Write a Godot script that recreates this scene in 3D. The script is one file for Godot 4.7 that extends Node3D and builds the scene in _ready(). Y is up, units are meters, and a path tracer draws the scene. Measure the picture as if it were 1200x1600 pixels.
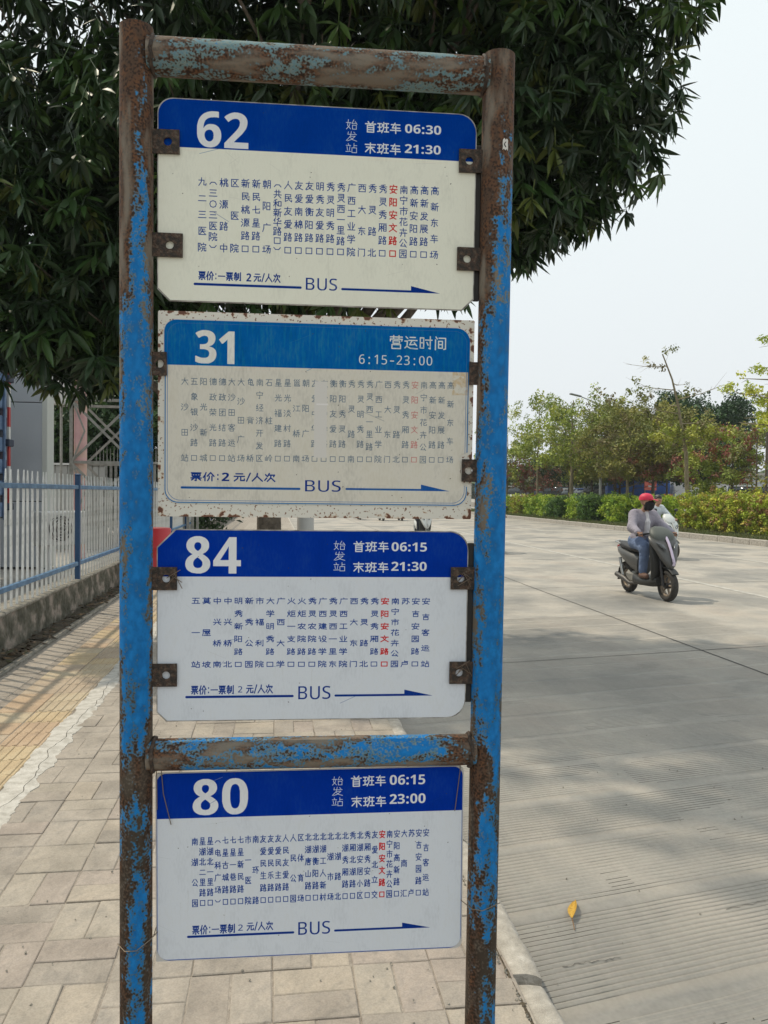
extends Node3D

# ---------------------------------------------------------------- helpers
var names := {}
var rng := RandomNumberGenerator.new()
const SUN_DIR := Vector3(0.75, -1.56, 0.566)
const ROAD_Y := -0.10

func numbered(called: String) -> String:
	if not names.has(called):
		names[called] = 0
		return called
	names[called] += 1
	return "%s_%03d" % [called, names[called]]

func tag(o: Node, label: String, category: String, group: String = "", kind: String = "") -> Node:
	if label != "": o.set_meta("label", label)
	if category != "": o.set_meta("category", category)
	if group != "": o.set_meta("group", group)
	if kind != "": o.set_meta("kind", kind)
	return o

func thing(called: String, label: String, category: String, at := Vector3.ZERO, turn := 0.0, group := "") -> Node3D:
	var o := Node3D.new()
	o.name = numbered(called)
	add_child(o)
	o.position = at
	o.rotation.y = turn
	tag(o, label, category, group)
	return o

func obj(called: String, st: SurfaceTool, m: Material, parent: Node = self) -> MeshInstance3D:
	st.generate_normals()
	var o := MeshInstance3D.new()
	o.mesh = st.commit()
	o.material_override = m
	o.name = numbered(called) if parent == self else called
	parent.add_child(o, true)
	return o

func shared(called: String, mesh: Mesh, m: Material, parent: Node, xf: Transform3D) -> MeshInstance3D:
	var o := MeshInstance3D.new()
	o.mesh = mesh
	o.material_override = m
	o.name = called
	parent.add_child(o, true)
	o.transform = xf
	return o

func setting(called: String, st: SurfaceTool, m: Material) -> MeshInstance3D:
	var o := obj(called, st, m, self)
	o.set_meta("kind", "structure")
	return o

func newst(flat := false) -> SurfaceTool:
	var st := SurfaceTool.new()
	st.begin(Mesh.PRIMITIVE_TRIANGLES)
	st.set_smooth_group(-1 if flat else 0)
	return st

func mesh_of(st: SurfaceTool) -> Mesh:
	st.generate_normals()
	return st.commit()

func v(st: SurfaceTool, p: Vector3, uv := Vector2.ZERO) -> void:
	st.set_uv(uv)
	st.add_vertex(p)

func quad(st: SurfaceTool, a: Vector3, b: Vector3, c: Vector3, d: Vector3, ua := Vector2(0, 0), ub := Vector2(1, 0), uc := Vector2(1, 1), ud := Vector2(0, 1)) -> void:
	v(st, a, ua); v(st, b, ub); v(st, c, uc)
	v(st, a, ua); v(st, c, uc); v(st, d, ud)

func bx(st: SurfaceTool, c: Vector3, s: Vector3, b := Basis.IDENTITY) -> void:
	var h := s * 0.5
	var p := []
	for i in 8:
		p.append(c + b * Vector3(h.x if i & 1 else -h.x, h.y if i & 2 else -h.y, h.z if i & 4 else -h.z))
	st.set_smooth_group(-1)
	quad(st, p[6], p[7], p[5], p[4])
	quad(st, p[3], p[2], p[0], p[1])
	quad(st, p[2], p[6], p[4], p[0])
	quad(st, p[7], p[3], p[1], p[5])
	quad(st, p[2], p[3], p[7], p[6])
	quad(st, p[4], p[5], p[1], p[0])

# box with its edges cut off
func cbx(st: SurfaceTool, c: Vector3, s: Vector3, k: float, b := Basis.IDENTITY) -> void:
	var h := s * 0.5
	k = min(k, min(h.x, min(h.y, h.z)) * 0.9)
	st.set_smooth_group(-1)
	var f := func(x: float, y: float, z: float) -> Vector3: return c + b * Vector3(x, y, z)
	for sg in [-1.0, 1.0]:
		var t := [[-1, -1], [1, -1], [1, 1], [-1, 1]]
		var qx := []; var qy := []; var qz := []
		for e in t:
			qx.append(f.call(sg * h.x, e[0] * (h.y - k), e[1] * (h.z - k)))
			qy.append(f.call(e[0] * (h.x - k), sg * h.y, e[1] * (h.z - k)))
			qz.append(f.call(e[0] * (h.x - k), e[1] * (h.y - k), sg * h.z))
		quad(st, qx[0], qx[1], qx[2], qx[3]); quad(st, qy[0], qy[1], qy[2], qy[3]); quad(st, qz[0], qz[1], qz[2], qz[3])
		for sh in [-1.0, 1.0]:
			quad(st, f.call(sg * h.x, sh * (h.y - k), -h.z + k), f.call(sg * h.x, sh * (h.y - k), h.z - k), f.call(sg * (h.x - k), sh * h.y, h.z - k), f.call(sg * (h.x - k), sh * h.y, -h.z + k))
			quad(st, f.call(sg * h.x, -h.y + k, sh * (h.z - k)), f.call(sg * h.x, h.y - k, sh * (h.z - k)), f.call(sg * (h.x - k), h.y - k, sh * h.z), f.call(sg * (h.x - k), -h.y + k, sh * h.z))
			quad(st, f.call(-h.x + k, sg * h.y, sh * (h.z - k)), f.call(h.x - k, sg * h.y, sh * (h.z - k)), f.call(h.x - k, sg * (h.y - k), sh * h.z), f.call(-h.x + k, sg * (h.y - k), sh * h.z))
			for si in [-1.0, 1.0]:
				v(st, f.call(sg * h.x, sh * (h.y - k), si * (h.z - k))); v(st, f.call(sg * (h.x - k), sh * h.y, si * (h.z - k))); v(st, f.call(sg * (h.x - k), sh * (h.y - k), si * h.z))

func loft(st: SurfaceTool, rings: Array, caps := true, uvs := true) -> void:
	st.set_smooth_group(0)
	var nr := rings.size()
	for i in nr - 1:
		var a: PackedVector3Array = rings[i]
		var b: PackedVector3Array = rings[i + 1]
		var n := a.size()
		for j in n:
			var k := (j + 1) % n
			var u0 := float(j) / n; var u1 := float(j + 1) / n
			var v0 := float(i) / (nr - 1); var v1 := float(i + 1) / (nr - 1)
			quad(st, a[j], a[k], b[k], b[j], Vector2(u0, v0), Vector2(u1, v0), Vector2(u1, v1), Vector2(u0, v1))
	if caps:
		st.set_smooth_group(1)
		for e in [0, nr - 1]:
			var r: PackedVector3Array = rings[e]
			var m := Vector3.ZERO
			for p in r: m += p
			m /= r.size()
			for j in r.size():
				v(st, m, Vector2(0.5, float(e) / (nr - 1))); v(st, r[j], Vector2(float(j) / r.size(), float(e) / (nr - 1))); v(st, r[(j + 1) % r.size()], Vector2(float(j + 1) / r.size(), float(e) / (nr - 1)))
		st.set_smooth_group(0)

func ring(c: Vector3, ax: Vector3, ay: Vector3, n: int, e := 2.0, twist := 0.0) -> PackedVector3Array:
	var r := PackedVector3Array()
	for j in n:
		var t := TAU * j / n + twist
		var cx := cos(t); var sy := sin(t)
		r.append(c + ax * (sign(cx) * pow(abs(cx), 2.0 / e)) + ay * (sign(sy) * pow(abs(sy), 2.0 / e)))
	return r

func tube(st: SurfaceTool, pts: Array, radii, n := 8, caps := true) -> void:
	var rings := []
	var up := Vector3.UP
	for i in pts.size():
		var p: Vector3 = pts[i]
		var d: Vector3 = (pts[min(i + 1, pts.size() - 1)] - pts[max(i - 1, 0)]).normalized()
		if i == 0: up = Vector3.UP if abs(d.y) < 0.9 else Vector3.RIGHT
		var x := d.cross(up).normalized()
		up = x.cross(d).normalized()
		var r: float = radii if (radii is float or radii is int) else radii[i]
		rings.append(ring(p, x * r, up * r, n))
	loft(st, rings, caps)

func lathe(st: SurfaceTool, prof: Array, n: int, xf: Transform3D, caps := true) -> void:
	var rings := []
	for p in prof:
		rings.append(ring(xf * Vector3(0, p[1], 0), xf.basis.x * p[0], xf.basis.z * p[0], n))
	loft(st, rings, caps)

# flat outline given a thickness: points (x, y) anticlockwise, in the plane z = z0 .. z1
func prism(st: SurfaceTool, poly: PackedVector2Array, z0: float, z1: float, xf := Transform3D.IDENTITY, uvbox := Rect2(0, 0, 1, 1)) -> void:
	st.set_smooth_group(-1)
	var idx := Geometry2D.triangulate_polygon(poly)
	var uvf := func(p: Vector2) -> Vector2: return Vector2((p.x - uvbox.position.x) / uvbox.size.x, 1.0 - (p.y - uvbox.position.y) / uvbox.size.y)
	for i in range(0, idx.size(), 3):
		for w in [[z1, 0, 1, 2], [z0, 0, 2, 1]]:
			for k in [1, 2, 3]:
				var p := poly[idx[i + w[k]]]
				v(st, xf * Vector3(p.x, p.y, w[0]), uvf.call(p))
	for i in poly.size():
		var a := poly[i]; var b := poly[(i + 1) % poly.size()]
		quad(st, xf * Vector3(a.x, a.y, z1), xf * Vector3(b.x, b.y, z1), xf * Vector3(b.x, b.y, z0), xf * Vector3(a.x, a.y, z0), uvf.call(a), uvf.call(b), uvf.call(b), uvf.call(a))

func rounded(x0: float, y0: float, x1: float, y1: float, r: Array, n := 6) -> PackedVector2Array:
	# corner radii: bottom left, bottom right, top right, top left
	var p := PackedVector2Array()
	var cs := [[x0, y0, 1, 1, PI], [x1, y0, -1, 1, PI * 1.5], [x1, y1, -1, -1, 0.0], [x0, y1, 1, -1, PI * 0.5]]
	for i in 4:
		var c = cs[i]
		var rr: float = r[i]
		for j in n + 1:
			var t: float = c[4] + PI * 0.5 * j / n
			p.append(Vector2(c[0] + c[2] * rr + cos(t) * rr, c[1] + c[3] * rr + sin(t) * rr))
	return p

# ---------------------------------------------------------------- materials
func lin(r: float, g: float, b: float) -> Color:
	return Color(r, g, b).linear_to_srgb()

func mat(c: Color, rough := 0.8, metal := 0.0, spec := 0.5) -> StandardMaterial3D:
	var m := StandardMaterial3D.new()
	m.albedo_color = c.linear_to_srgb()
	m.roughness = rough
	m.metallic = metal
	m.metallic_specular = spec
	return m

func noise(s: int, freq: float, oct := 4) -> FastNoiseLite:
	var n := FastNoiseLite.new()
	n.seed = s
	n.noise_type = FastNoiseLite.TYPE_SIMPLEX
	n.frequency = freq
	n.fractal_octaves = oct
	return n

# image of a colour that wanders between stops: stops = [[0, Color], [1, Color]] in linear values
func wander(size: int, s: int, freq: float, oct: int, stops: Array, speck := 0.0, speck_seed := 7) -> ImageTexture:
	var im := noise(s, freq, oct).get_seamless_image(size, size)
	im.convert(Image.FORMAT_RGBA8)
	var g := Gradient.new()
	g.offsets = PackedFloat32Array(stops.map(func(q): return q[0]))
	g.colors = PackedColorArray(stops.map(func(q): return q[1]))
	var r := RandomNumberGenerator.new()
	r.seed = speck_seed + s
	for y in size:
		for x in size:
			var c := g.sample(im.get_pixel(x, y).r)
			if speck > 0.0:
				var k := 1.0 + (r.randf() - 0.5) * speck
				c = Color(c.r * k, c.g * k, c.b * k)
			im.set_pixel(x, y, c.linear_to_srgb())
	return ImageTexture.create_from_image(im)

func bumps(size: int, s: int, freq: float, oct: int, strength: float) -> ImageTexture:
	var im := noise(s, freq, oct).get_seamless_image(size, size)
	im.convert(Image.FORMAT_RGBA8)
	im.bump_map_to_normal_map(strength)
	return ImageTexture.create_from_image(im)

func tmat(tex: Texture2D, metres: float, rough := 0.85, nrm: Texture2D = null, nscale := 1.0, world := true) -> StandardMaterial3D:
	var m := StandardMaterial3D.new()
	m.albedo_texture = tex
	m.roughness = rough
	m.uv1_triplanar = true
	m.uv1_world_triplanar = world
	m.uv1_scale = Vector3.ONE / metres
	if nrm:
		m.normal_enabled = true
		m.normal_texture = nrm
		m.normal_scale = nscale
	return m

func tint(m: StandardMaterial3D, c: Color) -> StandardMaterial3D:
	var d: StandardMaterial3D = m.duplicate()
	d.albedo_color = c.linear_to_srgb()
	return d

func leafmat(rough := 0.5, through := Color(0.06, 0.12, 0.02)) -> StandardMaterial3D:
	var m := StandardMaterial3D.new()
	m.vertex_color_use_as_albedo = true
	m.roughness = rough
	m.cull_mode = BaseMaterial3D.CULL_DISABLED
	m.backlight_enabled = true
	m.backlight = through
	return m

# ---------------------------------------------------------------- skins from distance fields
# bones: [a, b, radius a, radius b]; a smooth union meshed as surface nets
func skin(st: SurfaceTool, bones: Array, cell: float, k: float) -> void:
	var lo := Vector3.ONE * 1e9
	var hi := -lo
	for bn in bones:
		var rr: float = max(bn[2], bn[3]) + k + cell * 2.0
		for e in 2:
			lo = lo.min(bn[e] - Vector3.ONE * rr)
			hi = hi.max(bn[e] + Vector3.ONE * rr)
	var nx := int(ceil((hi.x - lo.x) / cell)) + 1
	var ny := int(ceil((hi.y - lo.y) / cell)) + 1
	var nz := int(ceil((hi.z - lo.z) / cell)) + 1
	var d := PackedFloat32Array()
	d.resize(nx * ny * nz)
	d.fill(1.0)
	for bn in bones:
		var a: Vector3 = bn[0]
		var ab: Vector3 = bn[1] - a
		var l2: float = max(ab.length_squared(), 1e-9)
		var ra: float = bn[2]
		var rb: float = bn[3]
		var mr: float = max(ra, rb) + k + cell * 2.0
		var p0: Vector3 = ((a.min(bn[1]) - Vector3.ONE * mr - lo) / cell).floor()
		var p1: Vector3 = ((a.max(bn[1]) + Vector3.ONE * mr - lo) / cell).ceil()
		for z in range(max(0, int(p0.z)), min(nz, int(p1.z) + 1)):
			for y in range(max(0, int(p0.y)), min(ny, int(p1.y) + 1)):
				var row := (z * ny + y) * nx
				for x in range(max(0, int(p0.x)), min(nx, int(p1.x) + 1)):
					var p := lo + Vector3(x, y, z) * cell - a
					var t: float = clampf(p.dot(ab) / l2, 0.0, 1.0)
					var q := (p - ab * t).length() - ra - (rb - ra) * t
					var o := d[row + x]
					var h: float = max(k - abs(o - q), 0.0) / k
					d[row + x] = min(o, q) - h * h * k * 0.25
	var at := {}
	var pts := PackedVector3Array()
	for z in nz - 1:
		for y in ny - 1:
			var row := (z * ny + y) * nx
			for x in nx - 1:
				var i := row + x
				var first := d[i] < 0.0
				var mixed := false
				for o in [1, nx, nx + 1, nx * ny, nx * ny + 1, nx * ny + nx, nx * ny + nx + 1]:
					if (d[i + o] < 0.0) != first:
						mixed = true
						break
				if not mixed: continue
				var sum := Vector3.ZERO
				var cnt := 0
				for e in EDGES:
					var da := d[i + (e[0] & 1) + ((e[0] >> 1) & 1) * nx + ((e[0] >> 2) & 1) * nx * ny]
					var db := d[i + (e[1] & 1) + ((e[1] >> 1) & 1) * nx + ((e[1] >> 2) & 1) * nx * ny]
					if (da < 0.0) == (db < 0.0): continue
					var t := da / (da - db)
					var va := Vector3(e[0] & 1, (e[0] >> 1) & 1, (e[0] >> 2) & 1)
					var vb := Vector3(e[1] & 1, (e[1] >> 1) & 1, (e[1] >> 2) & 1)
					sum += va.lerp(vb, t)
					cnt += 1
				at[i] = pts.size()
				pts.append(lo + (Vector3(x, y, z) + sum / cnt) * cell)
	st.set_smooth_group(0)
	var step := [1, nx, nx * ny]
	for i in at:
		for ax in 3:
			var o: int = step[ax]
			if i + o >= d.size() or (d[i] < 0.0) == (d[i + o] < 0.0): continue
			var u: int = step[(ax + 1) % 3]
			var w: int = step[(ax + 2) % 3]
			if not (at.has(i - u) and at.has(i - w) and at.has(i - u - w)): continue
			var q := [pts[at[i]], pts[at[i - u]], pts[at[i - u - w]], pts[at[i - w]]]
			if d[i] < 0.0: q.reverse()
			quad(st, q[0], q[1], q[2], q[3])

const EDGES := [[0, 1], [2, 3], [4, 5], [6, 7], [0, 2], [1, 3], [4, 6], [5, 7], [0, 4], [1, 5], [2, 6], [3, 7]]

# ---------------------------------------------------------------- the lettering on the route signs
# every character as strokes in a box of 100 by 100: "x,y x,y ..." is a stroke, strokes parted by ";".
# "name@x0,y0,x1,y1" sets another character or part into a piece of the box; pieces parted by "+".
const STROKES := {
	"一": "5,50 95,50", "二": "15,25 85,25;5,80 95,80", "三": "12,15 88,15;18,48 82,48;5,85 95,85",
	"口": "15,20 85,20 85,85 15,85 15,20", "日": "20,8 80,8 80,94 20,94 20,8;20,50 80,50",
	"田": "12,12 88,12 88,90 12,90 12,12;12,50 88,50;50,12 50,90", "人": "50,5 45,40 5,95;48,40 95,95",
	"大": "8,35 92,35;50,5 48,40 8,95;52,38 92,95", "木": "8,30 92,30;50,3 50,97;47,33 8,78;53,33 92,78",
	"土": "15,38 85,38;50,8 50,90;5,90 95,90", "工": "12,15 88,15;50,15 50,85;5,85 95,85",
	"王": "10,12 90,12;15,48 85,48;5,88 95,88;50,12 50,88",
	"月": "25,8 20,70 8,96;25,8 80,8 80,92 68,95;24,36 80,36;23,62 80,62",
	"阜": "15,5 15,97;15,6 80,6 50,40;50,40 80,60 75,75 40,76", "亻": "70,3 50,30 5,60;45,35 45,98",
	"氵": "20,10 60,25;5,38 50,52;10,95 60,65", "讠": "25,8 55,22;5,38 55,38 55,88 85,72",
	"女": "45,3 30,60 85,95;75,30 60,65 10,97;5,33 95,33", "纟": "45,3 12,35 42,35;60,25 12,65 70,58;8,92 80,78",
	"足": "20,8 80,8 80,38 20,38 20,8;50,38 50,90;50,62 85,62;20,55 20,92;5,95 90,82",
	"各": "40,2 30,20 8,40;35,14 80,14 45,45 5,62;30,22 90,60;25,62 75,62 75,95 25,95 25,62",
	"路": "足@0,0,46,100+各@48,0,100,100", "九": "8,33 70,33 68,85 92,88 95,70;42,5 38,50 8,95",
	"〇": "50,12 78,22 88,50 78,78 50,88 22,78 12,50 22,22 50,12", "（": "10,75 30,52 70,52 90,75", "）": "10,25 30,48 70,48 90,25",
	"医": "95,8 12,8 12,92 95,92;40,15 28,38;32,30 80,30;22,52 88,52;55,30 52,55 25,82;55,55 85,82",
	"完": "50,0 52,12;8,32 8,16 92,16 88,32;28,40 75,40;5,58 95,58;38,58 32,80 8,97;62,58 62,90 92,92 92,78",
	"院": "阜@0,0,36,100+完@36,2,100,100",
	"兆": "35,5 35,60 8,97;10,20 25,38;8,65 32,52;62,5 62,90 95,92 95,75;90,18 70,38;68,52 92,68",
	"桃": "木@0,0,42,100+兆@42,0,100,100",
	"原": "10,8 95,8;15,8 14,60 3,97;55,10 45,22;30,25 85,25 85,55 30,55 30,25;30,40 85,40;57,55 57,92 48,90;38,68 22,88;75,68 92,88",
	"源": "氵@0,0,36,100+原@32,0,100,100", "中": "12,28 88,28 88,65 12,65 12,28;50,2 50,98",
	"区": "92,10 12,10 12,92 95,92;75,22 30,78;32,28 78,78",
	"新": "28,2 32,12;5,16 55,16;18,22 22,38;45,20 38,38;3,42 58,42;5,62 56,62;30,42 30,95;28,65 8,85;34,66 52,82;88,5 66,15;66,15 65,60 55,95;66,42 98,42;83,42 83,97",
	"民": "15,10 80,10 80,35 15,35;15,10 15,90 45,75;15,55 90,55;50,35 60,70 90,92 92,75", "七": "8,50 92,38;45,5 45,85 90,85 90,65",
	"生": "28,5 15,35;20,25 90,25;15,55 85,55;5,92 95,92;52,0 52,92", "星": "日@10,0,90,48+生@0,46,100,100",
	"十日十": "10,18 90,18;50,3 50,30;18,30 84,30 84,62 18,62 18,30;18,46 84,46;5,78 97,78;50,62 50,97",
	"朝": "十日十@0,0,52,100+月@52,0,100,100", "阳": "阜@0,0,40,100+日@36,4,100,98", "广": "50,2 54,15;15,18 95,18;18,18 15,60 3,97",
	"昜": "5,10 80,10 35,38;30,38 95,38 85,90 70,92;55,38 10,75;75,38 35,92", "场": "土@0,6,40,86+昜@36,0,100,100",
	"共": "15,25 85,25;5,60 95,60;35,5 35,60;65,5 65,60;35,70 12,95;62,70 90,95",
	"禾": "75,5 20,18;5,38 95,38;50,12 50,97;47,42 8,80;53,42 92,75", "和": "禾@0,0,56,100+口@54,14,100,92",
	"华": "30,3 8,35;20,22 20,50;75,8 45,25;60,3 60,42 92,42 92,32;5,68 95,68;50,50 50,98",
	"友": "8,22 92,22;45,3 35,50 5,92;38,45 78,45 50,80 12,97;35,52 60,82 95,97",
	"爱": "80,3 20,12;20,18 26,28;48,16 50,26;78,14 70,26;8,45 8,34 92,34 88,45;18,52 82,52;45,40 35,70 8,95;40,66 78,66 50,88 22,98;38,74 60,90 92,97",
	"南": "10,18 90,18;50,3 50,30;12,97 12,33 88,33 88,92 78,94;35,42 40,52;65,42 60,52;28,57 72,57;25,74 75,74;50,57 50,95",
	"帛": "50,2 42,12;20,14 80,14 80,44 20,44 20,14;20,29 80,29;12,88 12,54 88,54 88,82 80,85;50,44 50,98", "棉": "木@0,0,44,100+帛@44,0,100,100",
	"衡": "22,3 5,25;25,25 5,50;16,42 16,97;45,5 32,18;40,10 62,10 55,20;34,22 66,22 66,52 34,52 34,22;34,37 66,37;50,22 50,52;28,65 72,65;50,55 45,80 28,97;52,70 68,95;78,18 97,18;75,42 99,42;88,42 88,92 80,90",
	"明": "日@0,4,42,88+月@42,0,100,100",
	"秀": "75,3 25,10;5,25 95,25;50,6 50,48;48,28 10,50;52,28 90,50;20,56 72,56 62,72 90,72 85,95 72,95;40,56 35,80 10,97",
	"灵": "15,8 82,8 82,42 15,42;20,25 82,25;22,55 30,70;80,52 68,68;52,45 45,75 8,97;50,68 92,97",
	"西": "5,12 95,12;12,32 88,32 88,92 12,92 12,32;38,12 36,55 22,68;62,12 62,62 82,62",
	"里": "20,6 80,6 80,50 20,50 20,6;20,28 80,28;50,6 50,92;15,70 85,70;5,92 95,92",
	"业": "35,5 35,90;65,5 65,90;10,25 25,65;90,25 75,65;5,92 95,92",
	"学": "20,3 28,18;48,1 52,16;80,3 70,18;8,40 8,24 92,24 86,40;25,42 72,42 52,55;5,66 95,66;52,55 52,95 38,93",
	"东": "10,20 90,20;45,3 22,48 85,48;52,35 52,95 42,92;30,62 12,85;70,62 90,85", "门": "15,3 25,18;12,25 12,97;38,12 88,12 88,90 75,93",
	"北": "5,30 35,30;38,5 38,95;3,85 38,70;60,5 60,90 95,90 95,72;92,25 60,45",
	"厢": "8,8 97,8;12,8 12,60 2,97;20,40 55,40;38,18 38,97;36,45 18,75;40,48 54,65;62,22 94,22 94,92 62,92 62,22;62,45 94,45;62,68 94,68",
	"安": "50,1 52,13;8,34 8,16 92,16 87,32;5,52 95,52;42,30 28,70 85,97;72,52 55,82 10,98", "文": "48,2 54,16;5,24 95,24;72,26 50,65 5,96;26,28 52,66 95,96",
	"宁": "50,1 52,15;8,40 8,20 92,20 86,40;10,52 90,52;50,52 50,95 36,92", "市": "48,1 52,14;5,20 95,20;15,88 15,42 85,42 85,80 74,84;50,20 50,99",
	"花": "5,15 95,15;30,3 30,28;70,3 70,28;32,32 5,68;22,55 22,98;55,35 55,90 95,90 95,75;92,48 55,68",
	"卉": "10,22 90,22;50,3 50,45;5,58 95,58;30,42 28,75 15,97;70,42 70,98", "公": "38,5 8,45;62,5 92,45;48,45 20,85 82,85;65,62 90,97",
	"园": "10,6 90,6 90,96 10,96 10,6;30,24 70,24;22,42 78,42;42,42 40,65 24,80;58,42 58,76 80,76 80,66",
	"高": "48,0 52,10;5,14 95,14;28,24 72,24 72,40 28,40 28,24;10,97 10,50 90,50 90,92 80,95;32,62 68,62 68,84 32,84 32,62",
	"发": "22,8 18,32 92,32;48,3 40,50 5,95;38,50 80,50 50,82 15,97;35,58 60,84 95,97;68,8 80,22",
	"展": "12,6 88,6 88,26 12,26;12,6 12,60 3,97;38,32 38,56;66,32 66,56;22,42 90,42;18,57 95,57;35,57 35,95 55,84;90,64 66,76;52,57 68,82 95,97",
	"车": "12,18 88,18;45,3 22,48 88,48;5,70 95,70;52,32 52,98", "少": "50,3 50,60;22,20 8,48;75,18 95,42;88,48 60,80 8,97", "沙": "氵@0,0,38,100+少@34,0,100,100",
	"立": "45,5 55,18;8,25 92,25;25,38 35,75;78,36 65,78;3,88 97,86", "占": "45,3 45,48;45,25 92,25;12,48 88,48 88,95 12,95 12,48", "站": "立@0,2,48,98+占@48,0,100,100",
	"五": "10,12 90,12;45,12 30,88;15,48 75,48 72,88;5,90 95,90",
	"象": "40,1 12,25;35,10 68,10 60,22;20,24 82,24 82,42 20,42 20,24;50,24 48,42 15,60;45,48 60,70 55,95 42,92;55,60 12,76;56,72 15,92;85,48 62,60;62,62 95,92",
	"金": "45,2 8,35;35,20 85,20;25,42 80,42;10,60 90,60;50,42 50,92 88,78", "艮": "15,8 80,8 80,45 15,45;15,26 80,26;15,8 15,92 45,80;85,55 55,70;45,46 60,72 95,95", "银": "金@0,0,46,100+艮@44,0,100,100",
	"光": "50,3 50,42;20,10 30,32;80,8 68,32;5,45 95,45;38,45 34,72 8,96;62,45 62,90 92,90 92,72",
	"成": "10,22 95,22;12,22 12,60 2,96;12,45 42,45 40,78 30,80;58,2 66,55 92,95 96,75;90,40 70,68 48,90;75,4 88,16", "城": "土@0,6,38,84+成@36,0,100,100",
	"德": "22,3 5,25;25,25 5,50;16,42 16,97;38,15 96,15;66,3 66,24;42,26 94,26 94,46 42,46 42,26;60,26 60,46;76,26 76,46;36,58 98,58;40,70 34,92;52,66 56,92 82,92 84,80;66,64 70,76;90,68 97,86",
	"正": "8,12 92,12;52,12 52,88;52,48 88,48;22,40 22,88;3,90 97,86", "攵": "40,3 25,35 5,55;30,28 95,28;75,28 55,70 8,97;30,42 60,78 95,97", "政": "正@0,2,50,98+攵@46,0,100,100",
	"荣": "5,15 95,15;30,3 30,28;70,3 70,28;8,52 8,36 92,36 88,50;8,64 92,64;50,48 50,99;46,67 10,92;54,67 90,92",
	"团": "10,6 90,6 90,96 10,96 10,6;22,35 80,35;58,20 58,82 46,80;55,40 24,72", "吉": "10,20 90,20;50,3 50,42;20,42 80,42;22,58 78,58 78,94 22,94 22,58", "结": "纟@0,0,44,100+吉@42,0,100,100",
	"客": "50,0 52,10;8,28 8,13 92,13 88,27;42,22 15,48;35,32 75,32 45,55 5,70;30,36 92,68;28,70 74,70 74,96 28,96 28,70",
	"运": "42,12 82,12;32,34 95,34;58,34 40,66 84,62;74,50 92,72;12,8 24,20;3,40 22,40 20,75 4,90;20,78 45,92 98,94",
	"龟": "40,1 15,28;36,12 70,12 60,26;22,28 78,28 78,76 22,76 22,28;22,52 78,52;50,28 50,90 92,92 94,76",
	"背": "5,18 32,18;35,3 35,45;3,45 35,36;58,3 58,40 92,40 92,30;90,12 58,26;25,54 25,98;25,54 78,54 78,94 68,96;25,68 78,68;25,81 78,81",
	"乔": "80,4 20,14;5,34 95,34;52,12 45,40 8,68;55,36 92,64;32,58 28,80 12,97;68,58 68,98", "桥": "木@0,0,44,100+乔@42,0,100,100",
	"圣": "15,8 85,8 50,35 8,48;50,28 92,48;15,60 88,60;50,60 50,92;5,93 95,93", "经": "纟@0,0,44,100+圣@42,0,100,100",
	"齐": "50,1 53,12;10,16 90,16;78,18 50,45 8,60;22,20 50,45 92,60;35,55 32,78 12,97;68,55 68,98", "济": "氵@0,0,36,100+齐@34,0,100,100",
	"开": "10,12 90,12;5,48 95,48;32,12 30,60 8,96;68,12 68,98", "石": "8,12 92,12;45,12 35,45 5,75;30,48 82,48 82,92 30,92 30,48",
	"主": "45,2 55,14;10,24 90,24;15,56 85,56;5,93 95,93;50,24 50,93", "柱": "木@0,0,44,100+主@44,0,100,100",
	"山": "50,8 50,88;12,35 12,88 88,88 88,35", "令": "50,3 5,45;50,3 95,45;42,35 56,46;18,58 78,58 55,82;38,74 66,97", "岭": "山@0,10,42,86+令@42,0,100,100",
	"示": "30,3 45,15;8,28 78,28 12,65;45,45 45,98;55,52 82,68", "畐": "8,8 92,8;22,22 78,22 78,42 22,42 22,22;12,54 88,54 88,96 12,96 12,54;12,75 88,75;50,54 50,96", "福": "示@0,0,44,100+畐@44,0,100,100",
	"建": "5,12 28,12 8,42 26,42 22,72 3,95;8,60 40,88 98,94;42,14 84,14 84,42 42,42;34,28 96,28;40,56 88,56;34,70 94,70;62,3 62,84",
	"炎": "50,3 48,25 10,48;20,12 28,28;80,10 68,26;52,26 90,48;50,50 46,72 5,98;18,60 26,76;82,58 70,74;52,74 95,98", "淡": "氵@0,0,36,100+炎@34,0,100,100",
	"寸": "5,28 95,28;70,3 70,92 52,88;25,45 42,65", "村": "木@0,0,46,100+寸@46,0,100,100", "时": "日@0,6,42,92+寸@44,0,100,100",
	"邕": "25,2 10,20 28,28;55,2 40,20 58,28;85,2 70,20 88,28;20,40 80,40 80,62 20,62 20,40;50,40 50,62;20,62 20,92 90,92 90,78;20,77 80,77 80,62", "江": "氵@0,0,38,100+工@36,6,100,100",
	"莫": "5,12 95,12;30,2 30,22;70,2 70,22;22,30 78,30 78,60 22,60 22,30;22,45 78,45;5,73 95,73;50,60 45,78 8,98;52,76 92,98",
	"屋": "12,6 88,6 88,26 12,26;12,6 12,60 3,97;25,38 92,38;55,38 35,56 82,54;70,46 88,60;28,72 90,72;58,58 58,94;18,95 97,95",
	"皮": "12,22 92,22 84,38;50,3 50,48;14,22 14,60 3,97;18,48 78,48 55,80 22,97;32,55 60,84 96,97", "坡": "土@0,6,38,84+皮@36,0,100,100",
	"兴": "18,8 28,32;48,3 52,28;82,5 65,45;5,55 95,55;35,66 10,95;62,66 92,95", "刀": "25,12 25,68;80,3 80,94 55,90", "利": "禾@0,0,60,100+刀@56,0,100,100",
	"农": "8,38 8,22 92,22 84,38;52,3 40,50 5,80;30,50 30,92 55,80;85,45 60,62;45,40 62,75 96,96", "火": "50,3 46,50 5,96;15,25 25,48;85,22 70,45;52,52 95,96",
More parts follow.
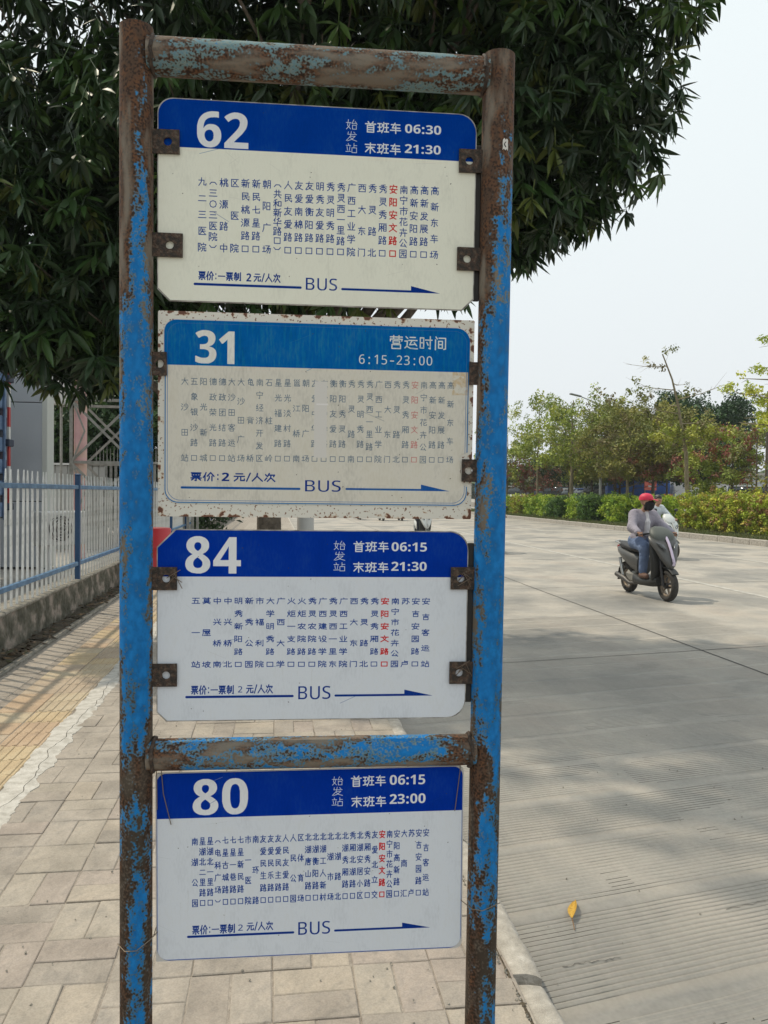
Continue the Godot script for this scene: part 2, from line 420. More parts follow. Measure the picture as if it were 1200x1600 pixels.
	"巨": "92,10 15,10 15,92 95,92;15,35 80,35 80,65 15,65", "炬": "火@0,0,46,100+巨@46,0,100,100", "支": "8,22 92,22;50,3 50,45;18,45 76,45 50,80 8,97;28,52 58,82 94,97",
	"殳": "28,5 26,28 8,45;28,6 72,6 72,30 92,34;12,52 82,52 55,84 5,98;24,60 58,86 96,98", "设": "讠@0,0,42,100+殳@38,0,100,100",
	"苏": "5,14 95,14;30,2 30,26;70,2 70,26;12,42 76,42 72,92 56,92;45,28 40,60 8,96;18,56 8,76;86,54 95,74", "卢": "48,2 48,26;48,14 88,14;18,28 84,28 84,56 18,56;18,28 18,62 5,97",
	"电": "15,18 82,18 82,66 15,66 15,18;15,42 82,42;48,3 48,88 95,88 95,72", "斗": "22,12 42,26;14,36 36,50;3,70 97,60;68,3 68,98", "科": "禾@0,0,54,100+斗@48,0,100,100",
	"古": "5,28 95,28;50,3 50,50;20,50 80,50 80,94 20,94 20,50", "巷": "15,14 85,14;32,2 32,36;66,2 66,36;5,36 95,36;36,36 8,64;64,36 94,62;30,56 70,56 70,72 30,72;30,56 30,92 88,92 88,80",
	"不": "5,12 95,12;52,12 5,60;50,32 50,98;58,42 92,66", "环": "王@0,6,44,92+不@42,0,100,100", "乐": "82,5 25,14 18,46 90,46;52,22 52,94 40,90;28,60 8,86;72,60 92,86",
	"本": "8,30 92,30;50,3 50,97;47,33 8,78;53,33 92,78;30,76 70,76", "体": "亻@0,0,38,100+本@32,0,100,100",
	"育": "48,0 54,10;5,14 95,14;45,14 22,34 75,32;62,22 82,40;25,48 25,98;25,48 78,48 78,92 66,95;25,64 78,64;25,79 78,79",
	"唐": "50,0 54,10;12,14 97,14;15,14 14,60 3,97;30,28 82,28 82,52 30,52;22,40 94,40;56,16 56,62;34,66 80,66 80,94 34,94 34,66",
	"居": "12,6 88,6 88,28 12,28;12,6 12,60 3,97;25,46 96,46;60,32 60,62;34,62 86,62 86,95 34,95 34,62", "小": "50,5 50,92 35,88;25,35 8,70;75,35 94,68",
	"交": "48,2 54,14;5,20 95,20;32,26 12,46;66,26 90,46;70,46 45,78 8,97;30,48 58,80 94,97",
	"商": "48,0 52,10;5,14 95,14;32,18 38,28;68,18 60,28;10,97 10,32 90,32 90,92 80,95;40,36 28,52;58,36 74,52;32,60 68,60 68,84 32,84 32,60",
	"匚": "95,12 12,12 12,90 95,90", "汇": "氵@0,0,38,100+匚@34,0,100,100", "湖": "氵@0,0,30,100+古@26,0,66,100+月@62,0,100,100",
	"台": "40,3 12,40 80,36;62,18 92,48;20,56 80,56 80,95 20,95 20,56", "始": "女@0,0,48,100+台@46,0,100,100",
	"首": "28,2 36,16;72,2 62,16;5,22 95,22;50,22 42,36;22,36 78,36 78,97 22,97 22,36;22,56 78,56;22,76 78,76",
	"班": "3,15 35,15;5,48 33,48;2,88 38,80;19,15 19,84;46,20 42,40;56,3 54,60 38,97;64,12 98,12;66,48 96,48;62,88 99,88;81,12 81,88",
	"末": "5,18 95,18;15,42 85,42;50,3 50,98;46,44 8,86;54,44 92,86",
	"营": "5,12 95,12;30,2 30,22;70,2 70,22;6,42 6,28 94,28 90,42;26,40 74,40 74,58 26,58 26,40;18,68 82,68 82,96 18,96 18,68", "间": "门@0,0,100,100+日@26,30,74,88",
	"票": "8,8 92,8;15,20 85,20 85,42 15,42 15,20;38,8 38,42;62,8 62,42;22,54 78,54;5,68 95,68;50,68 50,97 40,95;28,76 10,92;72,76 90,92",
	"介": "50,3 5,45;50,3 95,45;32,45 30,70 10,97;68,45 68,98", "价": "亻@0,0,38,100+介@34,0,100,100",
	"制": "20,5 8,25;15,20 55,20;3,38 58,38;30,3 30,97;10,82 10,54 52,54 52,82 44,82;68,12 68,68;92,3 92,94 80,90",
	"元": "20,12 80,12;5,42 95,42;38,42 34,68 6,96;62,42 62,90 94,90 94,72", "次": "12,18 22,32;5,85 22,58;45,3 30,40;40,22 92,22 84,40;60,28 58,55 28,97;60,55 95,97",
	"/": "85,3 15,97", ":": "50,25 50,32;50,75 50,82",
}
var stroke_cache := {}
const MM := 2.0   # pixels of the print to the millimetre

func strokes_of(ch: String) -> Array:
	if stroke_cache.has(ch): return stroke_cache[ch]
	var out := []
	var s: String = STROKES.get(ch, "")
	if s.contains("@"):
		for piece in s.split("+"):
			var bits: PackedStringArray = piece.split("@")
			var b: PackedFloat64Array = bits[1].split_floats(",")
			for pl in strokes_of(bits[0]):
				var t := PackedVector2Array()
				for p in pl: t.append(Vector2(b[0] + p.x * (b[2] - b[0]) / 100.0, b[1] + p.y * (b[3] - b[1]) / 100.0))
				out.append(t)
	elif s != "":
		for pl in s.split(";"):
			var t := PackedVector2Array()
			for p in pl.split(" "):
				var c: PackedFloat64Array = p.split_floats(",")
				t.append(Vector2(c[0], c[1]))
			out.append(t)
	stroke_cache[ch] = out
	return out

func ink(im: Image, x: int, y: int, c: Color, a: float) -> void:
	if x < 0 or y < 0 or x >= im.get_width() or y >= im.get_height() or a <= 0.0: return
	im.set_pixel(x, y, im.get_pixel(x, y).lerp(c, min(a, 1.0)))

func line(im: Image, a: Vector2, b: Vector2, w: float, c: Color) -> void:
	var hw := w * 0.5
	var ab := b - a
	var l2: float = max(ab.length_squared(), 0.0001)
	for y in range(int(floor(min(a.y, b.y) - hw - 1)), int(ceil(max(a.y, b.y) + hw + 1)) + 1):
		for x in range(int(floor(min(a.x, b.x) - hw - 1)), int(ceil(max(a.x, b.x) + hw + 1)) + 1):
			var p := Vector2(x + 0.5, y + 0.5) - a
			var d := (p - ab * clampf(p.dot(ab) / l2, 0.0, 1.0)).length()
			ink(im, x, y, c, hw + 0.5 - d)

func glyph(im: Image, ch: String, x: float, y: float, w: float, h: float, pen: float, c: Color) -> void:
	for pl in strokes_of(ch):
		for i in pl.size() - 1:
			line(im, Vector2(x + pl[i].x * w / 100.0, y + pl[i].y * h / 100.0) * MM, Vector2(x + pl[i + 1].x * w / 100.0, y + pl[i + 1].y * h / 100.0) * MM, pen * MM, c)

# a run of characters set into the box x0, y0, x1, y1 (millimetres from the top left of the print)
func run(im: Image, text: String, b: Array, pen: float, c: Color, narrow := ":/") -> void:
	var units := 0.0
	for ch in text: units += 0.45 if narrow.contains(ch) else 1.0
	var step: float = (b[2] - b[0]) / units
	var x: float = b[0]
	for ch in text:
		var w: float = step * (0.45 if narrow.contains(ch) else 1.0)
		glyph(im, ch, x + w * 0.04, b[1], w * 0.9, b[3] - b[1], pen, c)
		x += w

func column(im: Image, text: String, x: float, y0: float, y1: float, w: float, h: float, pen: float, c: Color) -> void:
	var n := text.length()
	for i in n:
		var y: float = y0 + (y1 - y0) * (float(i) / max(n - 1, 1))
		glyph(im, text[i], x - w * 0.5, y - h * 0.5, w, h, pen, c)

# letters and figures of a type face, filled into a box
func type(im: Image, text: String, b: Array, c: Color, face := "Droid Sans", weight := 700) -> void:
	var f := SystemFont.new()
	f.font_names = PackedStringArray([face])
	f.font_weight = weight
	var tm := TextMesh.new()
	tm.text = text
	tm.font = f
	tm.font_size = 64
	tm.pixel_size = 0.01
	tm.depth = 0.0
	var ar := tm.get_mesh_arrays()
	if ar.is_empty(): return
	var vs: PackedVector3Array = ar[Mesh.ARRAY_VERTEX]
	var ix = ar[Mesh.ARRAY_INDEX]
	var n: int = ix.size() if ix != null else vs.size()
	var lo := Vector2(1e9, 1e9); var hi := -lo
	for p in vs:
		lo = lo.min(Vector2(p.x, p.y)); hi = hi.max(Vector2(p.x, p.y))
	var x0 := int(b[0] * MM); var y0 := int(b[1] * MM)
	var W := int((b[2] - b[0]) * MM) + 2; var H := int((b[3] - b[1]) * MM) + 2
	var cov := PackedFloat32Array()
	cov.resize(W * H)
	var sx: float = (b[2] - b[0]) * MM / (hi.x - lo.x); var sy: float = (b[3] - b[1]) * MM / (hi.y - lo.y)
	for t in range(0, n - 2, 3):
		var p := []
		for k in 3:
			var q := vs[ix[t + k] if ix != null else t + k]
			p.append(Vector2((q.x - lo.x) * sx, (hi.y - q.y) * sy))
		var area: float = (p[1] - p[0]).cross(p[2] - p[0])
		if abs(area) < 1e-6: continue
		for y in range(max(0, int(floor(min(p[0].y, min(p[1].y, p[2].y))))), min(H, int(ceil(max(p[0].y, max(p[1].y, p[2].y)))) + 1)):
			for x in range(max(0, int(floor(min(p[0].x, min(p[1].x, p[2].x))))), min(W, int(ceil(max(p[0].x, max(p[1].x, p[2].x)))) + 1)):
				var hit := 0.0
				for s in [Vector2(0.26, 0.24), Vector2(0.74, 0.26), Vector2(0.26, 0.74), Vector2(0.74, 0.76)]:
					var q: Vector2 = Vector2(x, y) + s
					var e0: float = (p[1] - p[0]).cross(q - p[0]) / area
					var e1: float = (p[2] - p[1]).cross(q - p[1]) / area
					var e2: float = (p[0] - p[2]).cross(q - p[2]) / area
					if e0 >= 0.0 and e1 >= 0.0 and e2 >= 0.0: hit += 0.25
				if hit > 0.0: cov[y * W + x] += hit
	for y in H:
		for x in W:
			if cov[y * W + x] > 0.0: ink(im, x0 + x, y0 + y, c, cov[y * W + x])

func block(im: Image, x0: float, y0: float, x1: float, y1: float, c: Color) -> void:
	im.fill_rect(Rect2i(int(x0 * MM), int(y0 * MM), int((x1 - x0) * MM), int((y1 - y0) * MM)), c)

func arrow(im: Image, x0: float, xb: float, x1: float, yl: float, c: Color, th := 4.6) -> void:
	line(im, Vector2(x0, yl) * MM, Vector2(xb, yl) * MM, th * MM * 0.9, c)
	for i in int((x1 - xb) * MM):
		var t: float = i / ((x1 - xb) * MM)
		var top: float = yl - 10.0 + 12.3 * t
		for y in range(int(top * MM), int((yl + 2.3) * MM)): ink(im, int(xb * MM) + i, y, c, 1.0)

# slow drift of tone, specks and fine scratches on a printed sheet
func age(im: Image, s: int, amount: float, warm: Color) -> void:
	var n1 := noise(s, 0.006, 4)
	var n2 := noise(s + 5, 0.05, 3)
	for y in im.get_height():
		for x in im.get_width():
			var k: float = clampf(n1.get_noise_2d(x, y * 0.7) * 0.8 + n2.get_noise_2d(x * 1.6, y * 0.5) * 0.5, -1.0, 1.0) * amount
			var c := im.get_pixel(x, y)
			im.set_pixel(x, y, c.lerp(warm, max(k, 0.0)) if k > 0.0 else Color(c.r * (1.0 + k * 0.5), c.g * (1.0 + k * 0.5), c.b * (1.0 + k * 0.5)))
	var r := RandomNumberGenerator.new()
	r.seed = s * 31 + 5
	for i in 26:
		var p := Vector2(r.randf() * im.get_width(), r.randf() * im.get_height())
		line(im, p, p + Vector2(r.randf_range(-3, 3), r.randf_range(-2, 2)), r.randf_range(1.2, 2.6), Color(0.28, 0.27, 0.26))
	# dried drips of rain and dust
	for i in 34:
		var p := Vector2(r.randf() * im.get_width(), r.randf() * im.get_height() * 0.8)
		var l := r.randf_range(20, 150)
		var k := r.randf_range(0.05, 0.16)
		for j in int(l):
			var q := Vector2i(int(p.x + n2.get_noise_1d(j * 0.4 + i * 50.0) * 3.0), int(p.y) + j)
			if q.x > 1 and q.y < im.get_height() and q.x < im.get_width() - 2:
				for dx in 2: im.set_pixel(q.x + dx, q.y, im.get_pixel(q.x + dx, q.y).lerp(Color(0.52, 0.49, 0.42), k * (1.0 - j / l)))
	for i in 14:
		var p := Vector2(r.randf() * im.get_width(), r.randf() * im.get_height())
		var q := p + Vector2(r.randf_range(-90, 90), r.randf_range(-40, 40))
		var base := im.get_pixelv(Vector2i(clampi(int(p.x), 0, im.get_width() - 1), clampi(int(p.y), 0, im.get_height() - 1)))
		line(im, p, q, 0.9, base.lerp(Color(0.5, 0.5, 0.5), 0.22))

const WHITE := Color(0.87, 0.87, 0.815)
const BLUE := Color(0.0, 0.215, 0.56)
const NAVY := Color(0.06, 0.19, 0.50)
const RED := Color(0.74, 0.10, 0.12)

# the common layout of the three newer signs
func print_new(number: String, first: String, last: String, L: Dictionary, cols: Array, red_at: int, s: int, size: Vector2) -> Image:
	var im := Image.create_empty(int(size.x * MM), int(size.y * MM), false, Image.FORMAT_RGB8)
	im.fill(L.get("white", WHITE))
	var W := Color(0.84, 0.85, 0.86)
	block(im, 0, 0, size.x, L.band, L.get("blue", BLUE))
	type(im, number, L.dig, W, "Droid Sans", 700)
	var sx: float = L.shi[0]
	for i in 3:
		var hh: float = (L.shi[3] - L.shi[1]) / 3.0
		glyph(im, "始发站"[i], sx, L.shi[1] + hh * i + 1.0, L.shi[2] - sx, hh - 3.0, 1.15, W)
	run(im, "首班车", L.sb, 2.3, W)
	run(im, "末班车", L.mb, 2.3, W)
	type(im, first, L.t1, W)
	type(im, last, L.t2, W)
	for i in cols.size():
		var t: float = float(i) / (cols.size() - 1)
		column(im, cols[i], lerpf(L.c0[0], L.c1[0], t), lerpf(L.c0[1], L.c1[1], t), lerpf(L.c0[2], L.c1[2], t), L.ch[0], L.ch[1], 1.75 if i == red_at else 1.35, RED if i == red_at else NAVY)
	run(im, "票价:一票制", L.pr, 1.9, NAVY)
	type(im, "2", L.two, NAVY, "Droid Sans", L.get("two_weight", 400))
	run(im, "元/人次", L.yuan, 1.9, NAVY)
	line(im, Vector2(L.ln[0], L.ln[1]) * MM, Vector2(L.ln[2], L.ln[1]) * MM, 4.4 * MM, NAVY)
	type(im, "BUS", L.bus, NAVY, "Droid Sans", 400)
	arrow(im, L.bus[2] + 10.0, L.head, L.head + 56.0, L.ln[1], NAVY)
	age(im, s, 0.10, Color(0.70, 0.68, 0.62))
	return im

func print_old() -> Image:
	var im := Image.create_empty(int(578 * MM), int(343 * MM), false, Image.FORMAT_RGB8)
	var paper := Color(0.80, 0.785, 0.745)
	var blue := Color(0.03, 0.36, 0.63)
	im.fill(paper)
	block(im, 0, 0, 578, 84, blue)
	# run marks of old rain in the faded blue, streaks with ragged edges
	var n := noise(91, 0.02, 3)
	for y in int(84 * MM):
		for x in im.get_width():
			var k := n.get_noise_2d(x * 3.0, y * 0.22)
			if k > 0.16: im.set_pixel(x, y, im.get_pixel(x, y).lerp(Color(0.12, 0.48, 0.62), min((k - 0.16) * 1.3, 0.34)))
	var W := Color(0.85, 0.85, 0.83)
	type(im, "31", [58, 18, 129, 80], W)
	for d in [-0.7, 0.7]: type(im, "31", [58 + d, 18, 129 + d, 80], W)
	run(im, "营运时间", [421, 17, 535, 43], 2.3, W)
	type(im, "6:15-23:00", [364, 55, 505, 73], W, "Droid Sans Mono", 400)
	var ink_c := Color(0.36, 0.43, 0.50)
	var cols := ["大沙田站", "五象银沙路口", "阳光新城", "德政荣光路口", "德政团结路口", "大沙田客运站", "大沙田广场", "龟背桥", "南宁经济开发区", "石柱岭", "星光福建路口", "星光淡村路口", "邕江桥南", "朝阳广场", "友爱中华路口", "友爱中华路口", "衡阳友爱路口", "衡阳秀灵路口", "秀灵路南", "秀灵明秀路口", "秀灵西一里路口", "广西工业学院", "西大东门", "秀灵路北", "秀灵秀厢路口", "安阳安文路口", "南宁市花卉公园", "高新安阳路口", "高新发展路口", "高新东车场"]
	for i in cols.size():
		var t := i / 29.0
		column(im, cols[i], lerpf(38, 542, t), lerpf(114, 110, t), lerpf(257, 253, t), 13.5, 14.0, 1.1, Color(0.72, 0.42, 0.42) if i == 25 else ink_c)
	run(im, "票价:2元/人次".replace("2", " "), [48, 284, 209, 300], 2.4, NAVY)
	type(im, "2", [107, 284, 121, 300], NAVY)
	var lb := Color(0.13, 0.33, 0.60)
	line(im, Vector2(33, 313) * MM, Vector2(253, 313) * MM, 4.2 * MM, lb)
	type(im, "BUS", [264, 296, 332, 318], NAVY, "Droid Sans", 400)
	arrow(im, 343, 487, 543, 312, lb, 4.0)
	age(im, 61, 0.20, Color(0.66, 0.62, 0.52))
	# the strip of pale tape pasted over two of the stops, and brown soiling at the torn edge
	block(im, 280, 108, 304, 253, Color(0.79, 0.78, 0.76))
	block(im, 284, 150, 306, 153, Color(0.84, 0.83, 0.82))
	var n2 := noise(17, 0.02, 4)
	for y in range(int(84 * MM), int(128 * MM)):
		for x in range(int(545 * MM), im.get_width()):
			if n2.get_noise_2d(x, y) > -0.25: im.set_pixel(x, y, im.get_pixel(x, y).lerp(Color(0.72, 0.60, 0.43), 0.4 + n2.get_noise_2d(x * 2.0, y * 2.0) * 0.3))
	# blue frame line round the sheet
	for q in [[0.0, 1.6, blue], [4.0, 0.8, Color(0.25, 0.40, 0.62)]]:
		var pts := rounded(2 + q[0], 2 + q[0], 576 - q[0], 341 - q[0], [24, 24, 24, 24], 10)
		for i in pts.size(): line(im, pts[i] * MM, pts[(i + 1) % pts.size()] * MM, q[1] * MM, q[2])
	return im

# paint over steel, flaking and rusting: u runs round the pipe from its front, v along it
func rust_image(w: int, h: int, circ: float, length: float, s: int, amount: Callable, chalky: float) -> Image:
	var im := Image.create_empty(w, h, false, Image.FORMAT_RGB8)
	var n1 := noise(s, 9.0, 5)
	var n2 := noise(s + 1, 45.0, 3)
	var n3 := noise(s + 2, 150.0, 2)
	var rad := circ / TAU
	for y in h:
		var my := length * y / h
		for x in w:
			var a := TAU * x / w
			var px := sin(a) * rad
			var pz := cos(a) * rad
			var streak := n1.get_noise_3d(px * 2.2, my * 0.55, pz * 2.2)
			var patch := n2.get_noise_3d(px, my * 0.6, pz)
			var grain := n3.get_noise_3d(px, my, pz)
			var r: float = streak * 0.62 + patch * 0.34 + grain * 0.34 + amount.call(a, my)
			var low_dark: float = clampf((my - 0.75) * 1.1, 0.0, 0.85) * clampf(0.5 + streak * 1.3 + grain * 0.8 + patch * 0.5, 0.0, 1.0)  # darker toward the foot of the posts, broken up by noise
			var blue := Color(0.013, 0.175, 0.47).lerp(Color(0.009, 0.115, 0.33), clampf(0.5 + patch, 0, 1)).lerp(Color(0.10, 0.20, 0.23), clampf(chalky + patch * 0.8 + grain * 0.4, 0.0, 0.9) if chalky > 0.0 else clampf(0.06 + patch * 0.5 - my * 0.25, 0.0, 0.4))
			var chalk := Color(0.09, 0.20, 0.23).lerp(Color(0.21, 0.25, 0.22), clampf(0.5 + grain + chalky * 0.3, 0, 1))
			var brown := Color(0.085, 0.054, 0.038).lerp(Color(0.135, 0.066, 0.036), clampf(0.4 + patch * 1.4, 0, 1)).lerp(Color(0.035, 0.026, 0.022), clampf(grain * 2.2 + patch * 0.6, 0, 1)).lerp(Color(0.21, 0.185, 0.15), clampf(streak * 1.8 - 0.05, 0, 0.8)).lerp(Color(0.030, 0.021, 0.015), low_dark)
			blue = blue.lerp(Color(0.012, 0.085, 0.16), low_dark)
			chalk = chalk.lerp(Color(0.035, 0.06, 0.055), low_dark)
			var c := blue
			if r > -0.14 - chalky * 0.5: c = blue.lerp(chalk, clampf((r + 0.14 + chalky * 0.5) * 3.4, 0.0, 0.8))
			if r > 0.02: c = c.lerp(brown, clampf((r - 0.02) * 7.0, 0.0, 1.0))
			im.set_pixel(x, y, c.linear_to_srgb())
	return im

func rust_mat(w: int, h: int, circ: float, length: float, s: int, amount: Callable, chalky := 0.0) -> StandardMaterial3D:
	var m := StandardMaterial3D.new()
	var im := rust_image(w, h, circ, length, s, amount, chalky)
	m.albedo_texture = ImageTexture.create_from_image(im)
	var b: Image = im.duplicate()
	b.convert(Image.FORMAT_RGBA8)
	b.bump_map_to_normal_map(1.5)
	m.normal_enabled = true
	m.normal_texture = ImageTexture.create_from_image(b)
	m.normal_scale = 0.6
	m.roughness = 0.68
	m.metallic_specular = 0.22
	return m

# ---------------------------------------------------------------- shared materials
var M := {}

func make_materials() -> void:
	var fine := bumps(256, 3, 0.08, 4, 3.0)
	M.fine = fine
	M.pave = tmat(wander(512, 11, 0.008, 5, [[0.0, Color(0.255, 0.225, 0.19)], [0.45, Color(0.33, 0.29, 0.245)], [0.7, Color(0.37, 0.325, 0.275)], [1.0, Color(0.29, 0.26, 0.225)]], 0.26), 1.7, 0.9, fine, 0.5)
	M.sand = tmat(wander(256, 12, 0.03, 4, [[0.0, Color(0.22, 0.19, 0.16)], [1.0, Color(0.36, 0.315, 0.265)]], 0.4), 0.5, 0.95, fine, 0.8)
	M.road = tmat(wander(1024, 21, 0.004, 6, [[0.0, Color(0.25, 0.243, 0.225)], [0.4, Color(0.335, 0.317, 0.285)], [0.62, Color(0.40, 0.37, 0.325)], [1.0, Color(0.31, 0.297, 0.272)]], 0.16), 9.0, 0.88, fine, 0.25)
	# stains and wheel dirt on the concrete, at a scale of their own
	M.road.detail_enabled = true
	M.road.detail_blend_mode = BaseMaterial3D.BLEND_MODE_MUL
	M.road.detail_albedo = wander(512, 22, 0.009, 6, [[0.0, Color(0.66, 0.67, 0.68)], [0.38, Color(0.82, 0.82, 0.82)], [0.5, Color(1.0, 0.985, 0.97)], [0.75, Color(1.0, 0.96, 0.93)], [1.0, Color(0.92, 0.86, 0.83)]], 0.08)
	M.road.detail_uv_layer = BaseMaterial3D.DETAIL_UV_2
	M.road.uv2_triplanar = true
	M.road.uv2_world_triplanar = true
	M.road.uv2_scale = Vector3.ONE / 13.7
	M.kerb = tmat(wander(256, 31, 0.02, 4, [[0.0, Color(0.26, 0.235, 0.20)], [0.55, Color(0.37, 0.34, 0.295)], [0.8, Color(0.43, 0.395, 0.345)], [1.0, Color(0.55, 0.52, 0.47)]], 0.4), 0.5, 0.85, fine, 0.5)
	M.mortar = tmat(wander(256, 32, 0.03, 4, [[0.0, Color(0.34, 0.32, 0.28)], [0.45, Color(0.48, 0.455, 0.41)], [1.0, Color(0.58, 0.555, 0.51)]], 0.2), 0.7, 0.92, fine, 0.4)
	M.tactile = tmat(wander(256, 33, 0.015, 4, [[0.0, Color(0.37, 0.30, 0.215)], [0.5, Color(0.45, 0.365, 0.25)], [1.0, Color(0.47, 0.40, 0.29)]], 0.2), 1.3, 0.9, fine, 0.4)
	M.mosswall = tmat(wander(512, 41, 0.012, 6, [[0.0, Color(0.045, 0.045, 0.03)], [0.42, Color(0.10, 0.095, 0.07)], [0.58, Color(0.17, 0.155, 0.125)], [0.75, Color(0.30, 0.255, 0.215)], [1.0, Color(0.36, 0.30, 0.26)]], 0.2), 2.3, 0.92, fine, 0.8)
	M.walltop = tmat(wander(256, 42, 0.02, 5, [[0.0, Color(0.12, 0.115, 0.095)], [0.6, Color(0.27, 0.25, 0.21)], [1.0, Color(0.36, 0.33, 0.29)]], 0.2), 1.2, 0.92, fine, 0.6)
	M.yard = tmat(wander(256, 43, 0.01, 4, [[0.0, Color(0.25, 0.235, 0.21)], [1.0, Color(0.36, 0.335, 0.30)]], 0.15), 4.0, 0.9)
	M.picket = tmat(wander(128, 51, 0.04, 4, [[0.0, Color(0.52, 0.53, 0.50)], [0.5, Color(0.70, 0.70, 0.67)], [1.0, Color(0.76, 0.76, 0.73)]], 0.05), 0.6, 0.5)
	M.rail = tmat(wander(128, 52, 0.04, 4, [[0.0, Color(0.05, 0.12, 0.22)], [0.6, Color(0.085, 0.20, 0.36)], [1.0, Color(0.16, 0.28, 0.42)]], 0.05), 0.8, 0.5)
	M.clad = tmat(wander(256, 53, 0.006, 3, [[0.0, Color(0.36, 0.39, 0.43)], [1.0, Color(0.43, 0.46, 0.50)]], 0.03), 3.0, 0.42)
	M.steel = tmat(wander(128, 54, 0.03, 4, [[0.0, Color(0.20, 0.195, 0.175)], [1.0, Color(0.33, 0.32, 0.29)]], 0.06), 0.8, 0.6)
	M.bark = tmat(wander(256, 55, 0.02, 5, [[0.0, Color(0.05, 0.04, 0.03)], [1.0, Color(0.17, 0.14, 0.11)]], 0.3), 0.5, 0.95, fine, 1.4)
	M.palebark = tmat(wander(128, 56, 0.02, 5, [[0.0, Color(0.14, 0.115, 0.07)], [1.0, Color(0.29, 0.245, 0.155)]], 0.2), 0.7, 0.95, fine, 1.0)
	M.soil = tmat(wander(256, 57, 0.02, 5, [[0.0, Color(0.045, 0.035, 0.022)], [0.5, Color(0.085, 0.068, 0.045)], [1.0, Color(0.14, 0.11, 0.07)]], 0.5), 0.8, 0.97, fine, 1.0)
	M.earth = tmat(wander(256, 58, 0.02, 5, [[0.0, Color(0.06, 0.075, 0.025)], [1.0, Color(0.13, 0.12, 0.06)]], 0.4), 2.0, 0.97)
	M.farland = tmat(wander(256, 59, 0.01, 4, [[0.0, Color(0.22, 0.21, 0.19)], [1.0, Color(0.33, 0.31, 0.28)]], 0.1), 30.0, 0.95)
	M.paint = tmat(wander(256, 60, 0.03, 5, [[0.0, Color(0.30, 0.285, 0.255)], [0.45, Color(0.40, 0.38, 0.34)], [1.0, Color(0.54, 0.52, 0.47)]], 0.2), 1.7, 0.8)
	M.dullwhite = mat(Color(0.36, 0.36, 0.345), 0.6)
	M.white = mat(Color(0.62, 0.62, 0.60), 0.5)
	M.black = mat(Color(0.018, 0.018, 0.02), 0.55)
	M.rubber = tmat(wander(128, 71, 0.05, 3, [[0.0, Color(0.022, 0.021, 0.02)], [1.0, Color(0.05, 0.046, 0.04)]], 0.2), 0.3, 0.85, null, 1.0, false)
	M.glass = mat(Color(0.03, 0.04, 0.045), 0.08)
	M.chrome = mat(Color(0.55, 0.55, 0.53), 0.3, 0.9)

# ---------------------------------------------------------------- the scene
func _ready() -> void:
	rng.seed = 20240
	# camera
	var cam := Camera3D.new()
	cam.name = "camera"
	add_child(cam)
	var yaw := deg_to_rad(7.75); var pitch := deg_to_rad(-1.3); var roll := deg_to_rad(0.7)
	var F := Vector3(sin(yaw) * cos(pitch), sin(pitch), -cos(yaw) * cos(pitch))
	var R0 := Vector3(cos(yaw), 0, sin(yaw))
	var U0 := R0.cross(F)
	var R := R0 * cos(roll) + U0 * sin(roll)
	var U := U0 * cos(roll) - R0 * sin(roll)
	cam.transform = Transform3D(Basis(R, U, -F), Vector3(0, 1.5, 0))
	cam.fov = rad_to_deg(2.0 * atan(800.0 / 1249.0))
	cam.near = 0.05
	cam.far = 3000.0
	cam.current = true
	# sky, air and exposure
	var env := Environment.new()
	env.background_mode = Environment.BG_SKY
	var sm := ProceduralSkyMaterial.new()
	sm.sky_top_color = Color(0.955, 0.992, 1.0)
	sm.sky_horizon_color = Color(0.91, 0.925, 0.937)
	sm.sky_curve = 0.2
	sm.ground_horizon_color = Color(0.80, 0.80, 0.78)
	sm.ground_bottom_color = Color(0.55, 0.53, 0.50)
	sm.sun_angle_max = 0.0
	var sky := Sky.new()
	sky.sky_material = sm
	env.sky = sky
	env.tonemap_mode = Environment.TONE_MAPPER_LINEAR
	env.tonemap_exposure = 1.0
	env.sdfgi_enabled = true
	env.ssao_enabled = true
	env.ssil_enabled = true
	env.fog_enabled = true
	env.fog_density = 0.0005
	env.fog_light_color = Color(0.86, 0.88, 0.90)
	var we := WorldEnvironment.new()
	we.name = "world_environment"
	we.environment = env
	add_child(we)
	# the hazy sun, from the left and behind the sign
	var sun := DirectionalLight3D.new()
	sun.name = "sun"
	add_child(sun)
	sun.look_at_from_position(Vector3.ZERO, SUN_DIR.normalized(), Vector3.UP)
	sun.light_energy = 0.9
	sun.light_color = Color(1.0, 0.95, 0.86)
	sun.light_angular_distance = 1.2
	sun.shadow_enabled = true

	make_materials()
	print("materials")
	build_ground()
	print("ground")
	build_yard()
	build_sign()
	print("sign")
	build_mango()
	print("mango")
	build_median()
	print("median")
	build_traffic()
	build_small()

# ---------------------------------------------------------------- ground, road, pavement
func sheet(st: SurfaceTool, x0: float, z0: float, x1: float, z1: float, y: float) -> void:
	st.set_smooth_group(-1)
	quad(st, Vector3(x0, y, z0), Vector3(x1, y, z0), Vector3(x1, y, z1), Vector3(x0, y, z1))

const SKEW := -0.2

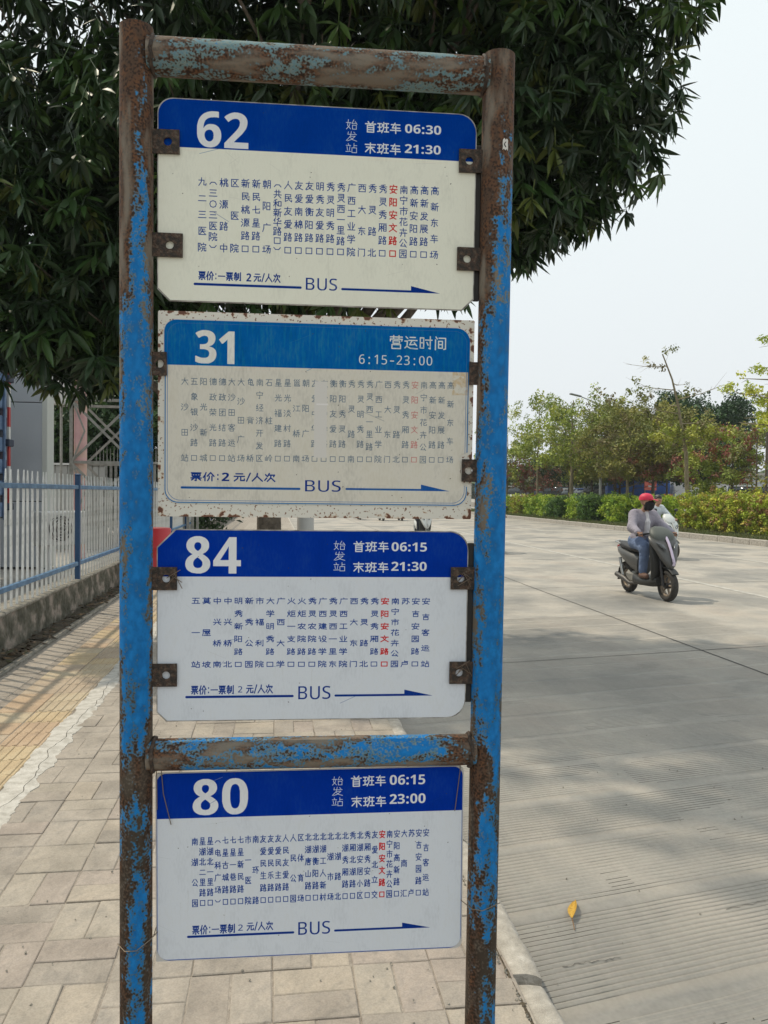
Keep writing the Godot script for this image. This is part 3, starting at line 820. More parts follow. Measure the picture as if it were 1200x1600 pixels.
func build_ground() -> void:
	var st := newst(true)
	sheet(st, -900, -1500, 900, 300, -0.16)
	setting("ground", st, M.farland)
	# the concrete road; its near part is cut with cross grooves, in bands
	st = newst(true)
	var xa := 0.84; var xb := 5.6; var sa := -9.6; var sb := -1.3
	var zz := func(x: float, s: float) -> float: return s + SKEW * (x - xa)
	quad(st, Vector3(xa, ROAD_Y, -420), Vector3(xb, ROAD_Y, -420), Vector3(xb, ROAD_Y, zz.call(xb, sa)), Vector3(xa, ROAD_Y, sa))
	quad(st, Vector3(xa, ROAD_Y, sb), Vector3(xb, ROAD_Y, zz.call(xb, sb)), Vector3(xb, ROAD_Y, 60), Vector3(xa, ROAD_Y, 60))
	sheet(st, xb, -420, 16.2, 60, ROAD_Y)
	sheet(st, 21.4, -420, 26.0, 60, ROAD_Y)
	var road := setting("road", st, M.road)
	st = newst()
	var wear := noise(77, 0.55, 4)
	var nx := 44
	var rows := []
	var s := sb
	var count := 0
	var band := 15
	rows.append([s, 0])
	while s > sa + 0.12:
		var gap := 0.028 + rng.randf_range(-0.0025, 0.0025)
		if count >= band:
			gap = rng.randf_range(0.085, 0.12)
			count = 0
			band = rng.randi_range(14, 18)
		s -= gap
		rows.append([s + 0.0036, 0]); rows.append([s + 0.0022, 1]); rows.append([s - 0.0022, 2]); rows.append([s - 0.0036, 0])
		count += 1
	rows.append([sa, 0])
	var prev := PackedVector3Array()
	var dirt := newst()
	var fill := noise(78, 0.8, 4)
	for r in rows:
		var cur := PackedVector3Array()
		for i in nx + 1:
			var x := xa + (xb - xa) * i / nx
			var z: float = zz.call(x, r[0]) + (0.0 if (r == rows[0] or r == rows[-1]) else wear.get_noise_2d(x * 4.0, r[0] * 0.2) * 0.004)
			var dep: float = 0.0 if r[1] == 0 else clampf(0.004 + wear.get_noise_2d(x * 1.4, r[0] * 2.2) * 0.009, 0.0006, 0.006)
			cur.append(Vector3(x, ROAD_Y - dep, z))
		if not prev.is_empty():
			for i in nx:
				# open grooves hold dark dirt; worn ones are filled flush with pale dust
				var dark_here: bool = r[1] == 2 and fill.get_noise_2d(cur[i].x * 1.3, r[0] * 2.0) + rng.randf_range(-0.12, 0.12) + clampf((-3.2 - r[0]) * 0.3, 0.0, 0.2) > -0.08
				quad(dirt if dark_here else st, cur[i], cur[i + 1], prev[i + 1], prev[i])
		prev = cur
	obj("grooved_slab", st, M.road, road)
	obj("groove_dirt", dirt, mat(Color(0.05, 0.047, 0.04), 0.95), road).set_meta("kind", "stuff")
	# joints between slabs, filled with bitumen
	var tar := mat(Color(0.05, 0.048, 0.045), 0.9)
	st = newst(true)
	for i in 60:
		var z0 := -2.0 - i * 4.0
		var w := 0.006 + rng.randf() * 0.004
		var xo := 4.45 + sin(z0 * 0.3) * 0.008
		quad(st, Vector3(xo - w, ROAD_Y + 0.003, z0 - 4.0), Vector3(xo + w, ROAD_Y + 0.003, z0 - 4.0), Vector3(xo + w, ROAD_Y + 0.003, z0), Vector3(xo - w, ROAD_Y + 0.003, z0))
	obj("slab_joint", st, tar, road)
	for q in [[0.86, -6.93, 16.1], [0.86, -12.4, 16.1], [0.86, -18.0, 16.1], [0.86, -23.5, 16.1], [0.86, -29.0, 16.1], [0.86, -35, 16.1]]:
		st = newst(true)
		for i in 30:
			var x0: float = lerpf(q[0], q[2], i / 30.0); var x1: float = lerpf(q[0], q[2], (i + 1) / 30.0)
			var w := 0.004 + rng.randf() * 0.004
			quad(st, Vector3(x0, ROAD_Y + 0.004, q[1] + SKEW * x0 - w), Vector3(x1, ROAD_Y + 0.004, q[1] + SKEW * x1 - w), Vector3(x1, ROAD_Y + 0.004, q[1] + SKEW * x1 + w), Vector3(x0, ROAD_Y + 0.004, q[1] + SKEW * x0 + w))
		obj("slab_joint", st, tar, road)
	# wandering cracks near the kerb
	for q in [[Vector3(0.98, 0, -2.57), Vector3(0.22, 0, -0.03)], [Vector3(1.75, 0, -2.86), Vector3(0.7, 0, -0.16)]]:
		st = newst(true)
		var p: Vector3 = q[0]
		for i in 22:
			var nxt: Vector3 = q[0] + q[1] * ((i + 1) / 22.0) + Vector3(0, 0, rng.randf_range(-0.007, 0.007))
			var w := rng.randf_range(0.0006, 0.0022)
			quad(st, Vector3(p.x, ROAD_Y + 0.003, p.z - w), Vector3(nxt.x, ROAD_Y + 0.003, nxt.z - w), Vector3(nxt.x, ROAD_Y + 0.003, nxt.z + w), Vector3(p.x, ROAD_Y + 0.003, p.z + w))
			p = nxt
		obj("crack", st, tar, road)
	# lane paint, worn
	for k in 12:
		st = newst(true)
		var z0 := -4.0 - k * 24.0
		quad(st, Vector3(7.84, ROAD_Y + 0.004, z0 - 24), Vector3(7.97, ROAD_Y + 0.004, z0 - 24), Vector3(7.97, ROAD_Y + 0.004, z0), Vector3(7.84, ROAD_Y + 0.004, z0))
		obj("lane_marking", st, M.paint, road)
	for k in 16:
		st = newst(true)
		var z0 := -8.0 - k * 9.0
		sheet(st, 12.05, z0 - 4.5, 12.19, z0, ROAD_Y + 0.004)
		obj("lane_marking", st, M.paint, road)
	st = newst(true)
	sheet(st, 15.75, -300, 15.87, 0, ROAD_Y + 0.004)
	obj("lane_marking", st, M.paint, road)

	# pavement: bed of sand, basket weave of blocks, tactile strip, mortar line, kerb stones
	st = newst(true)
	sheet(st, -2.62, -300, 0.74, 60, -0.0045)
	bx(st, Vector3(-0.9, -0.11, -120), Vector3(3.3, 0.19, 360))
	var pave := setting("pavement", st, M.sand)
	var tones := []
	for c in [Color(1, 1, 1), Color(0.93, 0.92, 0.92), Color(1.05, 1.03, 0.99), Color(0.97, 0.94, 0.95), Color(1.02, 1.02, 1.0), Color(0.88, 0.88, 0.885)]: tones.append(tint(M.pave, c))
	var blockmesh := []
	for k in 5:
		st = newst(true)
		paver(st, Vector3.ZERO, 0.2445, 0.1205, rng.randf_range(0.002, 0.0045))
		blockmesh.append(mesh_of(st))
	var rest := newst(true)
	var made := 0
	var spots := []
	var P := 0.25
	for jz in range(-8, 160):
		for ix in range(0, 8):
			var x0 := -1.245 + ix * P
			var z0 := -jz * P
			for half in 2:
				var horizontal := (ix + jz) % 2 == 0
				var c := Vector3(x0 + P * 0.5, 0, z0 - P * 0.25 - half * P * 0.5) if horizontal else Vector3(x0 + P * 0.25 + half * P * 0.5, 0, z0 - P * 0.5)
				if c.x > 0.735 or c.x < -1.19: continue
				spots.append([c, horizontal])
		if jz >= 0:
			for half in 2:
				spots.append([Vector3(-2.03, 0, -jz * P - half * 0.125), true])
	for q in spots:
		var c: Vector3 = q[0]
		var inview: bool = c.z < -1.95 and ((c.x < -0.42 and c.x > -1.2 and c.z > -4.3) or (c.z > -2.75 and c.x > -0.5 and c.x < 0.74) or (c.z < -4.9 and c.z > -5.5 and c.x > -0.45)) 
		var xf := Transform3D(Basis.from_euler(Vector3(rng.randf_range(-0.011, 0.011), (0.0 if q[1] else PI / 2) + rng.randf_range(-0.014, 0.014), rng.randf_range(-0.011, 0.011))), c + Vector3(rng.randf_range(-0.0015, 0.0015), rng.randf_range(-0.003, 0.003), rng.randf_range(-0.002, 0.002)))
		if inview and made < 290:
			made += 1
			shared("paver", blockmesh[rng.randi() % 5], tones[rng.randi() % 6], pave, xf)
		else:
			paver(rest, Vector3.ZERO, 0.2445, 0.1205, 0.003, xf)
	var ro := obj("paver_field", rest, M.pave, pave)
	ro.set_meta("kind", "stuff")
	# tactile blocks: bars along the way
	var tone2 := []
	for c in [Color(1, 1, 1), Color(0.92, 0.9, 0.95), Color(1.05, 1.0, 0.9), Color(0.98, 0.88, 0.85)]: tone2.append(tint(M.tactile, c))
	for q in [[-1.72, false], [-1.47, true]]:
		st = newst(true)
		cbx(st, Vector3(0, -0.02, 0), Vector3(0.243, 0.044, 0.243), 0.004)
		if q[1]:
			for k in 4: cbx(st, Vector3(-0.09 + k * 0.06, 0.0035, 0), Vector3(0.026, 0.009, 0.232), 0.003)
		else:
			bx(st, Vector3(0.0, 0.0025, 0), Vector3(0.002, 0.001, 0.24))
		var tm := mesh_of(st)
		for k in 74:
			shared("tactile_block", tm, tone2[rng.randi() % 4], pave, Transform3D(Basis.from_euler(Vector3(rng.randf_range(-0.006, 0.006), 0, rng.randf_range(-0.006, 0.006))), Vector3(q[0], rng.randf_range(-0.004, 0.002), -1.0 - k * 0.25)))
	# ragged white mortar line with a crack along it
	st = newst(true)
	var nn := noise(5, 1.0, 5)
	var crk := noise(8, 0.9, 4)
	var pz := 0.5
	for i in 840:
		var z0 := 0.5 - i * 0.02
		var z1 := z0 - 0.02
		var e := []
		for z in [z0, z1]:
			e.append([-1.345 + nn.get_noise_1d(z * 2.0) * 0.025 + nn.get_noise_1d(z * 14.0) * 0.013, -1.25 + crk.get_noise_1d(z * 2.0) * 0.045, -1.195 + nn.get_noise_1d(z * 2.5 + 50.0) * 0.03 + nn.get_noise_1d(z * 15.0 + 9.0) * 0.015])
		var y := 0.0062
		for h in 2:
			var g := 0.0022
			var a0: float = e[0][h] + (g if h == 1 else 0.0); var a1: float = e[0][h + 1] - (g if h == 0 else 0.0)
			var b0: float = e[1][h] + (g if h == 1 else 0.0); var b1: float = e[1][h + 1] - (g if h == 0 else 0.0)
			var yl: float = y if h == 1 else 0.0012
			var yr: float = y if h == 0 else 0.0012
			quad(st, Vector3(b0, yl, z1), Vector3(b1, yr, z1), Vector3(a1, yr, z0), Vector3(a0, yl, z0))
			quad(st, Vector3(a1, yr, z0), Vector3(b1, yr, z1), Vector3(b1, -0.01, z1), Vector3(a1, -0.01, z0))
			quad(st, Vector3(b0, yl, z1), Vector3(a0, yl, z0), Vector3(a0, -0.01, z0), Vector3(b0, -0.01, z1))
	obj("mortar_line", st, M.mortar, pave)
	# kerb stones: rough, chipped, one open joint
	var kz := -1.04
	var kl := [1.125, 1.0, 1.0, 1.0]
	for k in 60:
		var L: float = 0.99
		var z0 := 1.6 - k * 1.0
		if k == 3: z0 += 0.0
		st = newst()
		kerb_stone(st, k, L)
		var o := obj("kerb_stone", st, M.kerb, pave)
		o.position = Vector3(0.79 + rng.randf_range(-0.004, 0.004), rng.randf_range(-0.004, 0.006), z0 - 0.5 + (0.045 if k < 4 else 0.012))
		if k == 3 or k == 4: o.rotation.z = -0.01
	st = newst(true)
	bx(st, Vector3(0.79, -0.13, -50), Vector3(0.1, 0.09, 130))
	obj("kerb_bed", st, M.soil, pave)  # dark soil tone stands in for the shade inside the open kerb joint
	# soil and moss packed into the joint behind the kerb
	st = newst(true)
	for i in 300:
		var z0 := -1.2 - i * 0.012
		var e := []
		for z in [z0, z0 - 0.012]:
			var wdt: float = clampf(0.006 + nn.get_noise_1d(z * 9.0) * 0.016 + (0.008 if z > -2.42 else 0.0), 0.002, 0.022)
			e.append([0.738 - wdt * 0.55, 0.738 + wdt * 0.45])
		var hh := 0.0015 + rng.randf() * 0.004
		quad(st, Vector3(e[1][0], -0.001, z0 - 0.012), Vector3(0.738, hh, z0 - 0.012), Vector3(0.738, hh, z0), Vector3(e[0][0], -0.001, z0))
		quad(st, Vector3(0.738, hh, z0 - 0.012), Vector3(e[1][1], -0.001, z0 - 0.012), Vector3(e[0][1], -0.001, z0), Vector3(0.738, hh, z0))
	obj("joint_soil", st, M.soil, pave)
	# edging stone by the wall
	for k in 46:
		st = newst(true)
		cbx(st, Vector3(-2.2, -0.015, -2.0 - k * 0.6), Vector3(0.07, 0.07, 0.592), 0.008)
		obj("edging_stone", st, M.walltop, pave)

func paver(st: SurfaceTool, c: Vector3, L: float, W: float, k: float, xf := Transform3D.IDENTITY) -> void:
	var hx := L * 0.5; var hz := W * 0.5
	var t := []; var o := []; var b := []
	for e in [[-1, -1], [1, -1], [1, 1], [-1, 1]]:
		t.append(xf * (c + Vector3(e[0] * (hx - k), 0, e[1] * (hz - k))))
		o.append(xf * (c + Vector3(e[0] * hx, -k * 0.8, e[1] * hz)))
		b.append(xf * (c + Vector3(e[0] * hx, -0.03, e[1] * hz)))
	quad(st, t[0], t[1], t[2], t[3])
	for i in 4:
		var j := (i + 1) % 4
		quad(st, t[j], t[i], o[i], o[j])
		quad(st, o[j], o[i], b[i], b[j])

func kerb_stone(st: SurfaceTool, s: int, L: float) -> void:
	var n := noise(200 + s, 9.0, 4)
	var rings := []
	var steps := 14
	for i in steps + 1:
		var z := -L * 0.5 + L * i / steps
		var close: float = 1.0 - clampf(min(i, steps - i) / 1.4, 0.0, 1.0)
		var r := PackedVector3Array()
		var prof := [[-0.048, -0.14], [-0.048, -0.012], [-0.038, 0.0], [0.0, 0.003], [0.034, 0.0], [0.05, -0.014], [0.056, -0.14]]
		for p in prof:
			var x: float = p[0]; var y: float = p[1]
			if y > -0.1:
				x += n.get_noise_2d(z * 1.4, x * 3.0) * 0.007
				y += n.get_noise_2d(z * 1.7 + 9.0, x * 5.0) * 0.007 - close * 0.012
			r.append(Vector3(x, y, z + (n.get_noise_2d(x * 4.0, 3.0 + i) * 0.02 if close > 0.5 else 0.0)))
		rings.append(r)
	loft(st, rings)

# ---------------------------------------------------------------- the yard behind the picket fence, at the left
func build_yard() -> void:
	var st := newst(true)
	sheet(st, -60, -300, -2.62, 60, -0.02)
	setting("yard_floor", st, M.yard)
	# strip of soil between edging and wall
	st = newst(true)
	for i in 90:
		var z := -3.0 - i * 0.2
		var y0 := 0.012 + rng.randf() * 0.012
		quad(st, Vector3(-2.40, y0 + 0.02, z - 0.2), Vector3(-2.235, y0, z - 0.2), Vector3(-2.235, y0, z), Vector3(-2.40, y0 + 0.02, z))
	setting("soil_strip", st, M.soil)
	# low rendered wall with moss and bare patches, and its coping
	var wall := thing("fence_wall", "low mossy concrete wall carrying the white picket fence", "wall", Vector3(-2.5, 0, -20))
	st = newst(true)
	var n := noise(14, 0.8, 4)
	for i in 150:
		var z0 := 16.0 - i * 0.35
		var e := []
		for z in [z0, z0 - 0.35]:
			e.append([Vector3(0.115 + n.get_noise_2d(z, 0.0) * 0.012, -0.1, z), Vector3(0.108 + n.get_noise_2d(z, 4.0) * 0.014, 0.14, z), Vector3(0.112 + n.get_noise_2d(z, 8.0) * 0.012, 0.355, z), Vector3(0.112, 0.37, z), Vector3(-0.11, 0.37, z), Vector3(-0.12, -0.1, z)])
		for k in 5: quad(st, e[0][k], e[0][k + 1], e[1][k + 1], e[1][k])
	obj("wall_face", st, M.mosswall, wall)
	st = newst(true)
	for i in 75:
		var z0 := 16.0 - i * 0.7
		cbx(st, Vector3(n.get_noise_2d(z0, 20.0) * 0.006, 0.385 + n.get_noise_2d(z0, 30.0) * 0.008, z0 - 0.35), Vector3(0.25, 0.032, 0.70), 0.009)
	obj("coping", st, M.walltop, wall)
	# the fence: square pickets with spear tips, two blue rails, blue posts every three metres
	var fence := thing("picket_fence", "white metal picket fence with blue rails and posts along the pavement", "fence", Vector3(-2.45, 0.40, -20))
	st = newst(true)
	var pk := 0.02
	bx(st, Vector3(0, 0.565, 0), Vector3(pk, 1.13, pk))
	prism(st, PackedVector2Array([Vector2(-0.008, 1.13), Vector2(0.008, 1.13), Vector2(0.021, 1.185), Vector2(0, 1.29), Vector2(-0.021, 1.185)]), -0.006, 0.006, Transform3D(Basis(Vector3.UP, PI / 2), Vector3.ZERO))
	var pm := mesh_of(st)
	var z := 14.6
	var k := 0
	while z > -24.0:
		if absf(fposmod(z - 12.66 + 1.495, 2.99) - 1.495) > 0.06:
			shared("picket", pm, M.picket, fence, Transform3D(Basis.from_euler(Vector3(rng.randf_range(-0.012, 0.012), 0, rng.randf_range(-0.01, 0.01))), Vector3(0, rng.randf_range(-0.004, 0.004), z)))
		z -= 0.166
		k += 1
	for y in [0.19, 1.135]:
		st = newst(true)
		cbx(st, Vector3(0.022, y, -4.7), Vector3(0.04, 0.05, 38.6), 0.006)
		obj("rail", st, M.rail, fence)
	for i in 13:
		st = newst(true)
		cbx(st, Vector3(0.024, 0.63, 0), Vector3(0.06, 1.30, 0.06), 0.008)
		cbx(st, Vector3(0.024, 1.29, 0), Vector3(0.07, 0.03, 0.07), 0.01)
		var o := obj("fence_post", st, mat(Color(0.02, 0.075, 0.18), 0.45) if i == 0 else fence.get_node("fence_post").material_override, fence)
		o.position = Vector3(0, 0, 12.66 - i * 2.99)
	# clad building
	var b := thing("gate_pillar", "tall grey panel clad gate pillar behind the picket fence", "pillar", Vector3(-5.6, 0, -16.2))
	st = newst(true)
	bx(st, Vector3(0, 2.6, 0), Vector3(2.36, 5.2, 0.36))
	obj("core", st, mat(Color(0.06, 0.065, 0.07), 0.8), b)
	for face in 2:
		for iy in 4:
			for ix in 2:
				st = newst(true)
				var y0 := 0.02 + iy * 1.88 - 0.62
				var y1: float = y0 + 1.865
				y0 = max(y0, 0.02); y1 = min(y1, 5.24)
				if y1 <= y0: continue
				cbx(st, Vector3(-0.6 + ix * 1.2, (y0 + y1) * 0.5, 0.2 if face == 0 else -0.2), Vector3(1.185, y1 - y0, 0.04), 0.006)
				obj("cladding_panel", st, M.clad, b)
	st = newst(true)
	cbx(st, Vector3(1.24, 2.62, 0.0), Vector3(0.1, 5.24, 0.46), 0.012)
	obj("corner_trim", st, mat(Color(0.50, 0.52, 0.49), 0.5), b)
	st = newst(true)
	bx(st, Vector3(0.0, 5.3, 0.0), Vector3(2.7, 0.12, 0.6))
	obj("cap", st, M.clad, b)
	build_truck_side()
	build_tower()
	# back wall: white ribbed panels and grey slatted railing
	var w := thing("ribbed_wall", "white ribbed panel wall behind the picket fence and air conditioner", "wall", Vector3(-6.4, 0, -21.0))
	for i in 24:
		st = newst(true)
		cbx(st, Vector3(-1.4 + i * 0.15, 1.06, 0), Vector3(0.145, 2.12, 0.05), 0.02)
		obj("panel_rib", st, M.dullwhite, w)
	st = newst(true)
	bx(st, Vector3(0.3, 2.15, 0.0), Vector3(3.7, 0.05, 0.14))
	obj("capping", st, M.white, w)
	var g := thing("slatted_railing", "grey slatted railing with spikes and a square pillar beyond the steel tower", "railing", Vector3(-4.7, 0, -22.0))
	for i in 22:
		st = newst(true)
		cbx(st, Vector3(i * 0.125, 1.1, 0), Vector3(0.07, 2.2, 0.04), 0.006)
		obj("slat", st, M.steel, g)
	for i in 30:
		st = newst(true)
		tube(st, [Vector3(i * 0.09, 2.26, 0), Vector3(i * 0.09, 2.62 + (0.06 if i % 2 else 0.0), 0)], [0.016, 0.005], 5)
		obj("spike", st, M.steel, g)
	for y in [0.3, 2.24]:
		st = newst(true)
		cbx(st, Vector3(1.3, y, 0.03), Vector3(2.8, 0.06, 0.06), 0.008)
		obj("rail", st, M.steel, g)
	st = newst(true)
	cbx(st, Vector3(1.0, 1.35, 0.1), Vector3(0.32, 2.7, 0.32), 0.02)
	cbx(st, Vector3(1.0, 2.74, 0.1), Vector3(0.4, 0.08, 0.4), 0.015)
	obj("pillar", st, M.walltop, g)
	air_conditioner(Vector3(-3.52, 0.0, -13.8), deg_to_rad(52), 0.58, "white air conditioner unit with round fan grille behind the fence pickets")
	air_conditioner(Vector3(-5.35, 0.0, -20.2), deg_to_rad(35), 3.55, "grey air conditioner unit hung high beside the gate pillar")
	# trees of the yard
	for q in [[Vector3(-7.4, 0, -26), 6.4, 2.3, "dark green yard tree between the gate pillar and the pink column", 31], [Vector3(-4.4, 0, -28), 6.6, 2.2, "dark green yard tree behind the steel lattice tower", 32], [Vector3(-10.5, 0, -30), 7.0, 2.6, "leafy yard tree farthest left behind the gate pillar", 33], [Vector3(-6.0, 0, -24.2), 5.4, 2.0, "bushy yard tree nearest the ribbed wall", 34], [Vector3(-2.9, 0, -25.2), 5.6, 1.9, "bushy yard tree beyond the slatted railing", 35]]:
		tree("yard_tree", q[3], q[0], {"h": q[1], "r": 0.11, "spread": q[2], "first": 0.1, "branches": 14, "subs": 6, "clumps": 900, "clump": 0.6, "leaf": 0.16, "tones": [Color(0.035, 0.075, 0.02), Color(0.05, 0.11, 0.025), Color(0.02, 0.05, 0.015)], "seed": q[4], "bark": M.bark}, "trees in the yard")

func air_conditioner(at: Vector3, turn: float, base: float, label: String) -> void:
	var t := thing("air_conditioner", label, "air conditioner", at, turn)
	var st := newst(true)
	cbx(st, Vector3(0, base + 0.29, 0), Vector3(0.82, 0.56, 0.30), 0.02)
	obj("casing", st, M.white, t)
	st = newst()
	lathe(st, [[0.225, 0.0], [0.225, 0.004]], 28, Transform3D(Basis(Vector3.RIGHT, PI / 2), Vector3(-0.1, base + 0.29, 0.1515)))
	obj("fan_recess", st, M.black, t)
	for i in 5:
		st = newst()
		var r := 0.04 + i * 0.044
		var pts := []
		for j in 25: pts.append(Vector3(-0.1 + cos(TAU * j / 24) * r, base + 0.29 + sin(TAU * j / 24) * r, 0.165))
		tube(st, pts, 0.006, 5, false)
		obj("grille_ring", st, M.white, t)
	for i in 5:
		st = newst()
		var d := Vector3(cos(TAU * i / 5), sin(TAU * i / 5), 0)
		var c := Vector3(-0.1, base + 0.29, 0.158)
		tube(st, [c + d * 0.03, c + d * 0.12 + Vector3(-d.y, d.x, 0) * 0.03, c + d * 0.2], [0.02, 0.045, 0.02], 6)
		obj("fan_blade", st, M.steel, t)
	if base < 2.0:
		for sx in [-0.3, 0.3]:
			for sz in [-0.1, 0.1]:
				st = newst(true)
				bx(st, Vector3(sx, base * 0.5, sz), Vector3(0.035, base + 0.02, 0.035))
				obj("leg", st, M.white, t)
	else:
		for sx in [-0.3, 0.3]:
			st = newst(true)
			bx(st, Vector3(sx, base * 0.5, -0.2), Vector3(0.05, base + 0.9, 0.05))
			bx(st, Vector3(sx, base - 0.01, -0.02), Vector3(0.04, 0.04, 0.36))
			obj("bracket", st, M.steel, t)

func build_truck_side() -> void:
	var t := thing("cargo_truck", "blue slat sided cargo truck at the left edge with a red and white strip", "truck", Vector3(-5.72, 0, -11.55))
	var blue := tmat(wander(128, 81, 0.03, 4, [[0.0, Color(0.06, 0.11, 0.22)], [1.0, Color(0.16, 0.24, 0.38)]], 0.05), 1.0, 0.4)
	var dark := mat(Color(0.02, 0.03, 0.06), 0.6)
	var st := newst(true)
	bx(st, Vector3(0, 2.45, 0), Vector3(2.1, 2.9, 6.1))
	obj("cargo_body", st, dark, t)
	for i in 8:
		st = newst(true)
		cbx(st, Vector3(1.075, 1.15 + i * 0.37, 0), Vector3(0.05, 0.25, 6.2), 0.015)
		obj("side_slat", st, blue, t)
	for i in 7:
		st = newst(true)
		cbx(st, Vector3(1.12, 2.45, -2.9 + i * 0.95), Vector3(0.04, 2.95, 0.07), 0.008)
		obj("stake", st, dark if i % 2 else blue, t)
	for i in 9:
		st = newst(true)
		bx(st, Vector3(1.135, 1.05 + i * 0.34, -3.08), Vector3(0.03, 0.338, 0.09))
		obj("reflector_strip", st, mat(Color(0.45, 0.03, 0.03), 0.4) if i % 2 else M.white, t)
	for i in 3:
		st = newst(true)
		cbx(st, Vector3(1.16, 1.2 + i * 1.1, -3.02), Vector3(0.08, 0.12, 0.26), 0.012)
		obj("latch", st, dark, t)
	st = newst(true)
	bx(st, Vector3(0, 0.86, 0), Vector3(0.9, 0.28, 6.4))
	obj("chassis", st, dark, t)
	st = newst(true)
	cbx(st, Vector3(0, 1.6, 4.3), Vector3(2.1, 1.9, 1.7), 0.15)
	var cab := obj("cab", st, blue, t)
	st = newst(true)
	cbx(st, Vector3(0, 2.05, 5.15), Vector3(1.9, 0.7, 0.04), 0.01)
	bx(st, Vector3(1.055, 2.05, 4.4), Vector3(0.02, 0.65, 0.9))
	obj("windscreen", st, M.glass, cab)
	for q in [[-0.85, -2.0], [0.85, -2.0], [-0.85, 4.2], [0.85, 4.2]]:
		wheel(t, Vector3(q[0], 0.46, q[1]), 0.48, 0.26)

func wheel(t: Node, at: Vector3, r: float, w: float) -> void:
	var st := newst()
	var xf := Transform3D(Basis(Vector3.FORWARD, PI / 2), at)
	lathe(st, [[r * 0.6, -w * 0.48], [r * 0.92, -w * 0.5], [r, -w * 0.36], [r, w * 0.36], [r * 0.92, w * 0.5], [r * 0.6, w * 0.48]], 22, xf)
	var o := obj("wheel", st, M.rubber, t)
	st = newst()
	lathe(st, [[r * 0.58, -w * 0.5], [r * 0.5, -w * 0.44], [r * 0.16, -w * 0.5], [r * 0.16, w * 0.5], [r * 0.5, w * 0.44], [r * 0.58, w * 0.5]], 18, xf)
	obj("hub", st, M.steel, o)

func build_tower() -> void:
	var t := thing("lattice_tower", "steel lattice tower with a pink painted column inside, behind the picket fence", "tower", Vector3(-4.42, 0, -18.2))
	var W := 1.35
	var H := 6.4
	var pink := tmat(wander(128, 83, 0.02, 4, [[0.0, Color(0.58, 0.33, 0.34)], [0.5, Color(0.66, 0.40, 0.40)], [1.0, Color(0.62, 0.46, 0.34)]], 0.05), 1.5, 0.6)
	var st := newst()
	tube(st, [Vector3(0.17, 0, -0.12), Vector3(0.17, H, -0.12)], 0.135, 18)
	obj("column", st, pink, t)
	for x in [0.0, W]:
		for z in [0.0, -W]:
			st = newst(true)
			bx(st, Vector3(x, H * 0.5, z), Vector3(0.07, H, 0.012))
			bx(st, Vector3(x - 0.029, H * 0.5, z - 0.037), Vector3(0.012, H, 0.06))
			obj("leg", st, M.steel, t)
	var bay := 1.36
	for k in 5:
		var y := 0.75 + k * bay
		for z in [0.03, -W]:
			st = newst(true)
			bx(st, Vector3(W * 0.5, y, z), Vector3(W, 0.06, 0.05))
			obj("beam", st, M.steel, t)
			for sgn in [0, 1]:
				st = newst(true)
				var a := Vector3(0, y if sgn == 0 else y + bay, z + 0.012 + sgn * 0.02)
				var b := Vector3(W, y + bay if sgn == 0 else y, z + 0.012 + sgn * 0.02)
				strut(st, a, b, 0.055, 0.012)
				obj("brace", st, M.steel, t)
		st = newst(true)
		bx(st, Vector3(0, y, -W * 0.5), Vector3(0.05, 0.06, W))
		bx(st, Vector3(W, y, -W * 0.5), Vector3(0.05, 0.06, W))
		obj("beam", st, M.steel, t)
		st = newst(true)
		strut(st, Vector3(0.035, y, 0.06), Vector3(0.30, y + bay * 0.5, 0.06), 0.035, 0.012)
		strut(st, Vector3(0.30, y + bay * 0.5, 0.075), Vector3(0.035, y + bay, 0.075), 0.035, 0.012)
		obj("lacing", st, M.steel, t)

func strut(st: SurfaceTool, a: Vector3, b: Vector3, w: float, th: float) -> void:
	var d := (b - a)
	var x := d.normalized()
	var z := Vector3(0, 0, 1)
	if abs(x.z) > 0.9: z = Vector3(1, 0, 0)
	var y := z.cross(x).normalized()
	z = x.cross(y)
	bx(st, (a + b) * 0.5, Vector3(d.length(), w, th), Basis(x, y, z))

# ---------------------------------------------------------------- the bus stop sign
const E1 := Vector3(0.99902, 0, 0.0443)
const E2 := Vector3(-0.00097, 0.99976, 0.0218)

func sign_node(called: String, label: String, cat: String, x: float, y: float, group := "") -> Node3D:
	# x, y: millimetre plane of the frame, y = 0 at the camera's height mark 1.485 m up the left post
	var n := E1.cross(E2).normalized()
	var o := Node3D.new()
	o.name = numbered(called)
	add_child(o)
	o.transform = Transform3D(Basis(E1, E2, n), Vector3(-0.2585, 1.4843, -1.549) + E1 * x + E2 * y)
	tag(o, label, cat, group)
	return o

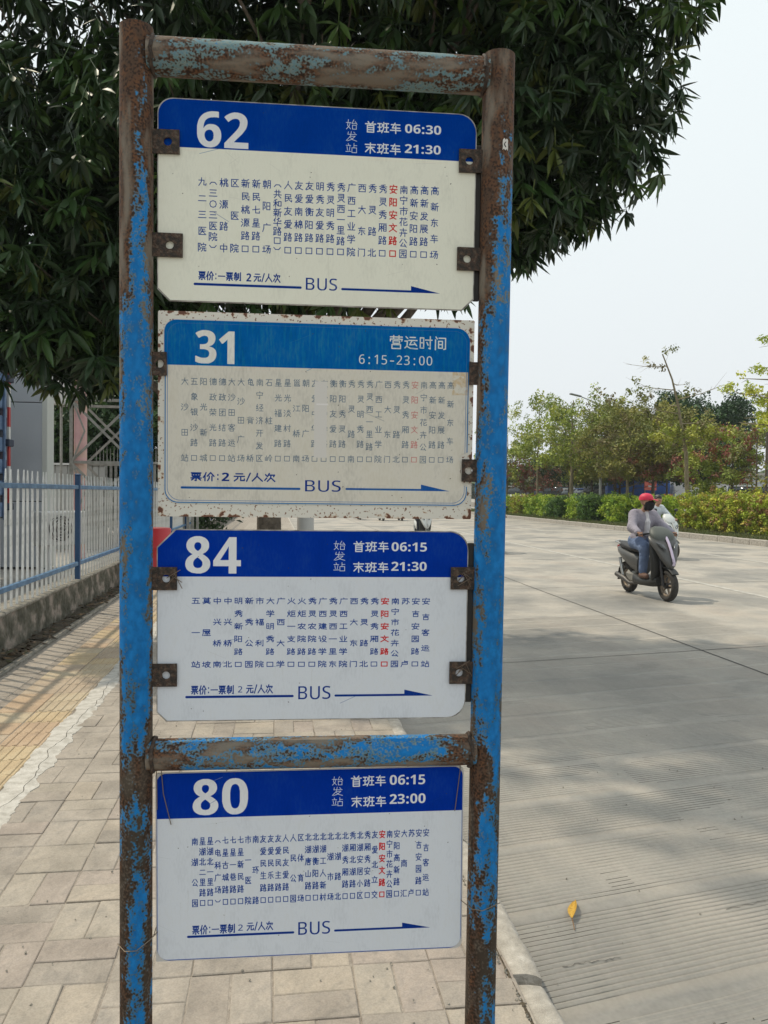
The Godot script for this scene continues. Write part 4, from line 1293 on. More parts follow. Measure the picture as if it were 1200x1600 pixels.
func build_sign() -> void:
	var f := sign_node("sign_frame", "rusty blue steel pipe frame holding the four route signs", "sign frame", 0, -1.4847)
	var B := 1.4847
	var r := 0.0302
	# amount of rust by angle round the pipe (0 = facing the street) and metres from the top
	var left_amt := func(a: float, m: float) -> float:
		var side := sin(a)      # +1 right, -1 left
		var top: float = 0.70 - m * 1.75
		var flank: float = clampf(0.12 - side * 0.95, 0.0, 0.75) * clampf(1.2 - m * 0.95, 0.0, 1.0) + clampf(side * 2.4 - 1.75, 0.0, 0.6) * clampf(1.1 - m * 0.6, 0.15, 1.0)
		var low: float = clampf((m - 0.9) * 0.5, 0.0, 0.34) + clampf((m - 0.95) * 1.2, 0.0, 0.5) * clampf(abs(side - 0.25) * 1.3 - 0.42, 0.0, 0.8)
		var joint: float = 0.55 * exp(-pow((m - 1.375) / 0.055, 2.0)) * clampf(side + 0.6, 0.0, 1.0)
		return max(top, -0.36) + flank + low + joint
	var right_amt := func(a: float, m: float) -> float:
		var side := sin(a)
		var top: float = 0.80 - m * 2.6
		var flank: float = clampf(0.0 - side * 1.25, 0.0, 0.8) * clampf(1.45 - m * 1.15, 0.0, 1.0) + clampf(side * 2.4 - 1.9, 0.0, 0.4) * clampf(0.9 - m, 0.0, 1.0)
		var low: float = clampf((m - 1.0) * 0.6, 0.0, 0.40) + clampf((m - 1.05) * 1.2, 0.0, 0.5) * clampf(abs(side - 0.35) * 1.3 - 0.42, 0.0, 0.8)
		var joint: float = 0.6 * exp(-pow((m - 1.37) / 0.07, 2.0)) * clampf(-side + 0.6, 0.0, 1.0)
		return max(top, -0.38) + flank + low + joint
	var st := newst()
	pipe(st, Vector3(0, 0, 0), Vector3(0, B + 0.862, 0), r, true)
	obj("post", st, rust_mat(160, 1500, 0.19, 2.35, 301, left_amt), f)
	st = newst()
	pipe(st, Vector3(0.675, -0.01, 0), Vector3(0.675, B + 0.852, 0), r, true)
	obj("post", st, rust_mat(160, 1500, 0.19, 2.35, 302, right_amt), f)
	var bar_amt := func(a: float, m: float) -> float: return 0.20 - 0.12 * clampf(m / 0.6 - 0.25, 0.0, 1.0) + 0.3 * clampf(sin(a) - 0.55, 0.0, 0.5) + 0.25 * exp(-pow((m - 0.6) / 0.04, 2.0))
	st = newst()
	pipe(st, Vector3(0.022, B + 0.8135, 0), Vector3(0.653, B + 0.8135, 0), 0.0335, false)
	obj("crossbar", st, rust_mat(160, 420, 0.21, 0.63, 303, bar_amt, 0.95), f)
	var bar2 := func(a: float, m: float) -> float: return 0.02 + 0.30 * exp(-pow((m - 0.02) / 0.05, 2.0)) + 0.22 * clampf(cos(a) * 0.5 + sin(a - 0.9), 0.0, 1.0) * clampf(1.15 - m * 1.6, 0.0, 1.0) + 0.3 * exp(-pow((m - 0.6) / 0.035, 2.0))
	st = newst()
	pipe(st, Vector3(0.022, B - 0.487, 0), Vector3(0.653, B - 0.487, 0), 0.0300, false)
	obj("crossbar", st, rust_mat(160, 420, 0.19, 0.63, 304, bar2, 0.12), f)
	# weld beads at the joints
	var rusty := tmat(wander(128, 85, 0.05, 5, [[0.0, Color(0.012, 0.010, 0.008)], [0.5, Color(0.038, 0.026, 0.018)], [0.7, Color(0.07, 0.036, 0.022)], [1.0, Color(0.10, 0.095, 0.07)]], 0.35), 0.09, 0.75, M.fine, 1.2, false)
	for q in [[0.031, 0.8135, 0.034], [0.644, 0.8135, 0.034], [0.033, -0.487, 0.032], [0.642, -0.487, 0.032]]:
		st = newst()
		var pts := []
		for j in 19: pts.append(Vector3(q[0] + rng.randf_range(-0.002, 0.002) + (0.010 if q[0] < 0.3 else -0.010) * pow(cos(TAU * j / 18.0), 2.0) * 0.0, B + q[1] + sin(TAU * j / 18.0) * q[2], cos(TAU * j / 18.0) * q[2]))
		tube(st, pts, 0.0038, 6, false)
		obj("weld", st, rusty, f)
	# flat tabs with a hole, welded to the posts in front of the sheets
	for q in [[0.026, 0.0784, 0.6592, 0.0085], [0.026, 0.0847, 0.4717, -0.006], [0.6005, 0.650, 0.652, 0.006], [0.6002, 0.648, 0.4677, 0.0], [0.026, 0.0759, -0.149, 0.0], [0.026, 0.0764, -0.333, 0.0], [0.5989, 0.648, -0.147, 0.004], [0.5997, 0.648, -0.333, 0.0], [0.024, 0.056, 0.253, 0.012], [0.628, 0.650, 0.250, 0.01], [0.617, 0.650, 0.063, -0.008]]:
		tab(f, q[0], q[1], B + q[2], q[3], rusty)
	# small torn paper sticker on the right post
	st = newst()
	var pst := []
	for row in 4:
		for c in 5:
			var a := 0.10 + c * 0.09 + (0.02 if row % 2 else 0.0)
			pst.append(Vector3(0.675 + sin(a) * 0.0307, B + 0.665 + row * 0.0065 + (0.003 if c % 2 else 0.0), cos(a) * 0.0307))
	for row in 3:
		for c in 4: quad(st, pst[(row + 1) * 5 + c], pst[(row + 1) * 5 + c + 1], pst[row * 5 + c + 1], pst[row * 5 + c])
	var stick := obj("sticker", st, mat(Color(0.6, 0.58, 0.54), 0.8), f)
	st = newst()
	var sp := []
	for i in 11:
		var tt := i / 10.0
		var a2: float = 0.27 + 0.055 * cos(tt * 5.2 + 0.6) * (1.0 if tt < 0.5 else 1.0)
		sp.append(Vector3(0.675 + sin(a2) * 0.0311, B + 0.681 - tt * 0.010, cos(a2) * 0.0311))
	tube(st, sp, 0.0009, 5)
	obj("ink_mark", st, M.black, stick)

	# ------------------------------------------------ the four sheets
	var cols62 := ["九二三医院", "（三〇三医院）", "桃源路中", "区医院", "新民桃源路口", "新民七星路口", "朝阳广场", "（共和新华路口）", "人民友爱路口", "友爱南棉路口", "友爱衡阳路口", "明秀友爱路口", "秀灵明秀路口", "秀灵西一里路口", "广西工业学院", "西大东门", "秀灵路北", "秀灵秀厢路口", "安阳安文路口", "南宁市花卉公园", "高新安阳路口", "高新发展路口", "高新东车场"]
	var cols84 := ["五一站", "莫屋坡", "中兴桥南", "中兴桥北", "明秀新阳路口", "新秀公园", "市福利院", "大学明秀路口", "广西大学", "火炬一支路口", "火炬农院路口", "秀灵农院路口", "广西建设学院", "秀灵西一里东", "广西工业学院", "西大东门", "秀灵路北", "秀灵秀厢路口", "安阳安文路口", "南宁市花卉公园", "苏卢", "安吉安园路口", "安吉客运站"]
	var cols80 := ["南湖公园", "星湖北二里路口", "星湖北一里路口", "（电科广场）", "七星古城路口", "七星一巷路口", "七星新民路口", "市一医院", "南环路", "友爱民生路口", "友爱民乐路口", "友爱民主路口", "人民友爱路口", "人民公园", "区体育场", "北湖唐山路口", "北湖衡阳路口", "北湖工人新村", "北湖市场", "北湖路北", "北湖秀厢路口", "秀厢北湖路口", "北湖安居小区", "秀厢秀安路口", "友爱北立交", "安阳安文路口", "南宁市花卉公园", "安阳高新路口", "大商汇", "苏卢", "安吉安园路口", "安吉客运站"]
	var L62 := {"band": 89.0, "dig": [72, 21, 166, 87], "shi": [347, 21, 369, 86], "sb": [382, 24, 453, 44], "mb": [382, 63, 453, 83], "t1": [459, 25, 528, 42], "t2": [459, 62, 528, 79], "c0": [82, 150, 270], "c1": [518, 147, 267], "ch": [15.5, 16.0], "pr": [75, 314, 155, 330], "two": [164, 315, 173, 330], "two_weight": 700, "yuan": [177, 314, 228, 330], "ln": [69, 338, 265], "bus": [275, 319, 334, 342], "head": 475.0}
	var L84 := {"band": 90.0, "dig": [53, 13, 157, 84], "shi": [333, 19, 356, 81], "sb": [370, 21, 441, 41], "mb": [370, 61, 441, 81], "t1": [445, 22, 514, 40], "t2": [445, 60, 514, 78], "c0": [73, 136, 258], "c1": [514, 137, 260], "ch": [16.0, 12.5], "pr": [64, 299, 146, 316], "two": [153, 301, 161, 313], "yuan": [168, 298, 220, 315], "ln": [56, 321, 257], "bus": [268, 302, 330, 328], "head": 474.0, "blue": Color(0.02, 0.19, 0.57), "white": Color(0.80, 0.82, 0.85)}
	var L80 := {"band": 89.0, "dig": [70, 13, 175, 84], "shi": [336, 14, 358, 76], "sb": [372, 15, 443, 36], "mb": [373, 56, 444, 77], "t1": [449, 15, 519, 35], "t2": [449, 53, 520, 73], "c0": [74, 135, 256], "c1": [522, 132, 252], "ch": [12.0, 15.0], "pr": [68, 300, 151, 318], "two": [156, 302, 165, 314], "yuan": [172, 298, 224, 315], "ln": [61, 322, 262], "bus": [272, 302, 334, 328], "head": 476.0, "blue": Color(0.02, 0.185, 0.57), "white": Color(0.80, 0.82, 0.85)}
	var plate := tmat(wander(128, 86, 0.05, 5, [[0.0, Color(0.10, 0.09, 0.08)], [0.5, Color(0.30, 0.29, 0.27)], [1.0, Color(0.48, 0.47, 0.44)]], 0.1), 0.3, 0.5, null, 1.0, false)
	var s62 := sign_node("route_sign", "blue and white route 62 sign, topmost of the four", "route sign", 0.0376, 0.741 - 0.371, "route signs in the blue frame")
	sheet_sign(s62, Vector2(0.597, 0.371), [0.022, 0.022, 0.034, 0.028], [1, 1, 6, 6], print_new("62", "06:30", "21:30", L62, cols62, 18, 401, Vector2(597, 371)), plate)
	var s84 := sign_node("route_sign", "blue and white route 84 sign above the lower crossbar", "route sign", 0.0377, -0.0555 - 0.368, "route signs in the blue frame")
	sheet_sign(s84, Vector2(0.596, 0.368), [0.018, 0.036, 0.036, 0.034], [1, 6, 6, 1], print_new("84", "06:15", "21:30", L84, cols84, 18, 402, Vector2(596, 368)), plate)
	var s80 := sign_node("route_sign", "blue and white route 80 sign wired on below the lower crossbar", "route sign", 0.0384, -0.5195 - 0.371, "route signs in the blue frame")
	# the dark strip that shows beyond the right edge of two sheets, and loose tie wires
	for q in [[s62, 0.02, 0.315], [s84, 0.03, 0.345]]:
		var sb := newst(true)
		cbx(sb, Vector3(0.6015, (q[1] + q[2]) * 0.5, -0.006), Vector3(0.013, q[2] - q[1], 0.007), 0.0015)
		obj("dark_edge_strip", sb, mat(Color(0.022, 0.02, 0.019), 0.8), q[0])
	for q in [[0.575, 0.270], [0.578, 0.092], [0.020, 0.270]]:
		for k in 3:
			var sw := newst()
			var a := Vector3(q[0] + rng.randf_range(-0.004, 0.004), q[1] + rng.randf_range(-0.008, 0.008), 0.006)
			tube(sw, [a, a + Vector3(0.012, 0.008 + 0.006 * k, 0.006), a + Vector3(0.026, 0.016 - 0.012 * k, 0.003)], 0.0008, 5)
			obj("wire", sw, mat(Color(0.16, 0.12, 0.09), 0.5, 0.5), s84)
	s80.rotate_object_local(Vector3.BACK, 0.006)
	s80.translate_object_local(Vector3(0, 0, 0.004))
	var im80 := print_new("80", "06:15", "23:00", L80, cols80, 25, 403, Vector2(596, 369))
	var fr := rounded(2.5, 2.5, 593.5, 366.5, [26, 26, 20, 20], 8)
	for i in fr.size(): line(im80, fr[i] * MM, fr[(i + 1) % fr.size()] * MM, 1.5 * MM, L80.blue)
	sheet_sign(s80, Vector2(0.596, 0.369), [0.003, 0.014, 0.012, 0.004], [2, 4, 4, 2], im80, mat(Color(0.50, 0.49, 0.47), 0.6), 0.023)
	for q in [[Vector3(0.012, 0.375, 0.003), Vector3(0.016, 0.33, 0.0045), Vector3(0.03, 0.27, 0.004)], [Vector3(0.585, 0.43, 0.025), Vector3(0.587, 0.36, 0.006), Vector3(0.578, 0.28, 0.004)], [Vector3(0.006, 0.43, 0.025), Vector3(0.004, 0.36, 0.006), Vector3(0.004, 0.30, 0.004)], [Vector3(-0.07, 0.045, 0.01), Vector3(-0.052, 0.040, 0.029), Vector3(-0.03, 0.042, 0.031), Vector3(-0.008, 0.055, 0.02), Vector3(0.004, 0.062, 0.005), Vector3(-0.004, 0.052, 0.004), Vector3(0.001, 0.07, 0.003)], [Vector3(0.592, 0.10, 0.004), Vector3(0.61, 0.094, 0.028), Vector3(0.63, 0.092, 0.032), Vector3(0.668, 0.100, 0.02)]]:
		var st2 := newst()
		tube(st2, q, 0.0009, 5)
		obj("wire", st2, mat(Color(0.20, 0.16, 0.12), 0.5, 0.6), s80)
	# route 31: old sheet on a white enamelled plate
	var s31 := sign_node("route_sign", "faded peeling route 31 sign on a rust edged white plate", "route sign", 0.0394, -0.0318, "route signs in the blue frame")
	var st3 := newst(true)
	prism(st3, rounded(0, 0, 0.598, 0.384, [0.002, 0.002, 0.002, 0.002], 1), -0.003, 0.0, Transform3D.IDENTITY, Rect2(0, 0, 0.598, 0.384))
	obj("backing_plate", st3, edge_rust(), s31)
	st3 = newst(true)
	var pl := rounded(0.0115, 0.025, 0.5895, 0.368, [0.026, 0.026, 0.026, 0.022], 6)
	var out := PackedVector2Array()
	for i in pl.size():
		out.append(pl[i])
		if i == 13:   # after the lower right corner: the torn away bite by the lower tab
			for q in [[0.5895, 0.062], [0.582, 0.066], [0.580, 0.082], [0.574, 0.092], [0.577, 0.104], [0.571, 0.118], [0.578, 0.126], [0.5895, 0.130]]: out.append(Vector2(q[0], q[1]))
	prism(st3, out, 0.0006, 0.0012, Transform3D.IDENTITY, Rect2(0.0115, 0.025, 0.578, 0.343))
	var pm := StandardMaterial3D.new()
	pm.albedo_texture = ImageTexture.create_from_image(print_old())
	pm.roughness = 0.7
	pm.metallic_specular = 0.08
	obj("printed_sheet", st3, pm, s31)

func edge_rust() -> StandardMaterial3D:
	var im := Image.create_empty(600, 384, false, Image.FORMAT_RGB8)
	var n := noise(66, 0.03, 5)
	for y in 384:
		for x in 600:
			var d: float = min(min(x, 599 - x), min(y, 383 - y)) / 14.0
			var k: float = n.get_noise_2d(x, y) + 0.55 - d * 0.55
			var dots: float = 1.0 if n.get_noise_2d(x * 3.0 + 900.0, y * 3.0) > 0.56 and d < 2.0 else 0.0
			var c := Color(0.80, 0.79, 0.75)
			if k > 0.62: c = c.lerp(Color(0.62, 0.45, 0.30), clampf((k - 0.62) * 3.0, 0.0, 0.8))
			if k > 0.8 or dots > 0.5: c = Color(0.36, 0.20, 0.12)
			im.set_pixel(x, y, c)
	var m := StandardMaterial3D.new()
	m.albedo_texture = ImageTexture.create_from_image(im)
	m.roughness = 0.5
	return m

func sheet_sign(o: Node3D, s: Vector2, rad: Array, seg: Array, im: Image, plate: Material, round_sheet := 0.0) -> void:
	var out := PackedVector2Array()
	var cs := [[0.0, 0.0, 1, 1, PI], [s.x, 0.0, -1, 1, PI * 1.5], [s.x, s.y, -1, -1, 0.0], [0.0, s.y, 1, -1, PI * 0.5]]
	for i in 4:
		var c = cs[i]
		for j in seg[i] + 1:
			var t: float = c[4] + PI * 0.5 * j / seg[i]
			out.append(Vector2(c[0] + c[2] * rad[i] + cos(t) * rad[i], c[1] + c[3] * rad[i] + sin(t) * rad[i]))
	var st := newst(true)
	prism(st, out, -0.0022, 0.0, Transform3D.IDENTITY, Rect2(Vector2.ZERO, s))
	obj("backing_plate", st, plate, o)
	# the printed sheet, a little short of the plate's edge and slightly buckled
	var inner := PackedVector2Array()
	var mid := s * 0.5
	for p in out: inner.append(mid + (p - mid) * Vector2(1.0 - 0.004 / s.x, 1.0 - 0.004 / s.y))
	if round_sheet > 0.0: inner = rounded(0.0025, 0.002, s.x - 0.0025, s.y - 0.0015, [round_sheet, round_sheet, round_sheet * 0.8, round_sheet * 0.8], 7)
	st = newst(true)
	prism(st, inner, 0.0003, 0.0009, Transform3D.IDENTITY, Rect2(Vector2.ZERO, s))
	var m := StandardMaterial3D.new()
	m.albedo_texture = ImageTexture.create_from_image(im)
	m.roughness = 0.6
	m.metallic_specular = 0.07
	obj("printed_sheet", st, m, o)

func pipe(st: SurfaceTool, a: Vector3, b: Vector3, r: float, capped: bool) -> void:
	# u = 0 at the front of the pipe; v runs from b (top or right) to a
	var d := (b - a).normalized()
	var upright: bool = abs(d.y) > 0.5
	var n := 28
	var m := 24
	st.set_smooth_group(0)
	var P := func(i: int, j: int) -> Vector3:
		var t := TAU * j / n
		var o: Vector3 = Vector3(sin(t), 0, cos(t)) if upright else Vector3(0, sin(t), cos(t))
		return (b.lerp(a, float(i) / m) if upright else a.lerp(b, float(i) / m)) + o * r
	for i in m:
		for j in n:
			quad(st, P.call(i, j), P.call(i, j + 1), P.call(i + 1, j + 1), P.call(i + 1, j), Vector2(float(j) / n, float(i) / m), Vector2(float(j + 1) / n, float(i) / m), Vector2(float(j + 1) / n, float(i + 1) / m), Vector2(float(j) / n, float(i + 1) / m))
	if capped:
		st.set_smooth_group(1)
		for j in n:
			var top := b + Vector3(0, 0.004, 0)
			v(st, top, Vector2(0.5, 0.0)); v(st, P.call(0, j), Vector2(float(j) / n, 0.0)); v(st, P.call(0, j + 1), Vector2(float(j + 1) / n, 0.0))

func tab(f: Node, x0: float, x1: float, y: float, tilt: float, m: Material) -> void:
	# a flat of 4 mm steel with a round hole, the hole cut as a ring of quads
	var w := x1 - x0
	var h := 0.0435
	var st := newst(true)
	var hx := (x0 + (w * 0.6 if x0 < 0.3 else w * 0.4))
	var hr := 0.0075 if w > 0.03 else 0.0
	var n := 20
	var b := Basis(Vector3.BACK, tilt)
	var c := Vector3((x0 + x1) * 0.5, y, 0)
	for z in [[0.0022, 1], [0.0062, 0]]:
		for j in n:
			var q := []
			for e in [[j, 0], [j + 1, 0], [j + 1, 1], [j, 1]]:
				var t: float = TAU * e[0] / n + PI / 4
				var ci := Vector2(cos(t), sin(t))
				var sq: Vector2 = ci / max(abs(ci.x), abs(ci.y))
				var p := Vector3(hx - c.x + ci.x * hr, ci.y * hr, z[0])
				if e[1] == 1: p = Vector3(sq.x * w * 0.5, sq.y * h * 0.5, z[0])
				q.append(c + b * p)
			if z[1] == 0: q.reverse()
			quad(st, q[0], q[1], q[2], q[3])
	for j in n:
		var t0 := TAU * j / n + PI / 4; var t1 := TAU * (j + 1) / n + PI / 4
		var c0 := Vector2(cos(t0), sin(t0)); var c1 := Vector2(cos(t1), sin(t1))
		var s0: Vector2 = c0 / max(abs(c0.x), abs(c0.y)); var s1: Vector2 = c1 / max(abs(c1.x), abs(c1.y))
		var sc := Vector2(w * 0.5, h * 0.5)
		quad(st, c + b * Vector3(s0.x * sc.x, s0.y * sc.y, 0.0062), c + b * Vector3(s1.x * sc.x, s1.y * sc.y, 0.0062), c + b * Vector3(s1.x * sc.x, s1.y * sc.y, 0.0022), c + b * Vector3(s0.x * sc.x, s0.y * sc.y, 0.0022))
		if hr > 0.0:
			quad(st, c + b * Vector3(hx - c.x + c1.x * hr, c1.y * hr, 0.0062), c + b * Vector3(hx - c.x + c0.x * hr, c0.y * hr, 0.0062), c + b * Vector3(hx - c.x + c0.x * hr, c0.y * hr, 0.0022), c + b * Vector3(hx - c.x + c1.x * hr, c1.y * hr, 0.0022))
	obj("tab", st, m, f)

# ---------------------------------------------------------------- plants
var leaf_mats := {}

func leaf_material(kind: String) -> StandardMaterial3D:
	if not leaf_mats.has(kind):
		leaf_mats[kind] = leafmat(0.48, Color(0.09, 0.17, 0.015)) if kind == "mango" else leafmat(0.6, Color(0.40, 0.46, 0.06))
	return leaf_mats[kind]

# one long mango leaf hanging from the origin along -y, folded along its rib
func long_leaf(st: SurfaceTool, xf: Transform3D, L: float, W: float, curl: float) -> void:
	st.set_smooth_group(0)
	var prof := [[0.0, 0.03], [0.12, 0.3], [0.35, 0.95], [0.6, 0.85], [0.82, 0.45], [1.0, 0.0]]
	var rib := []; var lo := []; var hi := []
	for q in prof:
		var t: float = q[0]
		var w: float = q[1] * W * 0.5
		var c := Vector3(0, -t * L, curl * L * t * t)
		rib.append(xf * c)
		lo.append(xf * (c + Vector3(-w, 0, w * 0.45)))
		hi.append(xf * (c + Vector3(w, 0, w * 0.45)))
	for i in prof.size() - 1:
		quad(st, lo[i], rib[i], rib[i + 1], lo[i + 1])
		quad(st, rib[i], hi[i], hi[i + 1], rib[i + 1])

func whorl_leaves(r: RandomNumberGenerator, n: int) -> Array:
	var out := []
	for i in n:
		var az := TAU * i / n + r.randf_range(-0.4, 0.4)
		var droop := r.randf_range(0.05, 1.0) if i % 3 else r.randf_range(0.7, 1.7)
		var b := Basis(Vector3.UP, az) * Basis(Vector3.RIGHT, -droop) * Basis(Vector3.UP, r.randf_range(-0.6, 0.6))
		out.append([Transform3D(b, Vector3(0, r.randf_range(-0.03, 0.06), 0)), r.randf_range(0.18, 0.29), r.randf_range(0.044, 0.064), r.randf_range(-0.25, 0.2)])
	return out

func scatter(called: String, parent: Node, meshes: Array, m: Material, places: Array, colours: Array) -> void:
	# places are dealt out over the meshes; each mesh is one multi-mesh
	for k in meshes.size():
		var mm := MultiMesh.new()
		mm.transform_format = MultiMesh.TRANSFORM_3D
		mm.use_colors = true
		mm.mesh = meshes[k]
		var mine := []
		for i in range(k, places.size(), meshes.size()): mine.append(i)
		mm.instance_count = mine.size()
		for j in mine.size():
			mm.set_instance_transform(j, places[mine[j]])
			mm.set_instance_color(j, colours[mine[j]])
		var o := MultiMeshInstance3D.new()
		o.multimesh = mm
		o.material_override = m
		o.name = called
		o.set_meta("kind", "stuff")
		parent.add_child(o, true)

func build_mango() -> void:
	var r := RandomNumberGenerator.new()
	r.seed = 515
	var base := Vector3(-0.07, 0, -9.3)
	var t := thing("mango_tree", "large dark mango tree spreading over the pavement behind the sign", "tree", base)
	var st := newst(true)
	bx(st, base + Vector3(0, -0.02, 0), Vector3(0.84, 0.06, 0.84))
	setting("tree_pit", st, M.soil)
	for q in [[0.0, 0.45, 1.0, 0.07], [0.0, -0.45, 1.0, 0.07], [0.45, 0.0, 0.07, 0.82], [-0.45, 0.0, 0.07, 0.82]]:
		st = newst(true)
		cbx(st, base + Vector3(q[0], 0.0, q[1]), Vector3(q[2], 0.07, q[3]), 0.01)
		obj("edging_stone", st, M.walltop, get_node("tree_pit"))
	# trunk and limbs
	st = newst()
	tube(st, [Vector3(0, -0.1, 0), Vector3(0.01, 0.25, 0), Vector3(0.0, 1.2, 0.02), Vector3(0.06, 2.1, 0.0)], [0.21, 0.16, 0.14, 0.135], 14)
	obj("trunk", st, M.bark, t)
	var blobs := [
		[Vector3(-1.95, 4.2, 0.6), Vector3(1.35, 1.6, 1.5), 760], [Vector3(-0.7, 4.6, 0.7), Vector3(1.6, 1.6, 1.9), 700],
		[Vector3(0.7, 5.05, 0.6), Vector3(1.9, 1.75, 2.1), 900], [Vector3(2.35, 5.3, 0.9), Vector3(1.6, 1.3, 1.6), 760], [Vector3(3.2, 5.95, 0.7), Vector3(1.3, 1.3, 1.3), 470], [Vector3(-2.85, 5.7, 0.5), Vector3(1.0, 1.25, 1.0), 170],
		[Vector3(3.35, 7.3, 0.8), Vector3(1.35, 1.2, 1.3), 460], [Vector3(1.2, 7.4, 0.4), Vector3(2.1, 1.6, 2.0), 760], [Vector3(-1.1, 6.9, 0.3), Vector3(1.7, 1.5, 1.7), 460], [Vector3(2.5, 4.75, 1.0), Vector3(1.05, 0.75, 1.1), 260], [Vector3(-2.0, 3.3, 0.9), Vector3(1.15, 0.85, 1.0), 360], [Vector3(0.3, 6.6, 2.7), Vector3(2.1, 1.15, 1.6), 360], [Vector3(2.2, 7.0, 2.2), Vector3(1.5, 1.2, 1.5), 240],
	]
	for b in blobs:
		st = newst()
		var a := Vector3(0.05, 2.0 + r.randf() * 0.2, 0)
		var e: Vector3 = b[0]
		var mid: Vector3 = a.lerp(e, 0.5) + Vector3(0, -0.25, 0)
		tube(st, [a, mid, e], [0.085, 0.055, 0.018], 8)
		obj("limb", st, M.bark, t)
		for k in 5:
			st = newst()
			var d := Vector3(r.randf_range(-1, 1), r.randf_range(-0.5, 0.8), r.randf_range(-0.6, 1)).normalized() * Vector3(b[1])
			var s0: Vector3 = mid.lerp(e, r.randf_range(0.3, 1.0))
			tube(st, [s0, s0.lerp(e + d * 0.9, 0.5) + Vector3(0, 0.1, 0), e + d * 0.9], [0.022, 0.014, 0.006], 5)
			obj("branch", st, M.bark, t)
	var whorls := []
	for k in 5:
		var s2 := newst()
		for q in whorl_leaves(r, 9): long_leaf(s2, q[0], q[1], q[2], q[3])
		tube(s2, [Vector3(0, -0.02, 0), Vector3(0, 0.22, -0.03)], [0.004, 0.006], 4)
		whorls.append(mesh_of(s2))
	var tones := [Color(0.016, 0.038, 0.010), Color(0.022, 0.052, 0.012), Color(0.013, 0.030, 0.009), Color(0.034, 0.078, 0.015), Color(0.020, 0.044, 0.015), Color(0.055, 0.105, 0.018), Color(0.085, 0.11, 0.02)]
	var places := []; var cols := []
	for b in blobs:
		for i in b[2]:
			var d := Vector3(r.randfn(), r.randfn(), r.randfn()).normalized()
			var rad: float = pow(r.randf(), 0.42) * (1.0 + 0.16 * sin(d.x * 7.0 + b[0].x * 3.0) * sin(d.y * 6.0) + r.randf_range(-0.08, 0.1))
			var p: Vector3 = b[0] + d * rad * b[1]
			var sc := r.randf_range(0.85, 1.25)
			places.append(Transform3D(Basis.from_euler(Vector3(r.randf_range(-0.5, 0.5), r.randf() * TAU, r.randf_range(-0.5, 0.5))).scaled(Vector3.ONE * sc), p))
			cols.append(tones[[0, 1, 2, 3, 4, 0, 1, 4, 2, 5, 3, 0, 6, 1][r.randi() % 14]] * r.randf_range(0.75, 1.3))
	# the clusters that show largest keep their leaves as single parts
	var eye := Vector3(0, 1.5, 0) - base
	var order := range(places.size())
	var keyf := func(i: int) -> float:
		var p: Vector3 = places[i].origin
		var rim: float = 0.0
		var az := atan2(p.x - eye.x, -(p.z - eye.z))
		if az > 0.36 and p.y < 6.6: rim = 2.2
		if az < -0.12 and p.y < 3.6: rim = 1.6
		return (p - eye).length() - rim + (3.0 if abs(az - 0.12) < 0.22 else 0.0)
	var keys := {}
	for i in order: keys[i] = keyf.call(i)
	order.sort_custom(func(x, y): return keys[x] < keys[y])
	var leafs := []
	for k in 4:
		var s3 := newst()
		long_leaf(s3, Transform3D.IDENTITY, 1.0, r.randf_range(0.19, 0.25), r.randf_range(-0.22, 0.2))
		leafs.append(mesh_of(s3))
	var lms := []
	for c in tones:
		var lm := leafmat(0.5, Color(0.05, 0.10, 0.012))
		lm.vertex_color_use_as_albedo = false
		lm.albedo_color = Color(c.r, c.g, c.b).linear_to_srgb()
		lms.append(lm)
	var single := {}
	for i in 33:
		single[order[i]] = true
		var lm: Material = lms[r.randi() % 5]
		for q in whorl_leaves(r, 9):
			var xf: Transform3D = places[order[i]] * q[0]
			xf.basis = xf.basis.scaled_local(Vector3.ONE * q[1])
			shared("leaf", leafs[r.randi() % 4], lm, t, xf)
	var pl2 := []; var co2 := []
	for i in places.size():
		if not single.has(i):
			pl2.append(places[i]); co2.append(cols[i])
	scatter("foliage", t, whorls, leaf_material("mango"), pl2, co2)
	# pale lamp pole behind the sign, its top lost in the crown
	var lp := thing("lamp_pole", "pale grey steel street lamp pole behind the route signs", "lamp pole", Vector3(0.36, 0, -9.6))
	st = newst()
	tube(st, [Vector3(0, 0, 0), Vector3(0, 7.6, 0)], [0.105, 0.075], 16)
	obj("pole", st, mat(Color(0.46, 0.46, 0.44), 0.5), lp)
	st = newst()
	lathe(st, [[0.19, 0.0], [0.19, 0.02], [0.13, 0.03], [0.115, 0.25]], 16, Transform3D.IDENTITY)
	obj("base_flange", st, M.steel, lp)
	st = newst()
	tube(st, [Vector3(0, 7.5, 0), Vector3(0.5, 8.3, 0), Vector3(1.9, 8.7, 0)], [0.05, 0.045, 0.04], 10)
	cbx(st, Vector3(2.2, 8.72, 0), Vector3(0.8, 0.1, 0.26), 0.04)
	obj("lamp_arm", st, mat(Color(0.46, 0.46, 0.44), 0.5), lp)

var clump_cache := {}

